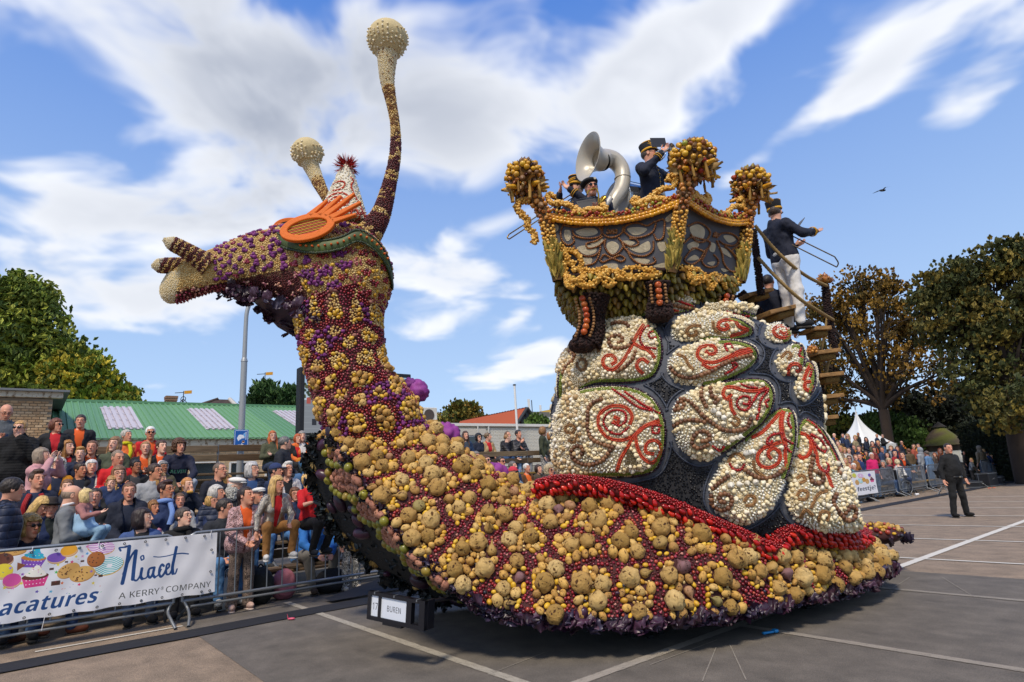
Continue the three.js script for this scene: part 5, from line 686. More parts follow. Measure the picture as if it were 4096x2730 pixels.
// area sampling of a surface
function sampler(g){
const P=g.attributes.position,I=g.index.array,Nn=g.attributes.normal,cum=new Float64Array(I.length/3),a=V(),b=V(),c=V(),e=V(),f=V();let t=0;
for(let i=0;i<cum.length;i++){a.fromBufferAttribute(P,I[i*3]);b.fromBufferAttribute(P,I[i*3+1]);c.fromBufferAttribute(P,I[i*3+2]);t+=e.subVectors(b,a).cross(f.subVectors(c,a)).length()/2;cum[i]=t;}
const D0=g.dd;return{area:t,next(){const r=rnd()*t;let lo=0,hi=cum.length-1;while(lo<hi){const m=(lo+hi)>>1;cum[m]<r?lo=m+1:hi=m;}let u=rnd(),v=rnd();if(u+v>1){u=1-u;v=1-v;}const w=1-u-v,i0=I[lo*3],i1=I[lo*3+1],i2=I[lo*3+2];return{p:V().fromBufferAttribute(P,i0).multiplyScalar(w).addScaledVector(a.fromBufferAttribute(P,i1),u).addScaledVector(b.fromBufferAttribute(P,i2),v),n:V().fromBufferAttribute(Nn,i0).multiplyScalar(w).addScaledVector(c.fromBufferAttribute(Nn,i1),u).addScaledVector(e.fromBufferAttribute(Nn,i2),v).normalize(),d:D0?D0[i0]*w+D0[i1]*u+D0[i2]*v:0};}};
}
class Packer{constructor(c=0.12){this.c=c;this.m=new Map();}k(x,y,z){return(x*73856093)^(y*19349663)^(z*83492791);}free(p,r,slack=0.86){const c=this.c,q=Math.ceil((r+0.12)/c),X=Math.floor(p.x/c),Y=Math.floor(p.y/c),Z=Math.floor(p.z/c);for(let i=-q;i<=q;i++)for(let j=-q;j<=q;j++)for(let k=-q;k<=q;k++){const l=this.m.get(this.k(X+i,Y+j,Z+k));if(l)for(const o of l){const d=(r+o.r)*slack;if((p.x-o.x)**2+(p.y-o.y)**2+(p.z-o.z)**2<d*d)return false;}}return true;}add(p,r){const c=this.c,h=this.k(Math.floor(p.x/c),Math.floor(p.y/c),Math.floor(p.z/c));let l=this.m.get(h);if(!l)this.m.set(h,l=[]);l.push({x:p.x,y:p.y,z:p.z,r});}try(p,r,s){if(!this.free(p,r,s))return false;this.add(p,r);return true;}}
// ---- the produce
const ico=(d)=>{const g=new THREE.IcosahedronGeometry(1,d);const n=g.attributes.position.clone();g.setAttribute('normal',n);return g;};
const lathe=(pts,seg=8)=>new THREE.LatheGeometry(pts.map(([a,b])=>new THREE.Vector2(a,b)),seg);
const lump=(d,amp,fr,sd)=>displace(new THREE.IcosahedronGeometry(1,d),(v)=>{const k=1+amp*fbm(v.x*fr+sd,v.y*fr,v.z*fr,3)*2;v.multiplyScalar(k);});
const worley=(d,pts,amp,sd)=>{setSeed(sd);const c=[];for(let i=0;i<pts;i++){const u=V(rr(-1,1),rr(-1,1),rr(-1,1)).normalize();c.push(u);}return displace(new THREE.IcosahedronGeometry(1,d),(v)=>{let m=9;for(const q of c)m=Math.min(m,v.distanceTo(q));v.multiplyScalar(1+amp*(0.35-m));});};
const G={
celeriac:[3,4,5].map((s)=>{const g=lump(3,0.2,1.9,s*7);return displace(g,(v)=>{const b=Math.max(0,v.y-0.2)*fbm(v.x*9,v.y*9,v.z*9+s,2)*0.6;v.multiplyScalar(1+b);});}),
potato:[1,2,3].map((s)=>lump(2,0.13,1.3,s*3).scale(1,0.86,1.28)),
turnip:[lathe([[0.001,-1],[0.05,-0.95],[0.22,-0.6],[0.62,-0.3],[0.92,0.05],[0.98,0.35],[0.75,0.72],[0.3,0.86],[0.001,0.84]],12),lathe([[0.001,-1.6],[0.06,-1.5],[0.2,-0.9],[0.6,-0.35],[0.72,0.1],[0.55,0.5],[0.2,0.66],[0.001,0.66]],12)],
egg:[ico(1).scale(1,0.9,1.35)],bead:[ico(1)],tiny:[new THREE.IcosahedronGeometry(1,0)],plum:[ico(1).scale(0.8,0.8,1.35)],
shallot:[lathe([[0.001,-0.75],[0.3,-0.68],[0.75,-0.3],[0.8,0.0],[0.5,0.45],[0.16,0.85],[0.05,1.3],[0.001,1.32]],7)],
onion:[lathe([[0.001,-0.9],[0.2,-0.88],[0.75,-0.55],[1,0],[0.7,0.6],[0.25,0.9],[0.1,1.3],[0.001,1.35]],9)],
floret:[3,9].map((s)=>worley(2,16,0.5,s)),bigfloret:[displace(worley(5,60,0.75,21),(v)=>{v.multiplyScalar(1+0.05*noise(v.x*15,v.y*15,v.z*15));})],
garlic:[displace(lathe([[0.001,-0.75],[0.4,-0.72],[0.95,-0.25],[0.9,0.2],[0.45,0.65],[0.15,0.95],[0.1,1.4],[0.001,1.42]],12),(v)=>{const a=Math.atan2(v.z,v.x),k=1-0.09*(1-Math.abs(Math.cos(a*3)));v.x*=k;v.z*=k;})],
apple:[lathe([[0.001,-0.72],[0.3,-0.82],[0.75,-0.6],[1,0.05],[0.86,0.6],[0.45,0.8],[0.15,0.7],[0.001,0.55]],10),ico(2).scale(1,0.92,1)],
pear:[lathe([[0.001,-0.95],[0.4,-0.9],[0.82,-0.5],[0.8,-0.05],[0.5,0.5],[0.34,0.9],[0.15,1.15],[0.001,1.18]],9)],
medlar:[merge([lathe([[0.001,-0.85],[0.5,-0.75],[0.95,-0.15],[0.92,0.3],[0.62,0.72],[0.4,0.7],[0.3,0.4],[0.001,0.35]],9),...[0,1,2,3,4].map((i)=>new THREE.ConeGeometry(0.16,0.5,4).translate(0.5,0.85,0).rotateY(i*TAU/5))])],
pepper:[displace(lathe([[0.001,-1.1],[0.3,-0.95],[0.62,-0.3],[0.68,0.3],[0.4,0.8],[0.001,0.85]],8),(v)=>{const a=Math.atan2(v.z,v.x),k=1-0.14*(1-Math.abs(Math.cos(a*1.5)));v.x*=k;v.z*=k;})],
chili:[(()=>{const g=new THREE.ConeGeometry(0.16,2.2,5,4).translate(0,1.1,0);return displace(g,(v)=>{v.x+=0.1*v.y*v.y;});})()],
leaf:[0,1].map((s)=>{const P=[];for(let i=0;i<=6;i++){const r=[];for(let j=0;j<=6;j++){const u=i/6,w=(j/6-0.5)*2,wid=0.75*Math.sin(Math.PI*Math.pow(u,0.7)*0.92+0.12);r.push(V(w*wid,-u*1.3+0.06*Math.sin(w*9+s*2)*u,0.22*Math.sin(u*3+s)+0.13*Math.sin(w*7+u*4+s*3)*(0.3+u)+0.25*w*w*(s?-1:1)));}P.push(r);}return sheet(P);}),
cabbage:[0,1,2].map((s)=>{const P=[];for(let i=0;i<=9;i++){const r=[];for(let j=0;j<=12;j++){const u=i/9,w=(j/12-0.5)*2,wid=0.86*Math.sqrt(Math.sin(Math.PI*Math.min(1,0.12+u*0.84)))*(1+0.1*Math.sin(u*17+s)),e=Math.abs(w);r.push(V(w*wid,-u*1.15+0.1*Math.sin(w*8+s)*u,0.3*Math.sin(u*2.6+s*1.7)*(s-1)+0.2*e*Math.sin(u*13+w*5+s*2)*(0.3+u)+0.12*noise(w*3,u*3,s*5)+0.3*w*w*(s%2?-1:0.6)));}P.push(r);}return sheet(P);}),
kale:[0,1,2].map((s)=>{const P=[];for(let i=0;i<=9;i++){const r=[];for(let j=0;j<=12;j++){const u=i/9,w=(j/12-0.5)*2,wid=(0.75+0.12*Math.sin(u*23+s))*Math.sin(Math.PI*Math.pow(u,0.75)*0.9+0.15),e=Math.abs(w);r.push(V(w*wid,-u*1.2+0.1*Math.sin(w*13+s)*u,0.16*Math.sin(u*3+s)+0.3*e*Math.sin(u*19+w*4+s*2)*(0.3+u)+0.1*noise(w*6,u*6,s)));}P.push(r);}return sheet(P);}),
husk:[(()=>{const P=[];for(let i=0;i<=5;i++){const u=i/5,w=0.32*Math.sin(Math.PI*(0.1+0.9*Math.pow(u,0.8)));P.push([V(-w,u*1.6,0.1*u*u),V(0,u*1.6,0.12+0.25*u*u),V(w,u*1.6,0.1*u*u)]);}return sheet(P);})()],
corn:[displace(new THREE.CylinderGeometry(0.22,0.34,1.7,10,9).translate(0,0.85,0),(v)=>{const k=1+0.07*Math.sin(v.y*26);const t=v.y>1.5?0.7:1;v.x*=k*t;v.z*=k*t;})],
millet:[displace(new THREE.CylinderGeometry(0.12,0.16,2.2,8,16).translate(0,-1.1,0),(v)=>{const k=1+0.3*noise(v.x*20,v.y*14,v.z*20)+0.12*Math.sin(v.y*40);v.x*=k;v.z*=k;v.z+=0.05*v.y*v.y*0.3;})],
wheat:[(()=>{const l=[rod(V(0,0,0),V(0,1,0),0.03,0.02,4)];for(let i=0;i<7;i++)for(const s of[-1,1])l.push(new THREE.ConeGeometry(0.06,0.36,4).rotateZ(-s*0.5).translate(s*0.09,0.4+i*0.1,0));return merge(l);})()],
};
const skinTex=(a,b,c)=>dataTex(256,256,(u,v,x,y)=>{const n=tileN(u,v,1.6,a,4),s=hashN(x>>1,y>>1),k=1+n*b+(s-0.5)*0.12;return(n<-0.34-c?[110,88,66]:[255*k,252*k,246*k]).map((q)=>clamp(q,0,255));});
const TX={dirt:skinTex(3,0.35,0.0),clean:skinTex(6,0.18,0.3)};
const vm=(c,rough,map,bump=0.0,o={})=>std({color:c,roughness:rough,map:map?TX[map]:null,bumpMap:bump?T.rough:null,bumpScale:bump,...o});
// kinds: geometry, roughness, texture, bump, tints
const KIND={
celeriac:['celeriac',0.9,'dirt',0.02,['#c09c5c','#b48f50','#c9a86a','#a68344','#cfb074']],potato:['potato',0.75,'dirt',0.006,['#c4984c','#b68b45','#d0a658','#a98146','#cdaa66']],seed_potato:['egg',0.5,'clean',0.0,['#d6ac2c','#cc9e28','#dcb640','#bf9030']],pink_potato:['egg',0.7,'clean',0.004,['#8d5a4e','#7f4e47','#9a6758']],turnip:['turnip',0.7,'dirt',0.006,['#ab8a4c','#9d8046','#8e7f4a','#a9805c','#7d5a5c']],
grape:['bead',0.25,null,0,['#6e1220','#7f1a28','#90242e','#560e1a','#a0402f']],shallot:['shallot',0.35,'clean',0,['#8d2a42','#9c394e','#b05a62','#782036','#bd8074']],pale_shallot:['shallot',0.4,'clean',0,['#c98f76','#d2a28c','#b8747a','#a05666']],bean:['egg',0.5,null,0,['#561a1a','#481514','#652221']],cream_bean:['egg',0.55,null,0,['#c9a968','#bd9a58','#d3b87c','#b8934f']],yellow_bean:['egg',0.45,'clean',0,['#c79a20','#b98a1c','#d2aa34']],purple_floret:['floret',0.7,null,0,['#6b2468','#7a2d72','#5a1c5a']],purple_cauliflower:['bigfloret',0.7,null,0,['#8a3a8c','#7a3080']],
floret:['floret',0.75,null,0,['#e8dab2','#e0cea2','#efe4c6','#d8c496','#e6dbc0']],garlic:['garlic',0.5,null,0,['#d9d3c2','#cfc6b0','#e0dccf']],pearl_onion:['shallot',0.3,null,0,['#e4e1cf','#dcd6ba','#eae8de']],mushroom:['bead',0.5,'clean',0,['#7a5132','#6a432a','#8a6040','#5c3a26']],white_bean:['tiny',0.6,null,0,['#e2d6b6','#ece4cc']],nut:['bead',0.6,null,0,['#8a6236','#9a7040','#77532c']],carrot_bit:['bead',0.35,null,0,['#b9360f','#c4431a','#a92c10']],pepper_bit:['bead',0.25,null,0,['#99100f','#ad1814','#84100f']],sprout:['bead',0.5,null,0,['#76852a','#84913a','#687a24']],plum:['plum',0.35,null,0,['#2a1226','#3a1a30','#221022']],blueberry:['bead',0.45,null,0,['#2a3140','#222936','#343c4b']],black_bean:['tiny',0.35,null,0,['#0a0a0c','#101014','#16171c']],
red_pepper:['pepper',0.18,null,0,['#a8100c','#b91a10','#8f0c0c','#c22a12']],rosehip:['bead',0.2,null,0,['#8a0d10','#9c1414','#74090d']],medlar:['medlar',0.6,'clean',0,['#8a6a2a','#7a5a28','#9a7630','#6c4c24']],sloe:['bead',0.4,null,0,['#232634','#2b2f40','#1b1c28']],red_cabbage_leaf:['cabbage',0.42,null,0,['#2e1828','#3a2034','#24131f','#45293d','#332b40']],kale_leaf:['kale',0.5,null,0,['#11161a','#161c20','#1c2426','#0d1013','#222c2c']],apple:['apple',0.35,'clean',0,['#7d7a22','#8a8428','#6e7024','#8f7a2c']],pink_fir_potato:['egg',0.7,'dirt',0.004,['#a5705a','#b07a60','#986450']],
red_berry:['bead',0.5,null,0,['#9a1428','#86101f','#b02336']],
mushroom_pale:['bead',0.55,'clean',0,['#c2a67c','#b3966c','#cdb48e']],
pear:['pear',0.5,'clean',0,['#8a7c2a','#776e28','#9a8630','#87682e','#6f5f2c']],yellow_squash:['bead',0.35,'clean',0,['#d2a01a','#c8941a','#d9ad2e']],gold_onion:['onion',0.35,'clean',0,['#b0702a','#a0622a','#bd8238','#8e5428']],crab_apple:['bead',0.3,'clean',0,['#a53e1c','#b87a22','#9aa03a','#8f2418','#c0902a']],gold_pepper:['pepper',0.25,null,0,['#c98a14','#d2961c','#ba7a10']],mushroom_cap:['onion',0.55,'clean',0,['#7d5c3c','#93704a','#6b4b30']],aubergine:['pear',0.2,null,0,['#2a1418','#3a1c1c','#4a2a1e']],corn_cob:['corn',0.4,null,0,['#c98f1e','#d39e2c']],corn_husk:['husk',0.7,null,0,['#a98f58','#b89f68','#94794a']],millet:['millet',0.8,null,0,['#8f6c2c','#a07a34','#7f5e28']],wheat_ear:['wheat',0.7,null,0,['#a08a3a','#8c7a34','#b09a48','#7f7a34']],gold_bead:['bead',0.4,null,0,['#d09a36','#dca94a','#bf8a30','#e4ba62']],brown_bead:['bead',0.4,null,0,['#7a4a1c','#8a5824','#6a3e18']],persimmon:['apple',0.3,'clean',0,['#b3521a','#a8441a','#bd6424']],bark_bit:['tiny',0.9,null,0,['#24100c','#2e1610','#1b0b09']],chili:['chili',0.25,null,0,['#8f0d0c','#a61612','#74100e']],orange_pepper:['pepper',0.25,null,0,['#c85a10','#d0681a','#bb4c0e']],green_bean:['plum',0.5,null,0,['#26351a','#2f4020','#1d2a14']],
};
const kindMats=new Map();const matsOf=(k)=>{if(!kindMats.has(k)){const[,r,mp,bp,tints]=KIND[k];kindMats.set(k,[tints.map((c)=>vm(c,r,mp,bp,k.includes('leaf')||k==='corn_husk'?{side:THREE.DoubleSide}:{})),vm('#ffffff',r,mp,bp,k.includes('leaf')||k==='corn_husk'?{side:THREE.DoubleSide}:{}),tints.map(col)]);}return kindMats.get(k);};
const bins=new Map(); // parent -> kind -> list
const QA=new THREE.Quaternion(),QB=new THREE.Quaternion();
function put(parent,kind,p,n,r,o={}){let b=bins.get(parent);if(!b)bins.set(parent,b=new Map());let l=b.get(kind);if(!l)b.set(kind,l=[]);QA.setFromUnitVectors(o.alongZ?V(0,0,1):YAX,o.dir||n);if(o.spin!==0){QB.setFromAxisAngle(o.dir||n,o.spin??rnd()*TAU);QA.premultiply(QB);}if(o.tumble){QB.setFromEuler(new THREE.Euler(rr(-1,1)*o.tumble,rr(-1,1)*o.tumble,rr(-1,1)*o.tumble));QA.multiply(QB);}const s=o.s?V(r*o.s[0],r*o.s[1],r*o.s[2]):V(r,r,r);l.push({m:new THREE.Matrix4().compose(p.clone().addScaledVector(n,r*(o.lift??0.35)),QA,s),p:p.clone(),n:n.clone(),r});}
function flush(limit={}){ // of each kind the pieces that show largest become parts of their own, the rest of a place one part of kind stuff
setSeed(4242);const all=new Map();
for(const[parent,kinds]of bins)for(const[kind,l]of kinds){const a=all.get(kind)||all.set(kind,[]).get(kind);for(const e of l){e.parent=parent;const d=e.p.distanceTo(CAM),q=pxL(e.p),face=e.n.dot(CAM.clone().sub(e.p).normalize());e.v=(face>-0.25?1:0.05)*e.r/d*(q[0]>-50&&q[0]<4150&&q[1]>-50&&q[1]<2780?1:0.05);a.push(e);}}
for(const[kind,l]of all){
const[mats,white,cols]=matsOf(kind),geos=G[KIND[kind][0]],lim=Math.min(300,limit[kind]??300),rest=new Map();
l.sort((a,b)=>b.v-a.v);
l.forEach((e,i)=>{if(i<lim){const m=new THREE.Mesh(pick(geos),pick(mats));m.name=kind;m.castShadow=m.receiveShadow=true;e.m.decompose(m.position,m.quaternion,m.scale);e.parent.add(m);}else(rest.get(e.parent)||rest.set(e.parent,[]).get(e.parent)).push(e);});
for(const[parent,r]of rest)geos.forEach((g,gi)=>{const sub=r.filter((_,i)=>i%geos.length===gi);if(!sub.length)return;const im=new THREE.InstancedMesh(g,white,sub.length);sub.forEach((e,i)=>{im.setMatrixAt(i,e.m);im.setColorAt(i,pick(cols));});im.name=kind+'_covering';im.userData.kind='stuff';im.castShadow=im.receiveShadow=true;parent.add(im);});
}
bins.clear();
}
// ---- swept bodies: rings of points
const catmull=(arr,t)=>{const n=arr.length-1,x=clamp(t,0,1)*n,i=Math.min(Math.floor(x),n-1),f=x-i,a=arr[Math.max(0,i-1)],b=arr[i],c=arr[i+1],d=arr[Math.min(n,i+2)];const h=(p,q,r,s)=>0.5*(2*q+(r-p)*f+(2*p-5*q+4*r-s)*f*f+(3*q-p-3*r+s)*f*f*f);return V(h(a.x,b.x,c.x,d.x),h(a.y,b.y,c.y,d.y),h(a.z,b.z,c.z,d.z));};
const NEAR=[[1325,1738,0.45],[1400,1840,0.8],[1490,1980,1.05],[1600,2130,1.25],[1720,2262,1.4],[1850,2368,1.5],[1960,2425,1.55],[2150,2462,1.65],[2480,2470,1.75],[2800,2452,1.72],[3020,2420,1.55],[3300,2362,1.12],[3490,2305,0.6],[3570,2238,-0.1]].map((q)=>lp(...q));
const FAR=[[1285,1745,0.15],[1262,1870,-0.1],[1290,2000,-0.3],[1385,2140,-0.42],[1520,2268,-0.5],[1680,2355,-0.6],[1830,2400,-0.75]].map((q)=>lp(...q)).concat([[-1.75,-0.85],[-0.8,-1.25],[0.2,-1.45],[1.1,-1.6],[2.0,-1.75],[2.7,-1.7],[3.1,-1.45]].map(([x,z],i)=>V(x,[0.42,0.4,0.36,0.34,0.32,0.32,0.34][i],z)));
const RIDGE=[[1680,1690,-0.1],[1750,1745,-0.1],[1835,1815,-0.1],[1915,1880,-0.1],[2010,1935,-0.1],[2110,1975,-0.05],[2230,1950,0],[2420,1880,0],[2650,1880,0],[2880,1920,-0.1],[3050,1960,-0.2],[3250,2050,-0.5],[3400,2130,-0.8],[3500,2190,-0.9]].map((q)=>lp(...q));
const bodyAt=(t,a)=>{const n=catmull(NEAR,t),f=catmull(FAR,t),r=catmull(RIDGE,t),c=n.clone().add(f).multiplyScalar(0.5),ph=a*Math.PI,co=Math.cos(ph),si=Math.sin(ph),k=Math.sign(co)*Math.pow(Math.abs(co),0.82),s=Math.pow(si,0.95);return c.clone().addScaledVector(n.sub(c),k).addScaledVector(r.sub(c),s);};
const ROPE=[[2150,1952,0.75],[2240,1935,0.95],[2400,1948,1.08],[2600,2002,1.2],[2800,2083,1.28],[2950,2148,1.3],[3078,2198,1.26],[3108,2162,1.2],[3150,2132,1.14],[3300,2145,0.9],[3400,2158,0.58],[3452,2140,0.2]].map((q)=>lp(...q));
const ropeY=(x)=>{if(x<=ROPE[0].x)return ROPE[0].y;for(let i=1;i<ROPE.length;i++)if(x<=ROPE[i].x&&ROPE[i].x>ROPE[i-1].x)return lerp(ROPE[i-1].y,ROPE[i].y,(x-ROPE[i-1].x)/(ROPE[i].x-ROPE[i-1].x));return ROPE[ROPE.length-1].y;};
const bodyG=(()=>{const P=[];for(let i=0;i<=96;i++){const r=[];for(let j=0;j<=40;j++){const p=bodyAt(i/96,j/40);const k=0.035*noise(p.x*2.2,p.y*2.2,p.z*2.2);p.add(V(0,k,k));const lim=ropeY(p.x)-0.035,w=smoothstep(p.x,-2.15,-1.8);if(p.y>lim)p.y=lerp(p.y,lim+(p.y-lim)*0.04,w);r.push(p);}P.push(r);}return sheet(P,{flip:true});})();
{const n=bodyG.attributes.normal,c=V(0,0.9,0);const p=V().fromBufferAttribute(bodyG.attributes.position,50*41+12),m=V().fromBufferAttribute(n,50*41+12);if(m.dot(p.sub(c))<0){for(let i=0;i<n.array.length;i++)n.array[i]*=-1;const I=bodyG.index.array;for(let i=0;i<I.length;i+=3){const q=I[i];I[i]=I[i+1];I[i+1]=q;}}}
withBVH(bodyG);
const soleG=(()=>{const P=[];for(let i=0;i<=60;i++){const r=[],t=i/60*0.62;for(let j=0;j<=14;j++){const w=j/14,n=catmull(NEAR,t),f=catmull(FAR,t);const p=n.clone().lerp(f,w),up=catmull(RIDGE,t).sub(p).normalize();r.push(p.addScaledVector(up,0.10*Math.sin(w*Math.PI)-0.02+0.015*noise(p.x*6,p.y*6,p.z*6)));}P.push(r);}return withBVH(sheet(P));})();
// a tube from pairs of left / right edges seen in the photograph
function edgeTube(rows,depth=1,seg=28,div=4,power=1){ // rows: [lx, ly, rx, ry, z, half depth or undefined]
const A=rows.map((r)=>lp(r[0],r[1],r[4])),B=rows.map((r)=>lp(r[2],r[3],r[4])),Hd=rows.map((r,i)=>V(r[5]??A[i].distanceTo(B[i])/2*depth,0,0)),P=[],n=(rows.length-1)*div;
for(let i=0;i<=n;i++){const t=i/n,a=catmull(A,t),b=catmull(B,t),h=Math.max(0.004,catmull(Hd,t).x),c=a.clone().add(b).multiplyScalar(0.5),u=b.clone().sub(a).multiplyScalar(0.5),r=[];const w=catmull(A,Math.min(1,t+0.01)).add(catmull(B,Math.min(1,t+0.01))).sub(catmull(A,Math.max(0,t-0.01))).sub(catmull(B,Math.max(0,t-0.01))).normalize().cross(u.clone().normalize());if(w.z<0)w.negate();for(let j=0;j<=seg;j++){const g=j/seg*TAU,cc=Math.cos(g),ss=Math.sin(g);r.push(c.clone().addScaledVector(u,Math.sign(cc)*Math.pow(Math.abs(cc),power)).addScaledVector(w,Math.sign(ss)*Math.pow(Math.abs(ss),power)*h));}P.push(r);}
const g=sheet(P),pos=g.attributes.position,nor=g.attributes.normal,m=(n>>1)*(seg+1)+3,cen=V();for(let j=0;j<seg;j++)cen.add(V().fromBufferAttribute(pos,(n>>1)*(seg+1)+j));cen.divideScalar(seg);if(V().fromBufferAttribute(nor,m).dot(V().fromBufferAttribute(pos,m).sub(cen))<0){for(let i=0;i<nor.array.length;i++)nor.array[i]*=-1;const I=g.index.array;for(let i=0;i<I.length;i+=3){const q=I[i];I[i]=I[i+1];I[i+1]=q;}}
return withBVH(g);
}
const ZN=0.25;
const neckG=edgeTube([[1330,1800,1760,1800,0.1],[1300,1715,1695,1690,0.15],[1262,1610,1648,1580,0.2],[1235,1520,1572,1495,ZN],[1212,1440,1540,1425,ZN],[1200,1370,1530,1335,ZN],[1190,1315,1530,1250,ZN],[1180,1270,1545,1150,ZN]],0.96);
const headG=edgeTube([[640,1172,652,1200,ZN,0.03],[648,1140,676,1213,ZN,0.09],[690,1085,720,1204,ZN,0.15],[780,1035,780,1180,ZN,0.18],[900,985,900,1150,ZN,0.2],[1000,948,1000,1150,ZN,0.24],[1100,925,1095,1185,ZN,0.32],[1200,908,1190,1248,ZN,0.4],[1300,898,1290,1300,ZN,0.46],[1400,905,1400,1312,ZN,0.47],[1480,935,1488,1285,ZN,0.42],[1540,1010,1548,1190,ZN,0.26],[1564,1080,1566,1120,ZN,0.06]],1,30,4,0.92);
const skinM=(c)=>std({color:c,roughness:0.9,bumpMap:T.rough,bumpScale:0.012});
const seedSkin=std({color:'#ffffff',vertexColors:true,roughness:0.85,bumpMap:T.rough,bumpScale:0.012});
const bodyM=part('snail_body',paintBy(bodyG,()=>[0.05,0.010,0.010]),seedSkin,float),soleM=part('snail_sole',soleG,std({color:'#0e1113',roughness:0.8,side:THREE.DoubleSide,bumpMap:T.rough,bumpScale:0.02}),float);
const headZone=(p)=>{const[x,y]=pxL(p); // which covering belongs where on the head
const edge=1098+(x-1000)*-0.20; // the pale dotted line along the muzzle
if(x<700+(1213-y)*0.16&&y>1085)return'chin';if(x<860&&y<edge+5)return'muzzle';
if(x<1230&&y<edge-6)return'top';if(x<1230&&Math.abs(y-edge)<9)return'line';if(y>1160+0.42*(x-1000)&&x>985&&x<1330)return'throat';if(x<1180+(y-1080)*0.5&&y>edge)return y>edge+(x<900?16:34)&&x<1010?'under':'dark';return'cheek';};
const headM=part('giraffe_head',paintBy(headG,(p)=>{const z=headZone(p);return z==='throat'?[0.16,0.012,0.02]:z==='dark'||z==='under'?[0.05,0.012,0.012]:z==='chin'||z==='muzzle'?[0.5,0.38,0.17]:z==='top'||z==='line'?[0.42,0.3,0.13]:[0.4,0.27,0.11];}),seedSkin,float),neckM=part('giraffe_neck',paintBy(neckG,()=>[0.06,0.014,0.014]),seedSkin,float);
// ---- body: giraffe patches of roots, borders of grapes and shallots
setSeed(31);
const Z6=(x,y)=>[x*0.574+1250,y*0.574+1650],Z2=(x,y)=>[x*0.68+2000,y*0.68+1850],Z5=(x,y)=>[x*0.542+1150,y*0.542+1150];
const bodyCells=[[365,215],[465,345],[610,190],[735,350],[880,235],[590,540],[890,490],[760,735],[935,850],[1030,650],[1235,760],[1100,430],[1180,1050],[1440,870],[1390,1170],[980,335],[1270,560],[1640,1180],[745,110]].map((q)=>Z6(...q)).concat([[140,460],[75,690],[270,690],[480,500],[560,360],[745,490],[540,700],[800,700],[960,440],[1040,700],[1180,480],[1275,670],[1385,540],[1490,670],[1690,640],[1720,530],[1900,640],[2110,590],[640,255],[330,300],[1000,320],[1560,490],[1960,540],[280,470]].map((q)=>Z2(...q))).map(([x,y])=>hit(bodyG,x,y)).filter(Boolean).map((h)=>h.p).filter((p,i,l)=>l.slice(0,i).every((q)=>q.distanceTo(p)>0.3));
{const s=sampler(bodyG);for(let i=0;i<3000;i++){const q=s.next();if(bodyCells.every((c)=>c.distanceTo(q.p)>0.5))bodyCells.push(q.p);}}
const twoNearest=(p,cells)=>{let a=9,b=9;for(const c of cells){const d=c.distanceTo(p);if(d<a){b=a;a=d;}else if(d<b)b=d;}return[a,b];};
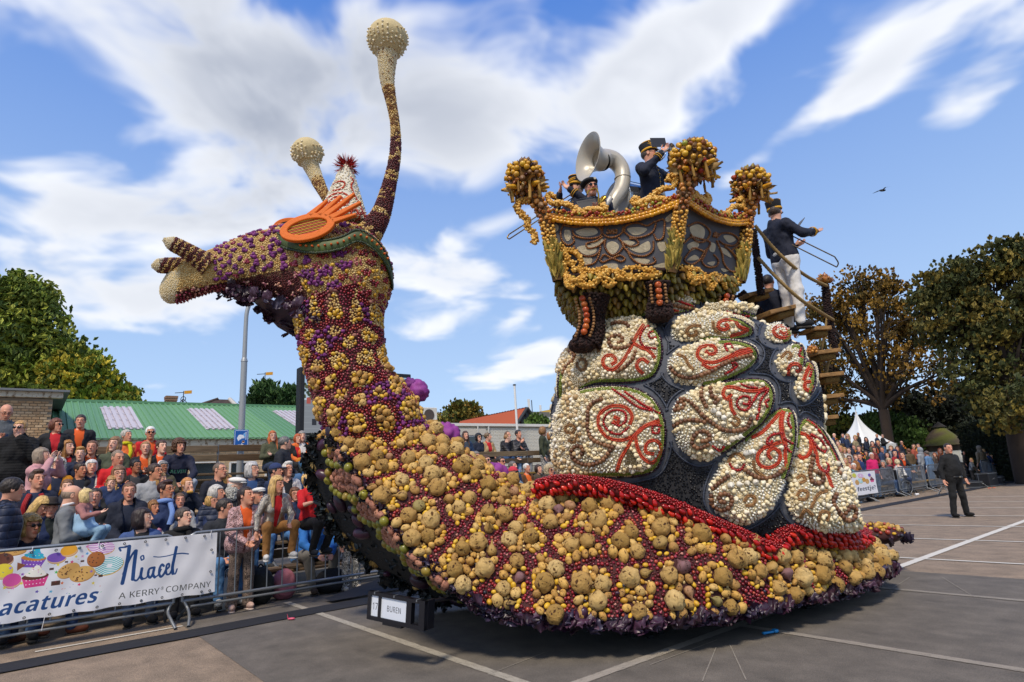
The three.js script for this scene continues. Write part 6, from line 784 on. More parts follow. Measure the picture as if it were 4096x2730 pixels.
{
const s=sampler(bodyG),pk=new Packer(),pts=[];const near=(p)=>{const q=pxL(p);return q;};
const N0=Math.round(s.area*6500);
for(let i=0;i<N0;i++){const q=s.next();const[a,b]=twoNearest(q.p,bodyCells);q.b=b-a+0.05*noise(q.p.x*6,q.p.y*6,q.p.z*6);q.a=a;q.vis=q.n.dot(CAM.clone().sub(q.p).normalize())>-0.35;pts.push(q);}
const pass=(test,kind,r0,r1,slack,o={},share=1)=>{for(const q of pts){if(q.used||(o.visOnly&&!q.vis)||rnd()>share||!test(q))continue;const r=rr(r0,r1);if(pk.try(q.p,r,slack)){q.used=1;put(bodyM,typeof kind==='string'?kind:pick(kind),q.p,q.n,r,o);}}};
pass((q)=>q.b>0.15,'celeriac',0.066,0.094,0.95,{tumble:0.8,lift:0.45},0.03);
pass((q)=>q.b>0.16,'turnip',0.055,0.078,0.95,{tumble:1.6,lift:0.4},0.03);
pass((q)=>q.b>0.105,'potato',0.03,0.054,0.9,{alongZ:0,tumble:1.5,lift:0.5});
pass((q)=>q.b>0.085,'seed_potato',0.019,0.028,0.9,{tumble:1.4,lift:0.5},0.75);
pass((q)=>q.b>0.07&&q.b<0.11,'pink_potato',0.022,0.03,1.0,{tumble:1.4,lift:0.5},0.07);
pass((q)=>q.b>0.12,'cream_bean',0.011,0.015,0.9,{visOnly:1,tumble:1},0.7);
pass((q)=>q.b>0.035&&q.b<0.105,'grape',0.0135,0.018,0.92,{lift:0.6});
pass((q)=>q.b<=0.09,['shallot','shallot','grape'],0.013,0.02,0.9,{tumble:1.2,lift:0.5},0.4);
pass((q)=>q.b<=0.14,'bean',0.008,0.011,0.95,{visOnly:1,tumble:1,lift:0.3});
// hem: medlars and sloes, then hanging cabbage leaves
for(let i=0;i<620;i++){const t=i/620,a=rr(0.012,0.06),p=bodyAt(t,a),e=bodyAt(t,a+0.01),f=bodyAt(t+0.004,a),n=e.clone().sub(p).cross(f.clone().sub(p)).normalize();if(n.dot(p.clone().sub(catmull(FAR,t)))<0)n.negate();const r=rnd()<0.4?rr(0.024,0.034):rr(0.014,0.02);if(pk.try(p,r,0.8))put(bodyM,r>0.022?'medlar':rnd()<0.7?'sloe':'plum',p,n,r,{lift:0.9,tumble:0.5});}
for(let i=0;i<290;i++){const t=clamp((i+rr(-0.3,0.3))/290,0.01,1),p=catmull(NEAR,t),f=catmull(FAR,t),out=p.clone().sub(f).setY(0).normalize(),r=catmull(RIDGE,t).sub(p).normalize();const down=V(0,-1,0).lerp(r.clone().negate(),t<0.45?0.8:0.15).normalize();const o2=out.clone().addScaledVector(down,0.9).normalize();put(bodyM,'red_cabbage_leaf',p.clone().addScaledVector(r,rr(0.02,0.07)).addScaledVector(out,rr(-0.01,0.02)),out,(t<0.42?rr(0.055,0.085):rr(0.08,0.135)),{tumble:0.75,dir:down.clone().negate().addScaledVector(out,-0.35+rr(-0.3,0.3)).normalize(),spin:Math.atan2(out.x,out.z)+rr(-0.5,0.5),lift:0});}
}
// big purple cauliflowers along the back
for(const[x,y,w,z]of[[1672,1565,40,-0.15],[1640,1540,26,-0.15],[1790,1742,44,-0.1],[1770,1720,26,-0.1],[1985,1905,44,-0.05],[1965,1885,28,-0.05],[2070,1975,34,0.2],[2175,1992,44,0.45],[2220,2000,42,0.5],[2350,1985,24,0.6],[1995,1925,26,-0.05]]){const p=lp(x,y,z);put(bodyM,'purple_cauliflower',p,V(0,0.8,0.6).normalize(),w*mpp(p),{lift:0});}
// the small tail tip
{const c=lp(3505,2130,-1.1),e=lp(3566,2140,-1.2),pk=new Packer(0.06),tg=new THREE.IcosahedronGeometry(1,3);setSeed(33);const d=e.clone().sub(c),L=d.length();tg.scale(L*1.15,0.13,0.3).translate(c.x,c.y-0.03,c.z);const tm=part('tail_tip',paint(withBVH(tg.index?tg:(()=>{const h=tg.clone();h.setIndex([...Array(h.attributes.position.count).keys()]);return h;})()),0.05,0.012,0.012),seedSkin,float);const s=sampler(tm.geometry);for(let i=0;i<900;i++){const q=s.next();if(q.n.y<-0.2)continue;const r=rr(0.018,0.036),top=q.n.y>0.25;if(pk.try(q.p,r,0.9))put(tm,top?pick(['seed_potato','seed_potato','grape','potato','medlar']):pick(['sloe','plum','medlar']),q.p,q.n,r*(top?1:0.8),{tumble:1,lift:0.5});}for(let i=0;i<16;i++){const a=i/16*TAU;put(tm,'red_cabbage_leaf',c.clone().add(V(Math.cos(a)*L*1.1,-0.05,Math.sin(a)*0.3)),V(0,1,0),0.1,{lift:0,tumble:1.2});}}
// ---- sole: dark kale with rosettes of apples and pink potatoes
{
setSeed(35);const pk=new Packer();
const ros=[[1362,1812,50,48,0.2],[1405,1922,92,62,0.45],[1500,2032,78,50,0.5],[1592,2138,66,46,0.55],[1683,2232,60,40,0.55],[1778,2312,52,32,0.5],[1880,2375,44,24,0.4]];
for(const[cx,cy,rx,ry,rot]of ros){
const at=(a,k)=>{const x=Math.cos(a)*rx*k,y=Math.sin(a)*ry*k;return hit(soleG,cx+x*Math.cos(rot)-y*Math.sin(rot),cy+x*Math.sin(rot)+y*Math.cos(rot));};
const n=Math.round((rx+ry)*0.155);for(let i=0;i<n;i++){const h=at(i/n*TAU,0.92);if(h&&pk.try(h.p,0.046,0.8))put(soleM,'apple',h.p,h.n,0.05,{tumble:0.5,lift:0.9});}
for(let i=0;i<240;i++){const h=at(rnd()*TAU,Math.sqrt(rnd())*0.72);if(h&&pk.try(h.p,0.036,0.85))put(soleM,'pink_fir_potato',h.p,h.n,0.042,{tumble:0.5,lift:0.8});}
}
const s=sampler(soleG);for(let i=0;i<800;i++){const q=s.next();if(q.n.dot(CAM.clone().sub(q.p))<0)q.n.negate();if(pk.try(q.p,0.04,1))put(soleM,rnd()<0.12?'plum':'kale_leaf',q.p,q.n,rnd()<0.1?0.05:rr(0.06,0.1),{tumble:0.9,lift:0.15});}
for(let i=0;i<260;i++){const t=i/260*0.6,p=catmull(FAR,t),n=catmull(NEAR,t),out=p.clone().sub(n).normalize(),r=catmull(RIDGE,t).sub(p).normalize();put(soleM,'kale_leaf',p.clone().addScaledVector(r,rr(-0.05,0.05)),out,rr(0.09,0.16),{dir:out.clone().negate().add(V(rr(-0.5,0.5),rr(-0.5,0.5),rr(-0.5,0.5))).normalize(),lift:0,tumble:0.6});}
for(let i=0;i<120;i++){const t=i/120*0.5,p=catmull(NEAR,t),f=catmull(FAR,t),inn=f.clone().sub(p).normalize();put(soleM,'kale_leaf',p.clone().addScaledVector(inn,rr(0.01,0.08)),inn,rr(0.07,0.11),{dir:inn.clone().negate().add(V(rr(-0.5,0.5),rr(-0.5,0.5),rr(-0.5,0.5))).normalize(),lift:0,tumble:0.7});}
}
// ---- neck
{
setSeed(37);const cells=[[350,205],[510,200],[630,215],[355,330],[245,425],[440,400],[590,350],[380,530],[575,520],[700,520],[220,590],[135,490],[545,685],[330,720],[800,760],[690,790],[540,840],[500,960],[240,850],[385,780],[880,850],[355,930],[220,710],[680,900],[170,350],[100,240],[200,215]].map(([x,y])=>hit(neckG,...Z5(x,y))).filter(Boolean).map((h)=>h.p);
const s=sampler(neckG);for(let i=0;i<1500;i++){const q=s.next();if(cells.every((c)=>c.distanceTo(q.p)>0.36))cells.push(q.p);}
const pk=new Packer(0.06),pts=[];for(let i=0;i<s.area*9000;i++){const q=s.next(),[a,b]=twoNearest(q.p,cells);q.b=b-a+0.025*noise(q.p.x*9,q.p.y*9,q.p.z*9);q.low=pxL(q.p)[1]>1470;q.h=noise(q.p.x*3+9,q.p.y*3,q.p.z*3);q.vis=q.n.dot(CAM.clone().sub(q.p).normalize())>-0.3;pts.push(q);}
const pass=(test,kind,r0,r1,slack,o={},share=1)=>{for(const q of pts){if(q.used||(o.visOnly&&!q.vis)||rnd()>share||!test(q))continue;const r=rr(r0,r1);if(pk.try(q.p,r,slack)){q.used=1;put(neckM,kind,q.p,q.n,r,{tumble:1,lift:0.5,...o});}}};
pass((q)=>q.b>0.13&&q.low,'potato',0.03,0.045,0.95,{},0.35);pass((q)=>q.b>0.1,'yellow_bean',0.018,0.025,1,{},0.05);pass((q)=>q.b>0.1&&q.low,'seed_potato',0.02,0.028,0.92,{},0.8);
pass((q)=>q.b>0.085,'cream_bean',0.0105,0.014,0.88);
pass((q)=>q.b>0.03&&q.b<0.085&&q.h>0.3,'purple_floret',0.02,0.028,0.85);pass((q)=>q.b>0.06&&q.b<0.11&&q.h<-0.15,'pink_potato',0.018,0.026,0.9);
pass((q)=>q.b<=0.11&&q.h>-0.1,'grape',0.0125,0.0165,0.9,{},0.8);pass((q)=>q.b<=0.11,'shallot',0.0135,0.0185,0.88);pass(()=>true,'bean',0.008,0.01,0.95,{visOnly:1});
}
// ---- head
{
setSeed(39);const s=sampler(headG),pk=new Packer(0.05),pts=[];for(let i=0;i<s.area*15000;i++){const q=s.next();q.z=headZone(q.p);q.vis=q.n.dot(CAM.clone().sub(q.p).normalize())>-0.3;q.h=noise(q.p.x*4.5,q.p.y*4.5,q.p.z*4.5);pts.push(q);}
const spots=[],spot=(z,gap,n)=>{let c=0;for(const q of pts){if(q.z!==z||c>=n)continue;const px=pxL(q.p)[0],g=gap*(z==='top'?clamp(0.55+(px-800)/900,0.5,1):1);if(spots.every((o)=>o.p.distanceTo(q.p)>g)){spots.push({...q,g});c++;}}};
spot('top',0.105,400);spot('dark',0.125,200);spot('cheek',0.13,300);
for(const o of spots){
const t1=V(0,1,0).cross(o.n).normalize(),t2=o.n.clone().cross(t1),n=o.z==='top'?3+Math.floor(rnd()*3):3+Math.floor(rnd()*4),kind=o.z==='top'?(rnd()<0.85?'purple_floret':'shallot'):o.z==='dark'?'pale_shallot':pick(['grape','shallot','shallot','purple_floret','grape']);
const r=o.z==='top'?0.03*(o.g/0.105):kind==='grape'?0.017:kind==='purple_floret'?0.024:0.0195,ang=rnd()*3;for(let i=0;i<n+(o.z==='cheek'?4:0);i++){const a=i*2.4,d=r*(o.z==='top'?0.5:0.72)*Math.sqrt(i)*1.25,dx=Math.cos(a+ang)*d*(o.z==='cheek'?1.35:1.1),dy=Math.sin(a+ang)*d*0.85;const p=o.p.clone().addScaledVector(t1,dx).addScaledVector(t2,dy);pk.add(p,r);put(headM,kind,p,o.n,r*rr(0.85,1.1),{tumble:1,lift:0.5});}
}
const pass=(test,kind,r0,r1,slack,o={},share=1)=>{for(const q of pts){if(q.used||!q.vis||rnd()>share||!test(q))continue;const r=rr(r0,r1);if(pk.try(q.p,r,slack)){q.used=1;put(headM,kind,q.p,q.n,r,{tumble:1,lift:0.4,...o});}}};
pass((q)=>q.z==='under','shallot',0.016,0.022,0.85,{lift:0.6});pass((q)=>q.z==='cheek','yellow_bean',0.017,0.022,1,{},0.02);pass((q)=>q.z==='cheek'||q.z==='top'||q.z==='line','cream_bean',0.0085,0.0115,0.88);pass((q)=>q.z==='dark'||q.z==='under','bean',0.0065,0.0085,0.95);pass((q)=>q.z==='muzzle','cream_bean',0.0065,0.009,0.9);pass((q)=>q.z==='chin','white_bean',0.005,0.007,0.9);
pass((q)=>q.z==='throat','red_berry',0.012,0.017,0.85,{lift:0.5});
for(let i=0;i<17;i++){const x=745+i*29,h=hit(headG,x,1098+(x-1000)*-0.2);if(h)for(let k=0;k<7;k++)put(headM,'brown_bead',h.p.clone().add(V(rr(-0.02,0.02),rr(-0.012,0.012),0)),h.n,0.009,{});}
// purple leaves under the jaw and a dark flap
const flap=part('jaw_flap',sheet([[[905,1150],[980,1180],[1090,1200],[1220,1255]],[[960,1172],[1040,1215],[1120,1260],[1240,1320]],[[1000,1195],[1050,1245],[1110,1310],[1180,1350]]].map((r,i)=>r.map(([x,y])=>lp(x,y,ZN+0.25-i*0.28)))),std({color:'#2e2230',roughness:0.5,side:THREE.DoubleSide}),float);
for(let i=0;i<46;i++){const t=rnd(),x=lerp(890,1330,t),y=1146+118*Math.pow(t,1.2)+rr(-12,16),p=lp(x,y,ZN+lerp(0.22,0.52,t)*rr(0.75,1));put(flap,'red_cabbage_leaf',p,V(-0.1,-0.3,1).normalize(),rr(0.07,0.11),{dir:V(rr(-0.9,-0.2),rr(0.1,0.5),rr(-0.2,0.3)).normalize(),lift:0,tumble:0.3,spin:rr(-0.6,0.6)});}
for(let i=0;i<22;i++){const t=i/22,x=lerp(880,1170,t)+rr(-8,8),y=1165+170*Math.pow(t,1.15)+rr(-10,16),p=lp(x,y,ZN-0.2+rr(-0.1,0.15));put(flap,'red_cabbage_leaf',p,V(-0.1,-0.5,0.8).normalize(),rr(0.07,0.12),{lift:0,tumble:0.8});}
}
// ---- horns, feelers, hat and goggles
function stalk(name,path,radii,bands,parent,kinds){ // path px triples, radii in px, bands(t) -> colour
const C=path.map((q)=>lp(...q)),cur=new THREE.CatmullRomCurve3(C,false,'centripetal'),n=60,seg=14,g=new THREE.TubeGeometry(cur,n,1,seg),P=g.attributes.position,c=V(),colr=new Float32Array(P.count*3);for(let i=0;i<=n;i++){const t=i/n;cur.getPointAt(t,c);const r=catmull(radii.map((x)=>V(x,0,0)),t).x*mpp(c),b=bands(t);for(let k=0;k<=seg;k++){const id=i*(seg+1)+k;P.setXYZ(id,c.x+(P.getX(id)-c.x)*r,c.y+(P.getY(id)-c.y)*r,c.z+(P.getZ(id)-c.z)*r);colr.set(b,id*3);}}
g.setAttribute('color',new THREE.BufferAttribute(colr,3));g.computeVertexNormals();const m=part(name,g,seedSkin,parent);const s=sampler(g),pk=new Packer(0.05);for(let i=0;i<s.area*20000;i++){const q=s.next(),k=kinds(q.p,cur);if(k&&pk.try(q.p,k[1],0.85))put(m,k[0],q.p,q.n,k[1],{tumble:1,lift:0.4});}return m;
}
{
setSeed(41);const cream=[0.46,0.36,0.17],brown=[0.045,0.02,0.018],near=(p,cur,L)=>{let b=9,t=0;for(let i=0;i<=40;i++){const d=L[i].distanceTo(p);if(d<b){b=d;t=i/40;}}return t;};
const withT=(fn)=>{let L=null;return(p,cur)=>{if(!L)L=[...Array(41)].map((_,i)=>cur.getPointAt(i/40));return fn(near(p,cur,L),p);};};
const horn=withT((t,p)=>t>0.8?(rnd()<0.7?['white_bean',0.006]:null):(Math.sin(t*46+noise(p.x*12,p.y*12,p.z*12)*2)>0.25?['cream_bean',0.0085]:['bean',0.008])),hornB=(t)=>t>0.8?cream:brown;
for(const[a,b,c,z0,z1]of[[[835,1062],[745,1004],[652,957],0.36,0.62],[[770,1075],[690,1064],[604,1064],0.22,0.42]])stalk('muzzle_horn',[[...a,z0],[...b,(z0+z1)/2],[...c,z1]],[46,37,31,28,26,25,22,5],hornB,float,horn);
const feel=withT((t,p)=>{if(t<0.55)return Math.sin(t*64+noise(p.x*8,p.y*8,p.z*8)*2.6)>0.55?['cream_bean',0.0115]:['bean',0.011];if(t<0.78)return noise(p.x*16,p.y*30,p.z*16)>0.0?['cream_bean',0.010]:['brown_bead',0.009];return rnd()<0.04?['nut',0.010]:rnd()<0.5?['white_bean',0.006]:null;}),feelB=(t)=>t<0.55?brown:t<0.8?[0.28,0.17,0.06]:cream;
stalk('feeler',[[1470,945,0.3],[1520,865,0.3],[1552,760,0.3],[1580,620,0.3],[1580,500,0.3],[1563,400,0.3],[1548,320,0.3],[1548,235,0.3],[1548,200,0.3]],[48,34,25,20,17,15,19,28,36],feelB,float,feel);
stalk('feeler',[[1310,800,-0.1],[1280,745,-0.2],[1255,690,-0.3],[1238,650,-0.3],[1232,620,-0.3]],[16,18,22,27,34],(t)=>t<0.4?[0.2,0.1,0.04]:cream,float,withT((t,p)=>t<0.5?(rnd()<0.5?['brown_bead',0.009]:['cream_bean',0.009]):rnd()<0.4?['white_bean',0.006]:null));
for(const[x,y,r,z]of[[1550,160,70,0.3],[1229,613,56,-0.3]]){const c=lp(x,y,z),R=r*mpp(c),g=displace(new THREE.IcosahedronGeometry(R,5),(v)=>{v.multiplyScalar(1+0.012*noise(v.x*40,v.y*40,v.z*40));if(v.y<0){v.x*=1+0.18*v.y/R;v.z*=1+0.18*v.y/R;}}).translate(c.x,c.y,c.z),m=part('feeler_knob',g,std({color:'#c2b184',roughness:0.9,bumpMap:T.rough,bumpScale:0.012}),float);for(let k=0;k<7;k++){const la=0.2-k*0.17,n=26;for(let i=0;i<n;i++){if(noise(i*0.3,k*1.7,r)<-0.05)continue;const a=i/n*TAU,l=la+0.10*Math.sin(a*5+k),d=V(Math.cos(a)*Math.cos(l),Math.sin(l),Math.sin(a)*Math.cos(l));put(m,'floret',c.clone().addScaledVector(d,R*(l<0?1+0.1*l:1)),d,0.014,{});}}}
// hat
const b0=lp(1372,893,0.2),tip=lp(1386,668,0.2),hgt=tip.distanceTo(b0),rB=95*mpp(b0),ax=tip.clone().sub(b0).normalize(),qh=new THREE.Quaternion().setFromUnitVectors(YAX,ax);const hat=part('party_hat',new THREE.CylinderGeometry(rB*0.2,rB,hgt,32,16,false).applyQuaternion(qh).translate(b0.x+ax.x*hgt/2,b0.y+ax.y*hgt/2,b0.z+ax.z*hgt/2),std({color:'#cfcbbb',roughness:0.85,bumpMap:T.rough,bumpScale:0.01}),float);withBVH(hat.geometry);
const hx=(x,y)=>[550+x*0.542,500+y*0.542];const line=(kind,r,pts,step=1.5)=>{const cur=new THREE.CatmullRomCurve3(pts.map(([x,y])=>V(...hx(x,y),0)),false,'centripetal'),L=cur.getLength();const h0=hit(hat.geometry,1385,800),px=r/mpp(h0.p)*step;for(let d=0;d<L;d+=px){const q=cur.getPointAt(d/L),h=hit(hat.geometry,q.x,q.y);if(h)put(hat,kind,h.p,h.n,r,{});}};
line('carrot_bit',0.013,[[1575,395],[1590,410],[1575,450],[1590,500],[1640,600],[1680,690]]);line('carrot_bit',0.013,[[1450,440],[1490,420],[1525,425],[1525,455],[1495,475],[1440,490]]);line('carrot_bit',0.013,[[1380,600],[1410,540],[1460,510],[1530,510],[1560,545],[1540,590],[1500,590],[1490,560]]);line('carrot_bit',0.012,[[1400,600],[1440,545],[1500,530],[1520,560]]);line('carrot_bit',0.013,[[1620,660],[1600,680],[1575,660],[1590,630],[1625,640],[1640,680],[1600,710]]);line('pepper_bit',0.012,[[1640,590],[1660,650],[1690,720]]);line('nut',0.009,[[1430,450],[1480,430],[1500,445],[1470,465]]);line('carrot_bit',0.012,[[1590,590],[1620,640],[1650,720]]);line('pearl_onion',0.014,[[1380,570],[1440,470],[1490,390]]);line('pearl_onion',0.014,[[1560,480],[1600,560],[1640,680]]);
const sh=sampler(hat.geometry),pk=new Packer(0.05);for(let i=0;i<2400;i++){const q=sh.next();if(pk.try(q.p,0.012,0.95))put(hat,'white_bean',q.p,q.n,0.012,{});}
const pom=part('hat_pompon',blob(0.06,tip.x,tip.y,tip.z,1,1,1,2),std({color:'#5a0c0c',roughness:0.5}),float);for(let i=0;i<240;i++){const d=V(rr(-1,1),rr(-0.7,1),rr(-1,1)).normalize();put(pom,'chili',tip.clone().addScaledVector(d,0.03),d,rr(0.05,0.075),{lift:0,dir:d});}for(let i=0;i<110;i++){const a=rnd()*TAU,d=V(Math.cos(a),rr(-0.1,0.6),Math.sin(a)).normalize();put(pom,'chili',b0.clone().add(V(Math.cos(a)*rB*0.95,rr(0,0.05),Math.sin(a)*rB*0.95)),d,rr(0.03,0.045),{lift:0,dir:d});}
// strap of leek with peppers
const strapPts=[[1090,945,0.42],[1160,975,0.68],[1260,990,0.76],[1360,975,0.78],[1430,945,0.74],[1490,975,0.68],[1535,1030,0.56],[1558,1090,0.42],[1565,1140,0.25]].map((q)=>lp(...q)),sc=new THREE.CatmullRomCurve3(strapPts),ring=[];for(let i=0;i<=60;i++){const p=sc.getPointAt(i/60),t=i/60,w=lerp(0.075,0.06,t)*(t<0.1?t*10*0.7+0.3:1),hd=lp(1350,1050,ZN),o=p.clone().sub(hd).setY(0).normalize(),up=V(-0.15*t,1,0).normalize(),r=[];for(let k=0;k<=8;k++){const a=k/8*TAU;r.push(p.clone().addScaledVector(up,Math.sin(a)*w).addScaledVector(o,Math.cos(a)*0.03));}ring.push(r);}
const strap=part('goggle_strap',sheet(ring),std({color:'#66803a',roughness:0.6,side:THREE.DoubleSide,map:T.wood}),float);for(let i=0;i<240;i++){const t=(i%120)/120,p=sc.getPointAt(t),hd=lp(1350,1050,ZN),o=p.clone().sub(hd).setY(0).normalize();put(strap,'green_bean',p.clone().add(V(0,(i<120?1:-1)*0.07,0)).addScaledVector(o,0.012),o,0.014,{});}
for(let i=0;i<17;i++){const t=0.3+i/17*0.55,p=sc.getPointAt(t),hd=lp(1350,1050,ZN),o=p.clone().sub(hd).setY(0).normalize();put(strap,'orange_pepper',p.clone().addScaledVector(o,0.03),o,0.022,{lift:0.4});}
// goggles: a ring plate with slats and prongs, and its far twin
const lens=(cx,cy,z,k,yaw,prongs=true)=>{const o=lp(cx,cy,z),s=mpp(o)*k,sp=new THREE.Shape();sp.absellipse(0,0,98*s,52*s,0,TAU);const hole=new THREE.Path();hole.absellipse(0,2*s,76*s,34*s,0,TAU);sp.holes.push(hole);const e=(p)=>new THREE.ExtrudeGeometry(p,{depth:0.035,bevelEnabled:true,bevelSize:0.01,bevelThickness:0.01,bevelSegments:2,curveSegments:32});const grp=new THREE.Group();grp.name='goggles';float.add(grp);grp.position.copy(o);grp.rotation.set(-0.15,yaw,0.30,'YXZ');const om=std({color:'#db6a0c',roughness:0.7,bumpMap:T.rough,bumpScale:0.01}),ym=std({color:'#c9a63a',roughness:0.6});
part('rim',e(sp),om,grp);part('lens_back',new THREE.CylinderGeometry(1,1,0.01,32).rotateX(Math.PI/2).scale(78*s,36*s,1).translate(0,2*s,-0.02),std({color:'#14100c',roughness:0.8}),grp);const slat=std({color:'#b8420f',roughness:0.5});for(let i=-2;i<=2;i++){const w=76*s*Math.sqrt(Math.max(0,1-(i*12/34)**2));const b=part('slat',rod(V(-w,i*12*s+2*s,0.012),V(w,i*12*s+2*s,0.012),3.4*s,3.4*s,7),slat,grp);part('slat_edge',rod(V(-w,i*12*s+7*s,0.022),V(w,i*12*s+7*s,0.022),2*s,2*s,5),ym,b);}
for(const[x0,y0,x1,y1,w]of prongs?[[52,38,150,96,8],[72,30,200,92,8],[86,14,212,48,8],[92,-2,180,2,7],[20,48,95,92,8]]:[]){const q=new THREE.Shape(),a=Math.atan2(y1-y0,x1-x0),nx=-Math.sin(a)*w*s,ny=Math.cos(a)*w*s;q.moveTo(x0*s+nx,y0*s+ny);q.lineTo(x1*s+nx*0.25,y1*s+ny*0.25);q.lineTo(x1*s-nx*0.25,y1*s-ny*0.25);q.lineTo(x0*s-nx,y0*s-ny);part('prong',e(q),om,grp);}
return grp;};
lens(1232,915,0.78,1,0.05);const tw=lens(1175,925,-0.42,0.9,Math.PI-0.3,false);tw.name='goggles';
part('goggle_bridge',tube([lp(1140,945,0.5),lp(1120,915,0.2),lp(1130,905,-0.2)],0.04,10,8),std({color:'#3d4a22',roughness:0.7}),float);for(let i=0;i<12;i++)put(strap,'orange_pepper',lp(1090+i*6,912-6*Math.sin(i*0.28),0.1),V(0,1,0.2).normalize(),0.03,{lift:0.3});
}
// == shell
const Z7=(x,y)=>[2150+x*0.7017,1150+y*0.7017];
const shellF=(x,y,z)=>{let d=ellip(x,y,z,0.04,2.0,-0.15,1.62,1.68,1.42);d=smin(d,ellip(x,y,z,0.25,1.05,-0.1,1.66,0.95,1.34),0.3);d=smin(d,ellip(x,y,z,1.0,2.4,0.0,0.56,0.75,0.9),0.25);d=smax(d,-(capsule(x,y,z,V(1.95,2.05,1.0),V(1.5,2.1,0.2),0.18,0.1)),0.15);return smax(d,ropeY(x)-0.08-y,0.05);};
const shellG=withBVH(nets(shellF,V(-1.8,0.2,-1.75),V(2.3,3.85,1.5),0.075));
const LOBES=[
{n:1,o:[[385,205],[470,185],[560,180],[640,215],[690,265],[710,350],[700,430],[665,500],[600,530],[450,545],[300,555],[190,610],[128,650],[118,590],[135,440],[190,350],[255,300]],b:[3,13]},
{n:2,o:[[145,640],[230,590],[320,570],[440,562],[560,580],[640,620],[690,680],[722,760],[728,860],[715,950],[670,1040],[560,1075],[350,1080],[140,1085],[105,1000],[98,880],[112,740]],b:[1,13]},
{n:3,o:[[765,250],[800,195],[900,168],[1050,168],[1160,190],[1225,235],[1222,265],[1150,290],[1000,305],[850,308],[780,295]],b:[4,9]},
{n:4,o:[[742,450],[765,400],[830,355],[950,312],[1060,300],[1160,312],[1235,345],[1255,392],[1230,440],[1140,500],[1000,555],[880,562],[790,535],[750,495]],b:[4,11]},
{n:5,o:[[770,720],[795,655],[860,605],[950,572],[1080,540],[1200,525],[1300,535],[1342,590],[1338,670],[1290,760],[1220,825],[1140,890],[1050,945],[940,985],[860,955],[805,895],[778,810]],b:[4,12]},
{n:6,o:[[982,1200],[990,1130],[1040,1020],[1110,930],[1180,860],[1260,785],[1340,720],[1400,690],[1445,700],[1468,800],[1455,950],[1405,1110],[1340,1240],[1260,1310],[1180,1348],[1100,1330],[1020,1275]],b:[4,11]},
{n:7,o:[[1412,1210],[1430,1110],[1458,980],[1480,870],[1498,780],[1525,748],[1560,760],[1610,800],[1690,930],[1755,1075],[1795,1225],[1822,1368],[1700,1388],[1560,1375],[1470,1320],[1425,1265]],b:[3,8]},
{n:8,o:[[1298,270],[1310,235],[1350,215],[1400,215],[1440,240],[1450,280],[1425,312],[1360,318],[1315,305]],b:[4,6]},
{n:9,o:[[1360,445],[1380,390],[1430,345],[1480,320],[1512,345],[1522,400],[1512,455],[1475,495],[1420,503],[1378,485]],b:[3,6]},
{n:10,o:[[1468,605],[1478,540],[1505,470],[1540,425],[1565,435],[1582,500],[1575,570],[1540,625],[1495,640]],b:[3,7]},
{n:11,o:[[390,188],[480,120],[580,85],[700,60],[800,62],[890,95],[895,118],[800,150],[680,165],[540,172]],b:[5,9]},
{n:12,o:[[885,158],[960,135],[1080,128],[1200,145],[1265,178],[1225,186],[1120,172],[960,164]],b:[3,6]},
{n:13,o:[[1310,192],[1360,185],[1430,196],[1470,212],[1440,216],[1370,206]],b:[2,4]},
].map((l)=>({...l,poly:l.o.map((q)=>Z7(...q))}));
const inPoly=(x,y,P)=>{let c=false;for(let i=0,j=P.length-1;i<P.length;j=i++)if((P[i][1]>y)!==(P[j][1]>y)&&x<(P[j][0]-P[i][0])*(y-P[i][1])/(P[j][1]-P[i][1])+P[i][0])c=!c;return c;};
const segD=(x,y,a,b)=>{const dx=b[0]-a[0],dy=b[1]-a[1],t=clamp(((x-a[0])*dx+(y-a[1])*dy)/(dx*dx+dy*dy+1e-6),0,1);return Math.hypot(x-a[0]-dx*t,y-a[1]-dy*t);};
const polyD=(x,y,P)=>{let d=1e9;for(let i=0,j=P.length-1;i<P.length;j=i++)d=Math.min(d,segD(x,y,P[j],P[i]));return inPoly(x,y,P)?d:-d;};
LOBES.forEach((l)=>{const c=new THREE.CatmullRomCurve3(l.poly.map(([x,y])=>V(x,y,0)),true,'centripetal');l.poly=c.getSpacedPoints(90).slice(0,90).map((p)=>[p.x,p.y]);l.box=[Math.min(...l.poly.map((p)=>p[0])),Math.min(...l.poly.map((p)=>p[1])),Math.max(...l.poly.map((p)=>p[0])),Math.max(...l.poly.map((p)=>p[1]))];});
const outD=(x,y)=>{let d=1e9;for(const l of LOBES){if(x<l.box[0]-90||x>l.box[2]+90||y<l.box[1]-90||y>l.box[3]+90)continue;d=Math.min(d,-polyD(x,y,l.poly));}return d;};
const shellM=part('shell',paintBy(shellG,(p,n)=>{if(n.dot(CAM.clone().sub(p).normalize())<-0.1)return[0.012,0.012,0.014];const[x,y]=pxL(p),d=outD(x,y);return d<26?[0.075,0.082,0.1]:[0.012,0.012,0.014];}),seedSkin,float);
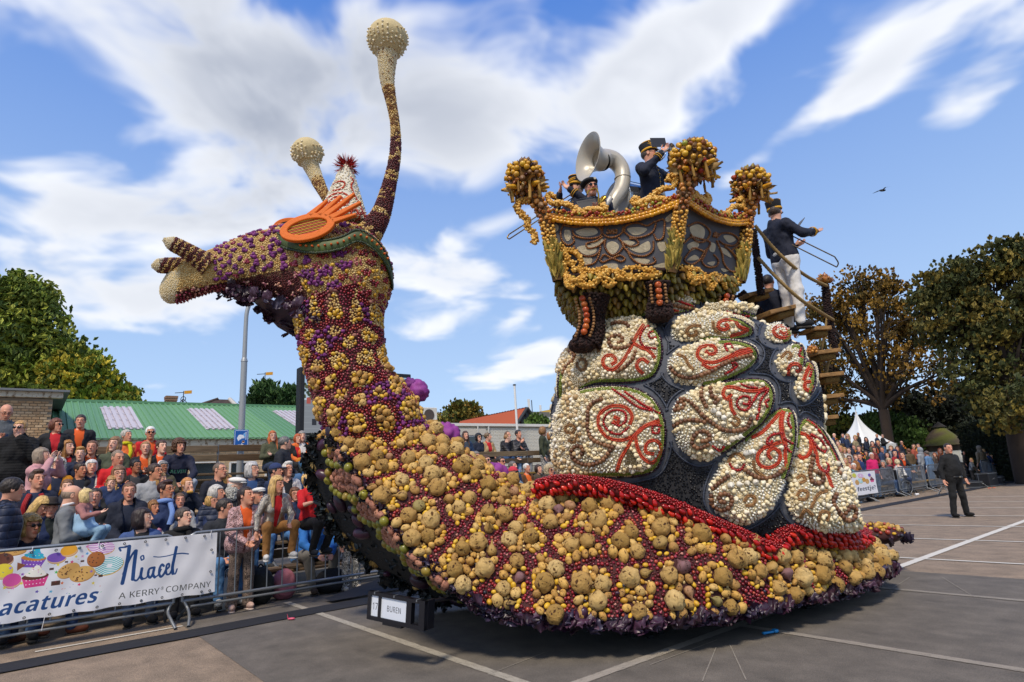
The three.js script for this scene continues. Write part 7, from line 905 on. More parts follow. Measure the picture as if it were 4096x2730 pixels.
{
setSeed(51);
// pillow-like lobes standing proud of the shell
for(const l of LOBES){
const[x0,y0,x1,y1]=l.box,st=7,nx=Math.ceil((x1-x0)/st)+1,ny=Math.ceil((y1-y0)/st)+1,ids=new Map(),pos=[],dd=[],idx=[],wid=Math.min(46,(Math.min(x1-x0,y1-y0))*0.3);
const vert=(i,j)=>{const k=j*nx+i;if(ids.has(k))return ids.get(k);let x=x0+i*st,y=y0+j*st,d=polyD(x,y,l.poly);if(d<-st*1.5){ids.set(k,-1);return-1;}const h=hit(shellG,x,y);if(!h){ids.set(k,-1);return-1;}const t=clamp(d/wid,0,1),up=d<0?-0.03:0.024+0.11*Math.pow(Math.sin(t*Math.PI/2),1.2)*(l.box[2]-l.box[0]>150?1:0.6),q=h.p.addScaledVector(h.n,up);ids.set(k,pos.length/3);pos.push(q.x,q.y,q.z);dd.push(d);return pos.length/3-1;};
for(let j=0;j<ny-1;j++)for(let i=0;i<nx-1;i++){const a=vert(i,j),b=vert(i+1,j),c=vert(i,j+1),d=vert(i+1,j+1);if(a<0||b<0||c<0||d<0)continue;const A=V(pos[a*3],pos[a*3+1],pos[a*3+2]);if([b,c,d].some((k)=>A.distanceTo(V(pos[k*3],pos[k*3+1],pos[k*3+2]))>0.35))continue;idx.push(a,c,b,b,c,d);}
const g=new THREE.BufferGeometry();g.setAttribute('position',new THREE.Float32BufferAttribute(pos,3));g.setAttribute('uv',new THREE.Float32BufferAttribute(new Float32Array(pos.length/3*2),2));g.setIndex(idx);g.computeVertexNormals();{const nn=g.attributes.normal;let s=0;for(let i=0;i<nn.count;i+=7)s+=V(nn.getX(i),nn.getY(i),nn.getZ(i)).dot(CAM);if(s<0){for(let i=0;i<nn.array.length;i++)nn.array[i]*=-1;for(let i=0;i<idx.length;i+=3){const q=idx[i];idx[i]=idx[i+1];idx[i+1]=q;}g.setIndex(idx);}}
g.dd=dd;l.g=withBVH(g);l.pk=new Packer(0.05);paintBy(g,(p,n,i)=>dd[i]<3?[0.06,0.062,0.078]:[0.42,0.34,0.2]);l.m=part('shell_lobe',g,seedSkin,float);
}
const byN=(n)=>LOBES.find((l)=>l.n===n);
const row=(l,kind,rPx,pts,raw,step=1.75,both=0)=>{const m=(q)=>raw?q:Z7(...q),cur=new THREE.CatmullRomCurve3(pts.map((q)=>V(...m(q),0)),false,'centripetal'),L=cur.getLength(),N=Math.max(2,Math.round(L/(rPx*step)));for(let i=0;i<=N;i++){const q=cur.getPointAt(i/N),tg=cur.getTangentAt(i/N);for(const o of both?[-both,both]:[0]){const x=q.x-tg.y*o*rPx,y=q.y+tg.x*o*rPx,h=hit(l.g,x,y);if(!h)continue;const r=rPx*mpp(h.p)*rr(0.9,1.1);l.pk.add(h.p,r*0.95);put(l.m,kind,h.p,h.n,r,{lift:0.55,tumble:0.5});}}};
const O=(n,pts)=>row(byN(n),'carrot_bit',3.6,pts,false,1.7,1),R=(n,pts)=>row(byN(n),'pepper_bit',5.4,pts),B=(n,pts)=>row(byN(n),'mushroom',8.6,pts),b=(n,pts)=>row(byN(n),'nut',3.4,pts,false,1.6,0.9);
O(1,[[605,215],[575,260],[550,310],[520,370],[480,430],[430,470],[385,455],[375,415],[400,390],[435,395],[448,425],[425,440]]);O(1,[[550,320],[590,345],[630,360],[665,400]]);O(1,[[630,430],[600,410],[570,430],[570,460],[600,490]]);R(1,[[640,215],[600,250],[585,300],[610,340],[670,350]]);R(1,[[670,290],[640,290],[635,262],[655,255]]);B(1,[[430,212],[460,205],[500,208],[520,225]]);B(1,[[540,300],[530,330],[490,350],[430,345],[410,310],[430,285],[470,280],[490,305],[465,318]]);B(1,[[560,370],[545,410],[500,455],[460,475]]);B(1,[[150,490],[170,450],[205,420],[215,380],[190,370]]);b(1,[[240,420],[265,410],[280,440],[265,470],[235,465],[225,430]]);b(1,[[300,340],[340,330],[350,370]]);
O(2,[[690,760],[620,790],[560,840],[480,872],[400,855],[355,800],[350,740],[390,692],[450,676],[510,690],[540,735],[528,780]]);R(2,[[520,800],[470,838],[410,820],[378,770],[400,720],[450,700],[500,715],[505,760],[470,790],[430,775]]);O(2,[[440,740],[465,752],[455,775],[435,765]]);O(2,[[690,770],[600,800],[545,860],[510,920],[475,980],[455,1045]]);O(2,[[560,850],[570,910],[600,970],[650,1000],[690,960],[700,905],[670,873],[625,890],[620,940],[660,950]]);R(2,[[500,600],[560,640],[620,680],[690,720]]);R(2,[[430,585],[500,630],[570,680],[650,705]]);R(2,[[700,790],[660,790],[660,830],[688,830],[690,808]]);B(2,[[365,640],[320,660],[295,690],[290,740],[290,800],[310,860],[360,890],[430,912]]);B(2,[[430,912],[380,980],[320,1010],[250,1005],[205,970],[200,930],[230,905],[262,920],[258,950]]);b(2,[[160,800],[190,785],[215,800],[200,830],[165,825],[160,805]]);b(2,[[230,840],[210,885],[180,872]]);
O(3,[[1205,238],[1160,260],[1100,278]]);O(3,[[1200,240],[1150,225],[1125,195],[1085,188],[1042,198],[1028,225],[1060,242],[1090,228],[1072,212]]);b(3,[[930,222],[880,222],[850,250],[870,275],[910,265],[900,248]]);b(3,[[1000,200],[1010,240],[1040,262]]);
O(4,[[1215,352],[1150,367],[1080,402],[1000,430],[940,420],[912,390],[922,352],[960,335],[1008,342],[1018,370],[980,384],[960,366]]);O(4,[[1222,364],[1140,392],[1060,440],[990,463],[940,440]]);R(4,[[1080,362],[1066,332],[1095,325],[1108,345]]);R(4,[[1070,490],[1108,470],[1138,440],[1110,430],[1118,460]]);B(4,[[762,460],[790,490],[840,512],[890,512],[950,492],[1010,470],[1050,447],[1100,422],[1150,405],[1210,388]]);b(4,[[800,385],[840,402],[860,440],[888,470]]);
O(5,[[1310,572],[1260,590],[1180,590],[1120,572],[1072,577],[1057,610],[1080,640],[1103,612]]);R(5,[[1310,582],[1260,605],[1225,655],[1190,700],[1150,692],[1135,655],[1170,622],[1208,632],[1200,668],[1175,665]]);R(5,[[1312,592],[1272,645],[1262,700],[1250,750]]);O(5,[[1100,642],[1105,690],[1125,725]]);R(5,[[1150,552],[1200,570],[1250,575]]);R(5,[[1315,642],[1297,655],[1308,680]]);B(5,[[790,702],[830,690],[838,668],[810,655],[800,680]]);B(5,[[820,640],[860,650],[900,685],[940,730],[990,772],[1050,810],[1120,820],[1190,800],[1215,755]]);B(5,[[785,790],[840,762],[910,760],[950,770]]);B(5,[[940,878],[978,868],[972,832],[930,822],[892,850],[882,890],[920,918],[970,900]]);B(5,[[940,585],[935,625],[960,680]]);B(5,[[988,580],[992,620],[1028,640],[1012,660]]);R(5,[[1000,908],[1040,928],[1060,908]]);b(5,[[1120,740],[1150,760],[1130,790],[1105,770]]);
O(6,[[1398,712],[1385,770],[1390,830],[1408,900],[1412,970],[1420,1035]]);O(6,[[1404,712],[1393,770],[1398,830],[1416,900]]);O(6,[[1392,705],[1330,780],[1280,830],[1225,858]]);O(6,[[1385,882],[1340,900],[1282,922],[1252,970],[1272,1018],[1330,1028],[1378,990],[1378,942],[1340,918],[1312,950],[1330,978]]);R(6,[[1388,832],[1340,842],[1310,870],[1312,900],[1335,880]]);R(6,[[1402,862],[1448,890]]);R(6,[[1440,725],[1425,762],[1440,800]]);R(6,[[1402,902],[1440,940]]);B(6,[[1398,1040],[1350,1078],[1280,1090],[1220,1070],[1182,1042]]);B(6,[[996,1190],[1003,1240],[1040,1265],[1088,1258],[1108,1220],[1093,1187],[1050,1180],[1042,1215],[1068,1225]]);B(6,[[1005,1150],[1050,1112],[1090,1082]]);b(6,[[1230,992],[1240,1040],[1300,1088]]);R(6,[[1100,1012],[1120,1040],[1158,1040],[1178,1012]]);b(6,[[1090,1000],[1110,962],[1150,952],[1178,980]]);b(6,[[1180,1220],[1200,1190],[1240,1200],[1230,1240],[1190,1245]]);row(byN(6),'garlic',13,[[1100,1130],[1240,1112]],false,2.3);row(byN(6),'garlic',13,[[1190,950],[1225,940]],false,2.3);row(byN(5),'garlic',13,[[1000,705],[1060,745]],false,2.2);row(byN(5),'garlic',12,[[1105,865],[1150,845]],false,2.6);
O(7,[[1502,832],[1540,850],[1560,900],[1550,950],[1512,978],[1492,960]]);O(7,[[1562,872],[1590,960],[1602,1020],[1650,1070],[1678,1140]]);R(7,[[1540,765],[1580,790],[1640,870],[1690,960],[1725,1040]]);R(7,[[1552,852],[1600,920],[1638,938],[1620,882],[1562,842]]);R(7,[[1640,1002],[1658,1030],[1640,1058],[1612,1030]]);B(7,[[1570,962],[1560,1020],[1552,1070],[1570,1118],[1618,1110],[1620,1070],[1582,1052]]);B(7,[[1700,1182],[1682,1222],[1720,1288],[1758,1328],[1798,1318],[1808,1262],[1780,1252],[1752,1288]]);b(7,[[1482,1190],[1500,1162],[1540,1170],[1530,1208],[1492,1208]]);b(7,[[1560,1258],[1600,1182],[1650,1160]]);b(7,[[1482,1090],[1510,1072],[1528,1100],[1500,1118]]);B(7,[[1708,1002],[1718,1060]]);b(7,[[1600,1330],[1620,1280],[1660,1290],[1650,1330]]);b(7,[[1500,1310],[1530,1270],[1570,1300]]);row(byN(7),'garlic',12,[[1700,1010],[1760,1120]],false,2.4);
O(8,[[1438,282],[1400,290],[1360,275],[1345,248],[1368,228],[1408,226],[1428,250],[1408,268],[1382,255]]);O(9,[[1430,498],[1430,462],[1452,440],[1488,442],[1498,468],[1475,480]]);R(9,[[1500,352],[1490,390],[1508,404]]);b(9,[[1390,402],[1428,372],[1448,392],[1430,410]]);O(10,[[1565,565],[1545,590],[1525,575],[1530,545],[1555,540]]);O(10,[[1558,445],[1535,490],[1520,530]]);R(10,[[1568,460],[1552,510]]);O(11,[[545,110],[580,120],[610,100],[660,95]]);R(11,[[770,70],[830,90],[880,108]]);B(11,[[760,100],[830,115],[885,122]]);O(11,[[750,125],[800,140]]);R(12,[[1080,140],[1130,155],[1200,165]]);O(12,[[1070,150],[1120,165],[1180,175]]);
for(const l of LOBES){ // borders: sprouts inside, plums along the foot
const n=l.o.length,per=90/n;const[b0,b1]=l.b;const seg=[];for(let i=Math.round(b0*per);i<=Math.round(b1*per);i++)seg.push(l.poly[i%90]);const cx=l.poly.reduce((a,p)=>a+p[0],0)/90,cy=l.poly.reduce((a,p)=>a+p[1],0)/90,ins=(px)=>seg.map(([x,y])=>{const dx=cx-x,dy=cy-y,q=Math.hypot(dx,dy);return[x+dx/q*px,y+dy/q*px];});
if(seg.length>4){row(l,'sprout',3.8,ins(9),true,1.75);row(l,'sprout',3.8,ins(15),true,1.75);row(l,'plum',5.6,ins(2),true,1.9);}
const s=sampler(l.g),big=l.box[2]-l.box[0]>150;for(let i=0;i<s.area*9000;i++){const q=s.next(),[x,y]=pxL(q.p),d=q.d;if(d<1)continue;{let bi=0,bd=1e9;for(let k=0;k<90;k++){const w=(l.poly[k][0]-x)**2+(l.poly[k][1]-y)**2;if(w<bd){bd=w;bi=k;}}if(bi>=Math.round(b0*per)&&bi<=Math.round(b1*per)&&bd<400)continue;}const u=(x-l.box[0])/(l.box[2]-l.box[0]);if(q.n.dot(CAM.clone().sub(q.p))<0)q.n.negate();const zone=noise(x*0.011+l.n,y*0.011,l.n*2.3)+(u-0.5)*0.25;let kind,r;if(l.n===2&&inPoly(x,y,[[500,1010],[515,950],[540,915],[565,960],[575,1010]].map((c)=>Z7(...c))))continue;if(zone>0.13){kind='pearl_onion';r=rr(0.013,0.018);}else if(zone<-0.24&&rnd()<0.5){kind='white_bean';r=0.009;}else if(u<0.3&&(l.n<3)&&rnd()<0.5){kind=rnd()<0.6?'mushroom_pale':'garlic';r=rr(0.022,0.03);}else{kind='floret';r=rr(0.019,0.028);}if(l.pk.try(q.p,r,0.86))put(l.m,kind,q.p,q.n,r,{tumble:0.7,lift:0.45});}
for(let i=0;i<s.area*5000;i++){const q=s.next();if(q.d<0)continue;if(q.n.dot(CAM.clone().sub(q.p))<0)q.n.negate();if(l.pk.try(q.p,0.0085,0.9))put(l.m,'white_bean',q.p,q.n,0.009,{lift:0.2});}
// blueberries round the grey moat
for(let i=0;i<90;i+=1)for(let k=0;k<4;k++){const a=l.poly[i],c=l.poly[(i+1)%90],t=k/4,x=lerp(a[0],c[0],t),y=lerp(a[1],c[1],t),dx=x-cx,dy=y-cy,q=Math.hypot(dx,dy),X=x+dx/q*27,Y=y+dy/q*27;if(outD(X,Y)<20)continue;const h=hit(shellG,X,Y);if(h){const r=0.012;put(shellM,'blueberry',h.p,h.n,r,{lift:0.5});}}
}
const pkS=new Packer(0.05),s=sampler(shellG);for(let i=0;i<s.area*2600;i++){const q=s.next(),vis=q.n.dot(CAM.clone().sub(q.p).normalize());if(vis<-0.2){if(pkS.try(q.p,0.045,0.9))put(shellM,'floret',q.p,q.n,0.05,{lift:0.3});continue;}const[x,y]=pxL(q.p),d=outD(x,y);if(d<2)continue;if(d<24){if(rnd()<0.012)put(shellM,'blueberry',q.p,q.n,0.011,{});continue;}if(pkS.try(q.p,0.011,0.9))put(shellM,'black_bean',q.p,q.n,0.0125,{lift:0.3});}
// bare wire netting
const wire=[];for(let i=0;i<9;i++){const a=hit(byN(2).g,...Z7(502+i*8.5,1008)),c=hit(byN(2).g,...Z7(515+i*5.5,925)),e=hit(byN(2).g,...Z7(500+i*2,1008-i*9)),f=hit(byN(2).g,...Z7(575-i*1.5,1008-i*9));if(a&&c)wire.push(rod(a.p.addScaledVector(a.n,0.012),c.p.addScaledVector(c.n,0.012),0.003,0.003,4));if(e&&f)wire.push(rod(e.p.addScaledVector(e.n,0.012),f.p.addScaledVector(f.n,0.012),0.003,0.003,4));}if(wire.length)part('wire_netting',merge(wire),std({color:'#6a5a3a',metalness:0.4,roughness:0.5}),float);
}
// red roll of peppers along the foot of the shell
{
setSeed(53);const cur=new THREE.CatmullRomCurve3(ROPE.map((p)=>p.clone().add(V(0,0.0,0.05))),false,'centripetal',0.5),n=120,R=0.1;const g=new THREE.TubeGeometry(cur,n,R*0.75,12),m=part('red_roll',g,skinM('#5a0b0a'),float),pk=new Packer(0.05),s=sampler(g);for(let i=0;i<26000;i++){const q=s.next(),c=q.n,up=c.y*0.8+c.z*0.3;if(up<0.42+0.2*noise(q.p.x*3,q.p.y*3,4)){if(pk.try(q.p,0.03,0.82))put(m,'red_pepper',q.p,c,0.038,{dir:V(0.6,-0.8,0).applyAxisAngle(V(0,0,1),rr(-0.5,0.5)).normalize(),lift:0.5});}else if(pk.try(q.p,0.012,0.85))put(m,'rosehip',q.p,c,0.0135,{lift:0.6});}
}
// ---- undercarriage, tyres and the name board
{
const rub=std({color:'#121214',roughness:0.9}),tyre=(px,py,z,R)=>{const c=lp(px,py,z);c.y=R;const o=new THREE.Group();o.name='wheel';o.position.copy(c);o.rotation.y=0.1;float.add(o);part('tyre',new THREE.TorusGeometry(R*0.72,R*0.28,12,36).scale(1,1,1.5),rub,o);part('rim',new THREE.CylinderGeometry(R*0.5,R*0.5,0.2,24).rotateX(Math.PI/2),std({color:'#4a1110',roughness:0.6}),o);const lug=box(0.05,0.05,R*0.75);for(let i=0;i<20;i++){const a=i/20*TAU,l=part('lug',lug,rub,o);l.position.set(Math.cos(a)*R*0.985,Math.sin(a)*R*0.985,(i%2-0.5)*0.1);l.rotation.set(0,0,a);}return o;};
tyre(2570,2522,0.95,0.46);tyre(3185,2405,0.35,0.42);tyre(2150,2480,-0.6,0.42);
const P=[];for(let i=0;i<=40;i++){const t=0.4+i/40*0.54,a=catmull(NEAR,t),f=catmull(FAR,t),r=[];for(let j=0;j<=6;j++){const p=a.clone().lerp(f,0.14+0.72*j/6);p.y=Math.max(p.y+0.05,0.42);r.push(p);}P.push(r);}part('chassis_floor',sheet(P),std({color:'#0b0b0c',roughness:0.9,side:THREE.DoubleSide}),float);part('axle_beam',merge([box(3.0,0.14,0.3,-0.2,0.38,0.1),box(0.16,0.14,1.9,-0.6,0.36,0.1),box(0.16,0.14,1.7,1.2,0.36,-0.3)]),rub,float);
// board
const z=1.55,tl=lp(1478,2362,1.25),tr=lp(1705,2404,1.62),bl=lp(1474,2474,1.25),w=tl.distanceTo(tr),h=tl.y-bl.y,X=tr.clone().sub(tl).setY(0).normalize(),bm=std({color:'#14151c',roughness:0.35}),o=new THREE.Group();o.name='name_board';o.position.copy(bl);o.rotation.y=Math.atan2(-X.z,X.x);float.add(o);const drop=(tr.y-tl.y),W=Math.hypot(tr.x-tl.x,tr.z-tl.z),f=h*0.125;

part('frame',merge([box(W,f,0.05,W/2,h-f/2,0),box(W,f*1.15,0.05,W/2,f/2,0),box(W*0.055,h,0.05,W*0.0275,h/2,0.0015),box(W*0.093,h,0.05,W*0.9535,h/2,0.0015),box(W*0.046,h,0.05,W*0.213,h/2,-0.0015),box(W*0.088,h,0.05,W*0.731,h/2,-0.0015),box(W*0.33,f*0.9,0.045,W*0.45,-f*0.3,0)]),bm,o);part('side_rail',box(0.03,h,0.09,W-0.008,h/2,-0.06),bm,o);
const txt=(s,cw,ch,size,sx)=>canvasTex(cw,ch,(x)=>{x.fillStyle='#d3d9e2';x.fillRect(0,0,cw,ch);x.fillStyle='#23262c';x.font=size+'px sans-serif';x.textAlign='center';x.textBaseline='middle';x.save();x.translate(cw/2,ch*0.52);x.scale(sx,1);x.fillText(s,0,0);x.restore();});
part('number_plate',new THREE.PlaneGeometry(W*0.136,h-f*2).translate(W*0.122,h/2,0.012),std({map:txt('17',128,256,118,0.72),roughness:0.5}),o);part('name_plate',new THREE.PlaneGeometry(W*0.452,h-f*2).translate(W*0.462,h/2,0.012),std({map:txt('BUREN',384,256,96,0.72),roughness:0.5}),o);part('plate_back',box(W*0.62,h-f*2,0.006,W*0.37,h/2,0.004),bm,o);
for(const x of[0.12,0.47,0.86])part('clip',box(0.012,0.02,0.056,W*x,h-0.008,0),steel,o);o.rotation.z=Math.atan2(drop,W);
part('board_arm',rod(tr.clone().add(V(-0.03,-0.02,-0.05)),lp(2150,2345,0.6),0.018,0.018,4),bm,float);
}
// == crown
const Z8=(x,y)=>[1950+x*0.542,500+y*0.542];
const CZ={L:0.72,N:1.05,R:0.42};
const cr={Lt:lp(2172,862,CZ.L),Nt:lp(2730,800,CZ.N+0.05),Rt:lp(2985,880,CZ.R),Lb:lp(2228,1112,CZ.L),Nb:lp(2680,1080,CZ.N-0.05),Rb:lp(2958,1118,CZ.R)};
cr.Bt=V(cr.Rt.x-0.15,cr.Rt.y,-1.05);cr.Bb=V(cr.Rb.x-0.1,cr.Rb.y,-0.95);cr.Ct=V(cr.Lt.x+0.42,cr.Lt.y,-1.05);cr.Cb=V(cr.Lb.x+0.45,cr.Lb.y,-0.95);
const crown=new THREE.Group();crown.name='crown_basket';float.add(crown);
{
setSeed(61);
const grey=std({color:'#4c4d53',roughness:0.9,bumpMap:T.rough,bumpScale:0.006}),creamM=std({color:'#cdc0a2',roughness:0.95,bumpMap:T.rough,bumpScale:0.015});
const panel=(name,a,b,c,d,sag)=>{const P=[];for(let i=0;i<=24;i++){const t=i/24,top=a.clone().lerp(b,t),bot=d.clone().lerp(c,t);top.y-=sag*(1-(2*t-1)**2)+(sag?0.0:0);P.push([0,0.25,0.5,0.75,1].map((k)=>bot.clone().lerp(top,k)));}return part(name,withBVH(sheet(P)),Object.assign(grey,{side:THREE.DoubleSide}),crown);};
const front=panel('front_panel',cr.Lt,cr.Nt,cr.Nb,cr.Lb,0.16),side=panel('side_panel',cr.Nt,cr.Rt,cr.Rb,cr.Nb,0.12);panel('rear_panel',cr.Rt,cr.Bt,cr.Bb,cr.Rb,0.5);panel('far_panel',cr.Bt,cr.Ct,cr.Cb,cr.Bb,0.5);panel('bow_panel',cr.Ct,cr.Lt,cr.Lb,cr.Cb,0.2);
// bead lines and cream inlays drawn on the panels
const onP=(m,x,y)=>hit(m.geometry,...Z8(x,y)),beads=(m,pts,closed)=>{const cur=new THREE.CatmullRomCurve3(pts.map(([x,y])=>V(...Z8(x,y),0)),!!closed,'centripetal'),L=cur.getLength(),n=Math.round(L/7.6);for(let i=0;i<n;i++){const q=cur.getPointAt(i/n),h=hit(m.geometry,q.x,q.y);if(h)put(m,'brown_bead',h.p,h.n,4.3*mpp(h.p),{lift:0.7});}};
const inlay=(m,pts,nm='inlay')=>{const cur=new THREE.CatmullRomCurve3(pts.map(([x,y])=>V(...Z8(x,y),0)),true,'centripetal').getSpacedPoints(28).map((q)=>hit(m.geometry,q.x,q.y)).filter(Boolean);if(cur.length<8)return;const c=V(),n=V();cur.forEach((h)=>{c.add(h.p);n.add(h.n);});c.divideScalar(cur.length);n.normalize();const pos=[c.x+n.x*0.005,c.y+n.y*0.005,c.z+n.z*0.005],uv=[0,0],idx=[];cur.forEach((h,i)=>{pos.push(h.p.x+n.x*0.005,h.p.y+n.y*0.005,h.p.z+n.z*0.005);uv.push(h.p.x*2,h.p.y*2);if(i)idx.push(0,i,i+1);});idx.push(0,cur.length,1);const g=new THREE.BufferGeometry();g.setAttribute('position',new THREE.Float32BufferAttribute(pos,3));g.setAttribute('uv',new THREE.Float32BufferAttribute(uv,2));g.setIndex(idx);g.computeVertexNormals();part(nm,g,Object.assign(creamM,{side:THREE.DoubleSide}),m);};
const mir=(pts,c)=>pts.map(([x,y])=>[2*c-x,y]);
// front panel: a large flower
const fA=[[560,740],[640,755],[720,745],[800,745],[840,780],[835,820],[770,840],[690,835],[640,815],[625,770]],fB=[[560,740],[540,790],[555,860],[600,890],[640,860],[625,820]],fC=[[845,830],[800,860],[730,880],[740,910],[810,900],[870,850]],fD=[[640,900],[655,930],[720,970],[790,965],[830,930],[835,890]],fE=[[730,1040],[790,1020],[820,970],[830,920]];
beads(front,fA);beads(front,fB);beads(front,fC);beads(front,fD);beads(front,fE);const gA=[[1010,790],[1020,750],[1100,725],[1180,745],[1240,715],[1220,790],[1140,830],[1060,830],[1010,790]],gB=[[1240,715],[1300,700],[1305,770],[1290,840],[1250,850],[1225,800]],gC=[[970,840],[1000,870],[1060,900],[1115,880],[1100,850],[1040,840]],gD=[[1000,880],[1020,920],[1080,960],[1160,970],[1220,930],[1225,850]],gE=[[1030,920],[1060,980],[1110,1020],[1180,1035],[1240,1010],[1220,970]];
beads(front,gA);beads(front,gB);beads(front,gC);beads(front,gD);beads(front,gE);beads(front,[[850,745],[850,800],[890,830],[940,830],[990,800],[1005,745]]);beads(front,[[870,850],[865,900],[900,950],[925,965],[960,950],[1000,900],[985,850]]);beads(front,[[830,1000],[860,960],[920,985],[980,965],[1015,990],[990,1010],[920,990],[850,1015],[830,1000]]);
for(const p of[[[650,790],[720,765],[800,770],[815,800],[760,820],[690,820]],[[1030,770],[1100,755],[1180,770],[1150,800],[1080,815]],[[570,780],[610,780],[615,840],[590,860],[570,830]],[[760,880],[810,850],[850,840],[850,870],[800,895]],[[990,860],[1040,855],[1090,870],[1060,890]],[[880,880],[925,860],[970,890],[950,940],[920,955],[890,930]],[[660,910],[720,890],[800,900],[800,940],[730,960]],[[1030,900],[1100,900],[1190,860],[1200,920],[1120,945]],[[450,730],[520,740],[520,780],[470,800]],[[1310,700],[1370,650],[1370,690],[1330,720]],[[1320,760],[1365,760],[1360,790]],[[480,870],[530,875],[520,910]],[[1255,870],[1310,870],[1320,920],[1280,935]],[[690,990],[770,985],[760,1030],[700,1030]],[[860,1035],[960,1030],[960,1060],[870,1062]],[[1080,990],[1200,1000],[1180,1025],[1110,1020]],[[1000,1045],[1080,1045],[1070,1065]],[[560,950],[590,980],[580,1020],[560,1000]],[[1220,1045],[1320,1020],[1320,1050]]])inlay(front,p);
for(let i=0;i<26;i++){const h=onP(front,920+rr(-38,38),790+rr(-16,16));if(h)put(front,'brown_bead',h.p,h.n,0.013,{lift:0.9});}
// side panel
for(const p of[[[1480,745],[1550,720],[1620,760],[1640,800],[1600,860],[1540,860],[1490,800]],[[1450,870],[1500,830],[1560,840],[1640,870],[1600,930],[1520,910],[1470,960],[1450,1000],[1500,1030],[1560,1000],[1600,930]],[[1690,830],[1730,800],[1800,805],[1850,850],[1820,890],[1740,880],[1700,850]],[[1640,880],[1600,960],[1580,1010],[1620,1050],[1690,1040],[1700,1000],[1660,950]],[[1690,860],[1730,960],[1740,1020],[1790,1080],[1830,1080],[1835,1000],[1800,940],[1740,890]],[[1840,900],[1800,930],[1840,980],[1845,920]]])beads(side,p);
for(const p of[[[1490,760],[1550,735],[1600,770],[1590,840],[1540,845]],[[1640,870],[1680,880],[1670,940],[1640,930]],[[1740,820],[1800,820],[1830,850],[1780,870]],[[1470,890],[1540,860],[1560,890],[1500,930]],[[1700,900],[1760,920],[1800,980],[1740,950]],[[1470,1000],[1530,960],[1560,990]],[[1620,1020],[1680,1010],[1660,1040]],[[1510,1050],[1570,1050],[1560,1070]],[[1720,1060],[1780,1075],[1740,1085]]])inlay(side,p);for(let i=0;i<12;i++){const h=onP(side,1680+rr(-18,18),812+rr(-18,18));if(h)put(side,'brown_bead',h.p,h.n,0.013,{lift:0.9});}
// rim garlands
const rim=(m,a,b,sag)=>{const at=(t)=>{const p=a.clone().lerp(b,t);p.y-=sag*(1-(2*t-1)**2);return p;},d=b.clone().sub(a),L=d.length(),out=V(-d.z,0,d.x).normalize();if(out.dot(CAM.clone().sub(a))<0)out.negate();const roll=part('rim_roll',tube([...Array(9)].map((_,i)=>at(i/8).addScaledVector(out,0.02)),0.05,30,8),skinM('#7a4a12'),crown);for(let i=0;i<L/0.042;i++)for(let k=0;k<2;k++)put(roll,'gold_pepper',at(i/(L/0.042)).add(V(0,-0.02-k*0.035,0)).addScaledVector(out,0.065),out,rr(0.034,0.042),{dir:d.clone().normalize().addScaledVector(YAX,rr(-0.6,0.6)).normalize(),lift:0});for(let i=0;i<L*190;i++)put(roll,'crab_apple',at(rnd()).add(V(0,rr(0.02,0.09),0)).addScaledVector(out,rr(0,0.075)),YAX,rr(0.014,0.02),{lift:0});
// scrolls along the top
const scroll=(t0,t1,flip,h)=>{const g=[],N=26;for(let i=0;i<=N;i++){const t=i/N;let x,y;if(t<0.6){const q=t/0.6;x=lerp(t0,t1,q);y=0.08+h*0.35*Math.sin(q*Math.PI*0.9)+h*q*0.35;}else{const q=(t-0.6)/0.4*4.6,rad=h*0.38*(1-q/6.2);x=t1+(Math.sin(q)*rad)/L*(t1>t0?1:-1);y=0.08+h*0.35*Math.sin(0.9*Math.PI)+h*0.35+h*0.38-Math.cos(q)*rad;}g.push(at(clamp(x,-0.05,1.05)).add(V(0,y,0)).addScaledVector(out,0.02));}const sm=part('scroll',tube(g,0.03,44,7),skinM('#a8782a'),crown),cv=new THREE.CatmullRomCurve3(g);for(let i=0;i<64;i++){const p=cv.getPointAt(i/64);for(let k=0;k<3;k++){const n=V(rr(-1,1),rr(-0.5,1),rr(-1,1)).addScaledVector(out,1).normalize();put(sm,'gold_bead',p.clone().addScaledVector(n,0.03),n,rr(0.012,0.017),{});}}};
return{at,out,L,scroll};};
const rf=rim(front,cr.Lt,cr.Nt,0.16);rf.scroll(0.30,0.08,1,0.19);rf.scroll(0.22,0.44,1,0.1);rf.scroll(0.72,0.93,1,0.24);rf.scroll(0.88,0.68,1,0.12);
const rs=rim(side,cr.Nt,cr.Rt,0.12);rs.scroll(0.1,0.34,1,0.16);rs.scroll(0.62,0.9,1,0.2);rs.scroll(0.36,0.18,1,0.1);rim(side,cr.Rt,cr.Bt,0.5);rim(side,cr.Ct,cr.Lt,0.2);
// gold leafwork along the foot
const work=(m,pts,r,wob=0)=>{const g=pts.map(([x,y])=>{const h=hit(m.geometry,...Z8(x,y));const z=h?h.p.addScaledVector(h.n,0.03):lp(...Z8(x,y),m===front?CZ.N-0.02:lerp(CZ.N,CZ.R,clamp((x-1400)/460,0,1))+0.02);return z;});const cv=new THREE.CatmullRomCurve3(g,false,'centripetal'),mm=part('gold_leafwork',tube(g,r*0.7,g.length*6,7),skinM('#b98a34'),crown),L=cv.getLength();for(let i=0;i<L/0.011;i++){const p=cv.getPointAt(Math.min(1,i/(L/0.011))),n=V(rr(-1,1),rr(-1,1),rr(0,1.4)).normalize();put(mm,'gold_bead',p.clone().addScaledVector(n,r*0.75),n,rr(0.011,0.016),{});}};
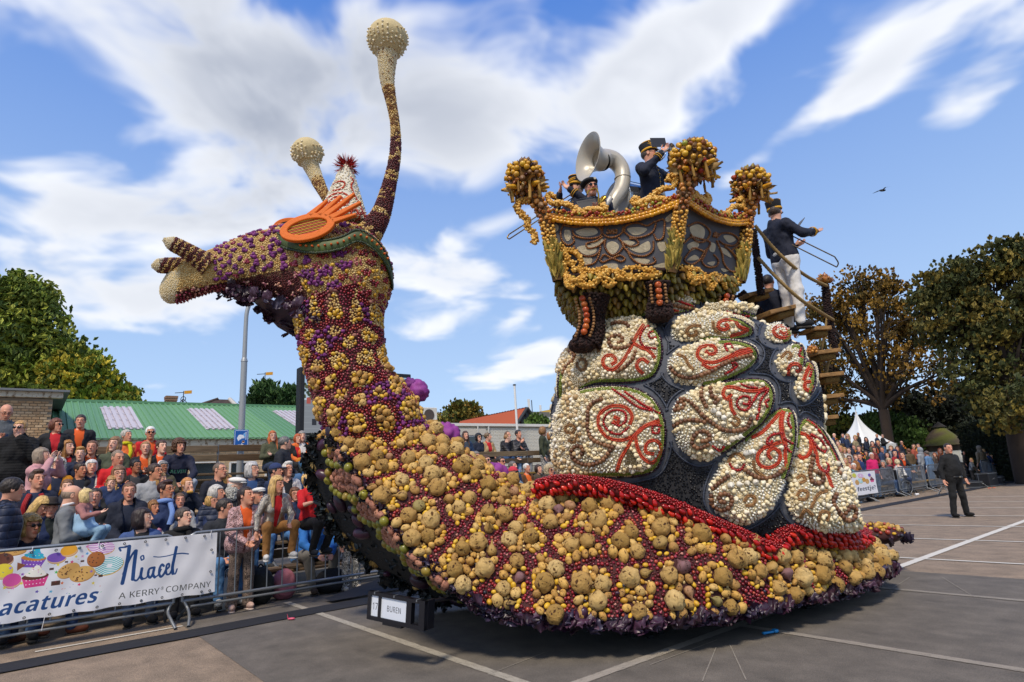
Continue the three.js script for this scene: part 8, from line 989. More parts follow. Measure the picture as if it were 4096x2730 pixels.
work(front,[[505,900],[545,905],[575,940],[590,1000],[570,1050],[580,1110],[620,1150],[680,1150],[700,1100],[660,1070],[625,1090]],0.05);work(front,[[640,1150],[720,1190],[800,1160],[850,1110],[920,1090],[990,1100],[1060,1130],[1130,1120],[1200,1120],[1265,1110]],0.05);work(front,[[600,930],[650,950],[690,1000],[700,1060],[760,1100],[830,1080],[890,1065]],0.045);work(front,[[720,1080],[800,1090],[870,1130],[930,1170],[890,1190],[850,1160]],0.04);work(front,[[580,1120],[600,1190],[640,1200]],0.05);work(front,[[1000,1085],[1080,1060],[1150,1075],[1220,1080],[1260,1110]],0.045);work(front,[[940,1125],[1010,1135],[1070,1100]],0.04);work(front,[[530,920],[570,970],[610,1030],[650,1040]],0.05);
work(side,[[1400,1060],[1450,1080],[1500,1130],[1560,1130],[1620,1150],[1640,1210],[1680,1160],[1720,1130],[1790,1140],[1850,1160]],0.045);work(side,[[1430,1050],[1500,1070],[1560,1090],[1610,1120],[1680,1110],[1740,1170],[1760,1210]],0.04);work(side,[[1500,1150],[1540,1170],[1590,1140]],0.035);work(side,[[1770,1140],[1810,1180],[1850,1150]],0.035);
// belly covered with pears
const top=[cr.Lb,cr.Nb,cr.Rb,cr.Bb,cr.Cb],ctr=top.reduce((a,p)=>a.add(p),V()).divideScalar(5),P=[];const loop=new THREE.CatmullRomCurve3(top.map((p)=>p.clone()),true,'catmullrom',0.12);for(let i=0;i<=10;i++){const t=i/10,k=lerp(1.0,0.42,Math.pow(t,1.15)),r=[];for(let j=0;j<=40;j++){const p=loop.getPointAt((j%40)/40),q=ctr.clone().lerp(p,k);q.y=p.y-0.02-0.42*Math.sin(t*Math.PI/2);r.push(q);}P.push(r);}const bg=withBVH(sheet(P)),bn=bg.attributes.normal;const belly=part('pear_belly',bg,skinM('#2b2410'),crown);{const s=sampler(bg),pk=new Packer();for(let i=0;i<9000;i++){const q=s.next(),o=q.p.clone().sub(ctr).setY(-0.25).normalize();if(q.n.dot(o)<0)q.n.negate();if(pk.try(q.p,0.036,0.88))put(belly,'pear',q.p,q.n,0.047,{dir:q.n.clone().add(V(0,-0.7,0)).normalize(),lift:0.5});}}part('belly_floor',(()=>{const s=new THREE.Shape(P[10].map((p)=>new THREE.Vector2(p.x,-p.z)));return new THREE.ShapeGeometry(s).rotateX(-Math.PI/2).translate(0,P[10][0].y,0);})(),std({color:'#17130c',side:THREE.DoubleSide}),crown);part('deck',(()=>{const s=new THREE.Shape(top.map((p)=>new THREE.Vector2(p.x,-p.z)));return new THREE.ExtrudeGeometry(s,{depth:0.05,bevelEnabled:false}).rotateX(-Math.PI/2).translate(0,cr.Nb.y+0.1,0);})(),std({color:'#4a3a26',map:T.wood}),crown);part('belly_edge',tube(loop.getSpacedPoints(60).slice(0,60),0.028,90,6,true),skinM('#2a120e'),crown);
// dark strips beside the posts
for(const[a,b]of[[cr.Lt,cr.Lb],[cr.Nt,cr.Nb],[cr.Rt,cr.Rb]])for(const o of[-0.05,0.06])for(let i=0;i<26;i++)put(front,'plum',b.clone().lerp(a,i/26*0.92).add(V(o,0,0.02)),V(0,0,1),0.017,{lift:0.2});
// posts with their heads of fruit
const post=(t,b,hx,hy,hz,big)=>{
const hd=lp(hx,hy,hz),pm=part('corner_post',tube([b.clone().add(V(0,-0.05,0.03)),b.clone().lerp(t,0.5).add(V(0,0,0.05)),t.clone().add(V(0,0.02,0.04)),hd.clone().add(V(0,-0.1,0))],0.06,20,8),skinM('#5d4220'),crown),cv=new THREE.CatmullRomCurve3([b.clone().add(V(0,-0.05,0.03)),b.clone().lerp(t,0.5).add(V(0,0,0.05)),t.clone().add(V(0,0.02,0.04)),hd.clone().add(V(0,-0.1,0))]),pk=new Packer();
for(let i=0;i<1500;i++){const k=rr(0.26,1),p=cv.getPointAt(k),a=rnd()*TAU,n=V(Math.cos(a),0,Math.sin(a)),r=k<0.55?rr(0.016,0.022):k<0.72?rr(0.02,0.028):rr(0.03,0.04),q=p.addScaledVector(n,0.062);if(pk.try(q,r,0.82))put(pm,k<0.55?'gold_bead':rnd()<0.85?'gold_onion':'mushroom_cap',q,n,r,{tumble:0.8,lift:0.5,dir:n.clone().add(V(0,-0.6,0)).normalize()});}
for(let i=0;i<110;i++){const k=rr(0.0,0.3),p=cv.getPointAt(k),n=V(rr(-1,1),0,rr(0,1)).normalize();put(pm,'wheat_ear',p.addScaledVector(n,0.06),n,rr(0.1,0.15),{dir:V(rr(-0.35,0.35),1,rr(0,0.4)).normalize(),lift:0});}
const R=0.19*big,ph=part('fruit_head',blob(R*0.9,hd.x,hd.y,hd.z,1,1.1,1,2),skinM('#6b4a1c'),crown),pk2=new Packer();for(let i=0;i<2600;i++){const d=V(rr(-1,1),rr(-0.9,1),rr(-1,1)).normalize(),r=rr(0.024,0.037),q=hd.clone().addScaledVector(d,R*(1+0.12*noise(d.x*3,d.y*3,d.z*3+big))),zone=noise(d.x*2+3,d.y*2+hx,d.z*2);if(pk2.try(q,r,0.8))put(ph,d.y>-0.1&&d.z>-0.4&&zone>-0.2&&d.y<0.72?'yellow_squash':d.y>0.55?pick(['mushroom_cap','mushroom_cap','gold_pepper','pear']):pick(['gold_onion','mushroom_cap','aubergine','gold_pepper','crab_apple']),q,d,r,{lift:0.5,tumble:0.4});}
for(let i=0;i<16;i++){const a=i/16*TAU+rr(-0.2,0.2),d=V(Math.cos(a),rr(-0.35,0.15),Math.sin(a)).normalize();put(ph,i%3?'corn_husk':'corn_cob',hd.clone().add(V(0,-R*0.55,0)).addScaledVector(d,R*0.6),d,i%3?rr(0.1,0.14):0.1,{dir:d,lift:0});}
for(let i=0;i<9;i++){const a=i/9*TAU,o=V(Math.cos(a)*R*0.95,-R*0.45+rr(-0.03,0.05),Math.sin(a)*R*0.95);put(ph,'millet',hd.clone().add(o),V(0,1,0),rr(0.085,0.125),{dir:V(rr(-0.12,0.12),1,rr(-0.12,0.12)).normalize(),lift:0});}
// a scroll bracket on the outer side
return hd;
};
post(cr.Lt,cr.Lb,2098,715,CZ.L,1.05);post(cr.Nt,cr.Nb,2772,645,CZ.N+0.08,1.2);post(cr.Rt,cr.Rb,3002,740,CZ.R+0.02,1.1);
const br=[[300,560],[235,575],[215,620],[250,660],[290,700],[300,760],[340,800],[350,850],[330,870]].map((q)=>lp(...Z8(...q),CZ.L)),bm=part('scroll_bracket',tube(br,0.034,40,7),skinM('#a8782a'),crown),bc=new THREE.CatmullRomCurve3(br);for(let i=0;i<190;i++){const p=bc.getPointAt(i/190),n=V(rr(-1,1),rr(-1,1),rr(-0.2,1)).normalize();put(bm,'gold_bead',p.addScaledVector(n,0.034),n,rr(0.012,0.017),{});}
// legs standing on the shell, strings of persimmons
const leg=(pts,foot,str,ra,rb)=>{const g=pts.map((q)=>lp(...q)),lm=part('crown_leg',(()=>{const cv=new THREE.CatmullRomCurve3(g),tg=new THREE.TubeGeometry(cv,20,1,10),P2=tg.attributes.position,c=V();for(let i=0;i<=20;i++){cv.getPointAt(i/20,c);const r=lerp(ra,rb,Math.abs(i/20-0.45)*1.6);for(let k=0;k<=10;k++){const id=i*11+k;P2.setXYZ(id,c.x+(P2.getX(id)-c.x)*r,c.y+(P2.getY(id)-c.y)*r,c.z+(P2.getZ(id)-c.z)*r);}}tg.computeVertexNormals();return tg;})(),skinM('#24110d'),crown),s=sampler(lm.geometry),pk=new Packer(0.05);for(let i=0;i<2500;i++){const q=s.next();if(pk.try(q.p,0.015,0.9))put(lm,'bark_bit',q.p,q.n,0.02,{lift:0.2});}const fp=lp(...foot),fg=part('leg_foot',blob(0.11,fp.x,fp.y,fp.z,1.25,0.7,1.1,3),skinM('#24110d'),lm),fs=sampler((()=>{const q=fg.geometry.clone();q.setIndex([...Array(q.attributes.position.count).keys()]);return q;})());for(let i=0;i<420;i++){const q=fs.next();put(lm,'bark_bit',q.p,q.n,0.021,{lift:0.2});}const sc=new THREE.CatmullRomCurve3(str.map((q)=>lp(...q))),L=sc.getLength();for(let i=0;i<=L/0.064;i++)put(lm,'persimmon',sc.getPointAt(Math.min(1,i/(L/0.064))),V(0,0,1),0.037,{lift:0,tumble:0.5});for(let i=0;i<=L/0.036;i++)for(const o of[-0.075,0.085])put(lm,'nut',sc.getPointAt(Math.min(1,i/(L/0.036))).add(V(o,0,-0.02)),V(0,0,1),0.018,{lift:0});};
leg([[2385,1180,0.75],[2378,1245,0.72],[2375,1310,0.72],[2345,1375,0.74]],[2330,1380,0.76],[[2330,1195,0.93],[2345,1250,0.92],[2345,1300,0.92],[2330,1345,0.92]],0.1,0.17);
leg([[2630,1130,1.0],[2632,1170,0.98],[2635,1215,0.96],[2638,1240,0.96]],[2640,1258,0.98],[[2632,1140,1.16],[2636,1180,1.14],[2640,1212,1.12]],0.08,0.15);
leg([[2905,1180,0.45],[2902,1210,0.42],[2900,1235,0.4]],[2898,1245,0.42],[[2908,1185,0.58],[2902,1210,0.58],[2900,1232,0.58]],0.08,0.13);
}
// == ladder of planks behind the crown
{
setSeed(63);const Z1=(x,y)=>[2900+x*0.6377,700+y*0.6377],pl=std({color:'#c79a60',map:T.wood,roughness:0.8}),mat=std({color:'#8a6a34',roughness:1,bumpMap:T.rough,bumpScale:0.03}),ladder=new THREE.Group();ladder.name='stair_ladder';float.add(ladder);
const step=(a,b,z,deep,rot=0)=>{const p=lp(...Z1(...a),z),q=lp(...Z1(...b),z+rot),c=p.clone().add(q).multiplyScalar(0.5),L=p.distanceTo(q);const o=part('step',rbox(L,0.05,deep,0.006,1),pl,ladder);o.position.copy(c);o.quaternion.setFromUnitVectors(V(1,0,0),q.clone().sub(p).normalize());const r=part('step_support',displace(new THREE.BoxGeometry(L*0.6,0.07,deep*0.7,10,2,4),(v)=>{v.y+=0.008*noise(v.x*30,v.y*30,v.z*30);}),mat,ladder);r.position.copy(c).add(V(0.02,-0.065,0));r.quaternion.copy(o.quaternion);};
step([120,765],[275,730],-0.35,0.2,-0.1);step([225,885],[478,825],-0.1,0.34,-0.25);step([500,982],[628,975],-0.3,0.32,0);step([520,1132],[685,1112],-0.35,0.32,0);step([555,1272],[705,1256],-0.4,0.32,0);step([508,1412],[705,1390],-0.45,0.32,0);step([575,1532],[670,1524],-0.5,0.32,0);
const dark=skinM('#1e0d0d'),pole=(pts,r)=>{const g=pts.map(([x,y,z])=>lp(...Z1(x,y),z)),m=part('ladder_post',tube(g,r,20,8),dark,ladder),s=sampler(m.geometry),pk=new Packer(0.05);for(let i=0;i<1500;i++){const q=s.next();if(pk.try(q.p,0.011,0.9))put(m,'bark_bit',q.p,q.n,0.014,{});}return m;};
pole([[178,345,-0.2],[200,520,-0.2],[228,755,-0.2]],0.038);pole([[628,690,-0.5],[650,860,-0.5],[692,1140,-0.5]],0.042);pole([[565,1170,-0.5],[590,1300,-0.5],[635,1540,-0.5]],0.038);pole([[95,740,-0.5],[150,800,-0.5],[225,880,-0.4]],0.06);
const rope=(pts,r=0.021)=>{const g=pts.map(([x,y,z])=>lp(...Z1(x,y),z)),cv=new THREE.CatmullRomCurve3(g),n=140,P=[];for(let i=0;i<=n;i++){const c=cv.getPointAt(i/n),t=cv.getTangentAt(i/n),a=V(0,1,0).cross(t).normalize(),b2=t.clone().cross(a),ring=[];for(let k=0;k<=12;k++){const an=k/12*TAU,rad=r*(1+0.16*Math.cos(3*(an-i*0.55)));ring.push(c.clone().addScaledVector(a,Math.cos(an)*rad).addScaledVector(b2,Math.sin(an)*rad));}P.push(ring);}part('rope',sheet(P),std({color:'#8d7448',roughness:0.9}),ladder);};
rope([[190,318,-0.05],[280,430,0.0],[400,550,0.0],[520,640,-0.2],[640,697,-0.45]]);rope([[210,520,-0.1],[320,640,0.05],[460,770,0.05],[580,850,-0.2],[682,912,-0.45]]);rope([[650,730,-0.5],[640,900,-0.5],[606,1105,-0.5]],0.016);rope([[685,930,-0.5],[665,1090,-0.5],[620,1345,-0.5]],0.016);rope([[625,1300,-0.55],[590,1400,-0.55],[540,1475,-0.55]],0.014);
const pc=lp(...Z1(630,665),-0.5),pm=part('post_finial',blob(0.05,pc.x,pc.y,pc.z,1.1,1,1,2),skinM('#8a6424'),ladder);for(let i=0;i<60;i++){const d=V(rr(-1,1),rr(-0.3,1),rr(-1,1)).normalize();put(pm,rnd()<0.5?'gold_onion':'wheat_ear',pc.clone().addScaledVector(d,0.06),d,rnd()<0.5?0.022:0.05,{dir:d,lift:0});}const oc=lp(...Z1(558,1105),-0.2);for(let i=0;i<24;i++)put(pm,'gold_onion',oc.clone().add(V(rr(-0.07,0.07),rr(-0.02,0.05),rr(-0.05,0.05))),YAX,0.024,{lift:0});
}
// == the band on the float
const brass=std({color:'#c79a3e',metalness:0.95,roughness:0.22}),silverM=std({color:'#c9c9c6',metalness:0.95,roughness:0.18}),enamel=std({color:'#b9b2a2',metalness:0.1,roughness:0.35});
const UNI='#131a2e';
const deckAt=(px,py,z)=>toWorld(lp(px,py,z));
function uniform(t,J,gold=true){const g=fab('#cf9c28'),w=fab('#d8d6cf');part('belt',new THREE.TorusGeometry(0.158,0.022,6,28).scale(1.02,0.78,2.0).rotateX(Math.PI/2).translate(0,J.hip+0.1,0.008),w,t);part('buckle',rbox(0.06,0.05,0.015,0.005).translate(0,J.hip+0.1,0.145),brass,t);for(let i=0;i<6;i++){const p=J.at(0,0.17+i*0.058,0.155-Math.max(0,i-3)*0.012);part('button',blob(0.011,p.x,p.y,p.z,1,1,0.6,1),brass,t);}for(const[s,e,h]of J.arms){const d=h.clone().sub(e).normalize(),q=new THREE.Quaternion().setFromUnitVectors(V(0,0,1),d);for(const k of[0.72,0.8]){const c=e.clone().lerp(h,k);const m=part('cuff_braid',new THREE.TorusGeometry(0.058,0.006,5,18),g,t);m.position.copy(c);m.quaternion.copy(q);}}const n=J.at(0,0.52,0);part('collar_braid',new THREE.TorusGeometry(0.075,0.012,5,20).rotateX(Math.PI/2).translate(n.x,n.y,n.z),fab('#a31c20'),t);}

// trumpeter standing tall
{
const at=toWorld(lp(2592,628,0.15));const k=0.98,jh=1.6;person({p:[2592,628],at:V(at.x,at.y-jh*k,at.z),k,pose:'play',h:'crop',hc:'#4a3c32',g:'spec',hat:'shako',hatC:'#121318',t:UNI,tr:'#d8d6d2',turn:-39+34,y:30,pi:-8,sk:1,extra:(t,J)=>uniform(t,J),l:'trumpeter in navy uniform and gold banded cap standing in the crown'});
const o=thing('trumpet','silver trumpet with a black music card raised by the standing trumpeter','trumpet',toWorld(lp(2622,622,0.32)),0),a=toWorld(lp(2600,640,0.3)).sub(o.position),b=toWorld(lp(2690,590,0.62)).sub(o.position),d=b.clone().sub(a),L=d.length(),q=new THREE.Quaternion().setFromUnitVectors(YAX,d.clone().normalize());
const bell=lathe([[0.006,-L*0.2],[0.007,0],[0.009,L*0.55],[0.013,L*0.75],[0.026,L*0.9],[0.06,L],[0.058,L+0.002],[0.024,L*0.9],[0.001,L*0.7]],24);bell.applyQuaternion(q).translate(a.x,a.y,a.z);part('bell',bell,silverM,o);
const mid=a.clone().lerp(b,0.4),down=V(0,-1,0);part('valves',merge([0,1,2].map((i)=>{const p=a.clone().lerp(b,0.32+i*0.09);return rod(p.clone().addScaledVector(down,0.085),p.clone().addScaledVector(down,-0.06),0.0115,0.0115,10);})),silverM,o);part('tubing',tube([a.clone().lerp(b,0.1),a.clone().lerp(b,0.1).add(V(0,-0.06,0)),a.clone().lerp(b,0.6).add(V(0,-0.07,0)),a.clone().lerp(b,0.68).add(V(0,-0.035,0)),a.clone().lerp(b,0.6)],0.0065,30,7),silverM,o);
const cd=toWorld(lp(2634,570,0.42)).sub(o.position),card=part('music_card',rbox(0.2,0.15,0.006,0.002).rotateX(-0.2).rotateY(0.1).translate(cd.x,cd.y,cd.z),std({color:'#16171c',roughness:0.4}),o);part('lyre',merge([tube([cd.clone().add(V(-0.03,-0.04,0.01)),cd.clone().add(V(-0.025,-0.09,0.01)),cd.clone().add(V(0,-0.11,0.01)),cd.clone().add(V(0.025,-0.09,0.01)),cd.clone().add(V(0.03,-0.04,0.01))],0.004,16,5),rod(cd.clone().add(V(0,-0.11,0.01)),mid,0.003,0.003,5)]),silverM,o);renumber(o);
}
{ // sousaphone player with a beret, and his horn
const at=toWorld(lp(2366,765,0.3));person({p:[2366,765],at:V(at.x,at.y-1.6*0.98,at.z),k:0.98,pose:'drum',h:'ring',hc:'#6d6258',hat:'beret',hatC:'#15161a',g:'sun',t:UNI,tr:'#d8d6d2',turn:-44,y:10,pi:-4,sk:1,extra:(t,J)=>uniform(t,J),l:'sousaphone player in a dark beret and sunglasses reading a music book'});
const mb=toWorld(lp(2350,818,0.62)),bk=thing('music_book','open black music book held in front of the beret','book',mb,0.1);part('cover',rbox(0.24,0.15,0.012,0.004).rotateX(-0.3).rotateZ(0.15),std({color:'#121318',roughness:0.45}),bk);part('ring_binding',merge([...Array(14)].map((_,i)=>new THREE.TorusGeometry(0.007,0.0016,4,10).rotateY(Math.PI/2).translate(-0.105+i*0.016,0.075,0.012).rotateZ(0.15))),steel,bk);
const o=thing('sousaphone','large cream sousaphone, its bell facing left above the crown rim','sousaphone',toWorld(lp(2430,740,0.15))),W=(x,y,z)=>toWorld(lp(...Z8(x,y),z)).sub(o.position);
const C=[W(880,720,0.3),W(930,570,0.25),W(985,480,0.2),W(1000,400,0.15),W(985,320,0.12),W(930,260,0.12),W(870,250,0.15),W(840,262,0.2)],cv=new THREE.CatmullRomCurve3(C),n=50,seg=24,rad=[0.03,0.058,0.092,0.098,0.1,0.105,0.118,0.14].map((x)=>V(x,0,0)),g=new THREE.TubeGeometry(cv,n,1,seg),P=g.attributes.position,c=V();for(let i=0;i<=n;i++){cv.getPointAt(i/n,c);const r=catmull(rad,i/n).x;for(let k=0;k<=seg;k++){const id=i*(seg+1)+k;P.setXYZ(id,c.x+(P.getX(id)-c.x)*r,c.y+(P.getY(id)-c.y)*r,c.z+(P.getZ(id)-c.z)*r);}}g.computeVertexNormals();part('tubing',g,enamel,o);
const end=cv.getPointAt(1),tip1=W(818,235,0.24),dir=V(-1,0.1,0.34).applyAxisAngle(YAX,FT).normalize(),qb=new THREE.Quaternion().setFromUnitVectors(YAX,dir),bl=lathe([[0.14,-0.02],[0.15,0.04],[0.18,0.10],[0.24,0.16],[0.315,0.2],[0.32,0.205],[0.312,0.207],[0.23,0.168],[0.16,0.09],[0.12,-0.05],[0.001,-0.12]],40).applyQuaternion(qb).translate(end.x,end.y,end.z);part('bell',bl,Object.assign(enamel.clone(),{side:THREE.DoubleSide}),o);part('collar_ring',new THREE.TorusGeometry(0.1,0.01,6,24).rotateX(Math.PI/2).translate(...W(997,395,0.15).toArray()),enamel,o);part('white_tube',rod(W(860,615,0.5),W(910,540,0.5),0.03,0.034,12,true),std({color:'#d3d0c8',roughness:0.35}),o);part('coil',tube([W(780,620,0.5),W(850,560,0.55),W(870,530,0.55),W(845,540,0.52),W(830,640,0.5)],0.02,24,8),brass,o);part('mouth_pipe',tube([W(735,515,0.5),W(745,490,0.48),W(800,470,0.46),W(820,520,0.45),W(815,600,0.42)],0.011,24,7),brass,o);renumber(o);
}
{ // second man and his trombone, bass drum
const at=toWorld(lp(2310,762,-0.25));person({p:[2310,762],at:V(at.x,at.y-1.6,at.z),k:1,pose:'play',h:'crop',hc:'#5a4a3c',hat:'shako',hatC:'#121318',t:UNI,tr:'#d8d6d2',turn:-80,y:-20,sk:0,extra:(t,J)=>uniform(t,J),l:'trombonist in a gold banded cap behind the sousaphone player'});
const tb=(o,p,q,gap,m,bellAt)=>{const d=q.clone().sub(p),u=V(0,gap,0);part('slide',merge([rod(p,q,0.008,0.008,7),rod(p.clone().add(u),q.clone().add(u),0.008,0.008,7),tube([q,q.clone().addScaledVector(d.clone().normalize(),0.035).add(u.clone().multiplyScalar(0.5)),q.clone().add(u)],0.008,10,6)]),m,o);part('brace',rod(p.clone().lerp(q,0.1),p.clone().lerp(q,0.1).add(u),0.006,0.006,6),m,o);if(bellAt){const qq=new THREE.Quaternion().setFromUnitVectors(YAX,bellAt.clone().sub(p).normalize()),L=bellAt.distanceTo(p);part('bell',lathe([[0.008,0],[0.012,L*0.5],[0.03,L*0.85],[0.09,L],[0.088,L+0.003],[0.02,L*0.8]],22).applyQuaternion(qq).translate(p.x,p.y,p.z),m,o);}renumber(o);};
let o=thing('trombone','gold trombone pointing down left from behind the left fruit post','trombone',toWorld(lp(2300,770,0.0)));tb(o,toWorld(lp(2320,755,-0.1)).sub(o.position),toWorld(lp(2036,938,0.55)).sub(o.position),-0.06,brass);
const dr=toWorld(lp(2512,815,-0.1)),q=thing('bass_drum','white and chrome drum just showing behind the crown rim','drum',dr,0.5);part('shell',new THREE.CylinderGeometry(0.27,0.27,0.36,32).rotateZ(Math.PI/2),silverM,q);for(const e of[-1,1]){part('head',new THREE.CylinderGeometry(0.265,0.265,0.01,32).rotateZ(Math.PI/2).translate(e*0.19,0,0),std({color:'#dedbd2'}),q);part('hoop',new THREE.TorusGeometry(0.275,0.014,6,32).rotateY(Math.PI/2).translate(e*0.18,0,0),silverM,q);}for(let i=0;i<8;i++)part('tension_rod',rod(V(-0.19,0.29*Math.cos(i*TAU/8),0.29*Math.sin(i*TAU/8)),V(0.19,0.29*Math.cos(i*TAU/8),0.29*Math.sin(i*TAU/8)),0.005,0.005,5),steel,q);renumber(q);
// trombonist on the ladder
const hp=toWorld(lp(3066,862,-0.28)),fp=toWorld(lp(3228,1318,-0.2));const k=(hp.y-fp.y)/1.6;person({p:[3066,862],at:V(lerp(hp.x,fp.x,0.55),hp.y-1.6*k,lerp(hp.z,fp.z,0.55)),k,pose:'playLow',h:'crop',hc:'#4a3a2e',hat:'shako',hatC:'#121318',t:UNI,tr:'#d9d7d4',shoe:'#101114',turn:64,y:40,sk:0,px:{lean:-0.12,w:1.05,flare:1.5,hem:-0.02},extra:(t,J)=>uniform(t,J),l:'trombonist in navy jacket and white trousers standing on the ladder behind the crown'});
o=thing('trombone','dark trombone slide held out right over the sky by the man on the ladder','trombone',toWorld(lp(3140,940,-0.1)));tb(o,toWorld(lp(3130,925,-0.1)).sub(o.position),toWorld(lp(3340,1028,0.25)).sub(o.position),-0.14,std({color:'#4a3f2c',metalness:0.8,roughness:0.35}));const cardP=toWorld(lp(3195,903,0)).sub(o.position);part('music_card',rbox(0.2,0.008,0.16,0.003).rotateZ(0.9).translate(cardP.x,cardP.y,cardP.z),std({color:'#3a3a3e',roughness:0.4}),o);
const hp2=toWorld(lp(3085,1218,-0.6));person({p:[3085,1218],at:V(hp2.x,hp2.y-1.2,hp2.z),k:0.95,pose:'stand',h:'crop',hc:'#20181a',t:UNI,tr:'#d8d6d2',turn:100,y:0,l:'dark uniformed figure low behind the white trousers on the ladder'});
}
flush({bean:0,cream_bean:0,white_bean:0,black_bean:0,bark_bit:0,grape:200,brown_bead:120,gold_bead:200,nut:100,carrot_bit:200,pepper_bit:150,sprout:150,blueberry:100,pearl_onion:150,bead:0});
renumber(float);
// == the left crowd: p = where the head shows in the 4096 frame
const NV='#1d2740',BK='#17181b',OR='#d8591c',RD='#b51722',WH='#d8d5cc',BLN='#c7a062',BRN2='#5e3f28',DKH='#2c211b',GRY='#a8a49c',WHI='#cfccc4',RED2='#a4582c',LBL='#b98f55',JN='#46688f',LJ='#6f8fb0';
const phoneG=rbox(0.078,0.15,0.01,0.004),phoneM=std({color:'#101216',roughness:0.2});
const withPhone=(t,J)=>{const h=J.arms[1][2];const p=part('phone',phoneG,phoneM,t);p.position.set(h.x-0.02,h.y+0.02,h.z+0.06);p.rotation.set(-0.9,0.2,0.1);};
const printOn=(w,h,draw,y,x=0,cw=256,chh=128)=>(t,J)=>{const tex=canvasTex(cw,chh,draw),c=J.at(x,y,0.168),g=new THREE.PlaneGeometry(w,h,8,2);displace(g,(v)=>{v.z-=v.x*v.x*1.2;});const m=part('print',g,std({map:tex,alphaMap:null,transparent:false,roughness:0.8}),t);m.position.copy(c);m.rotation.x=Math.atan2(J.up.z,J.up.y);};
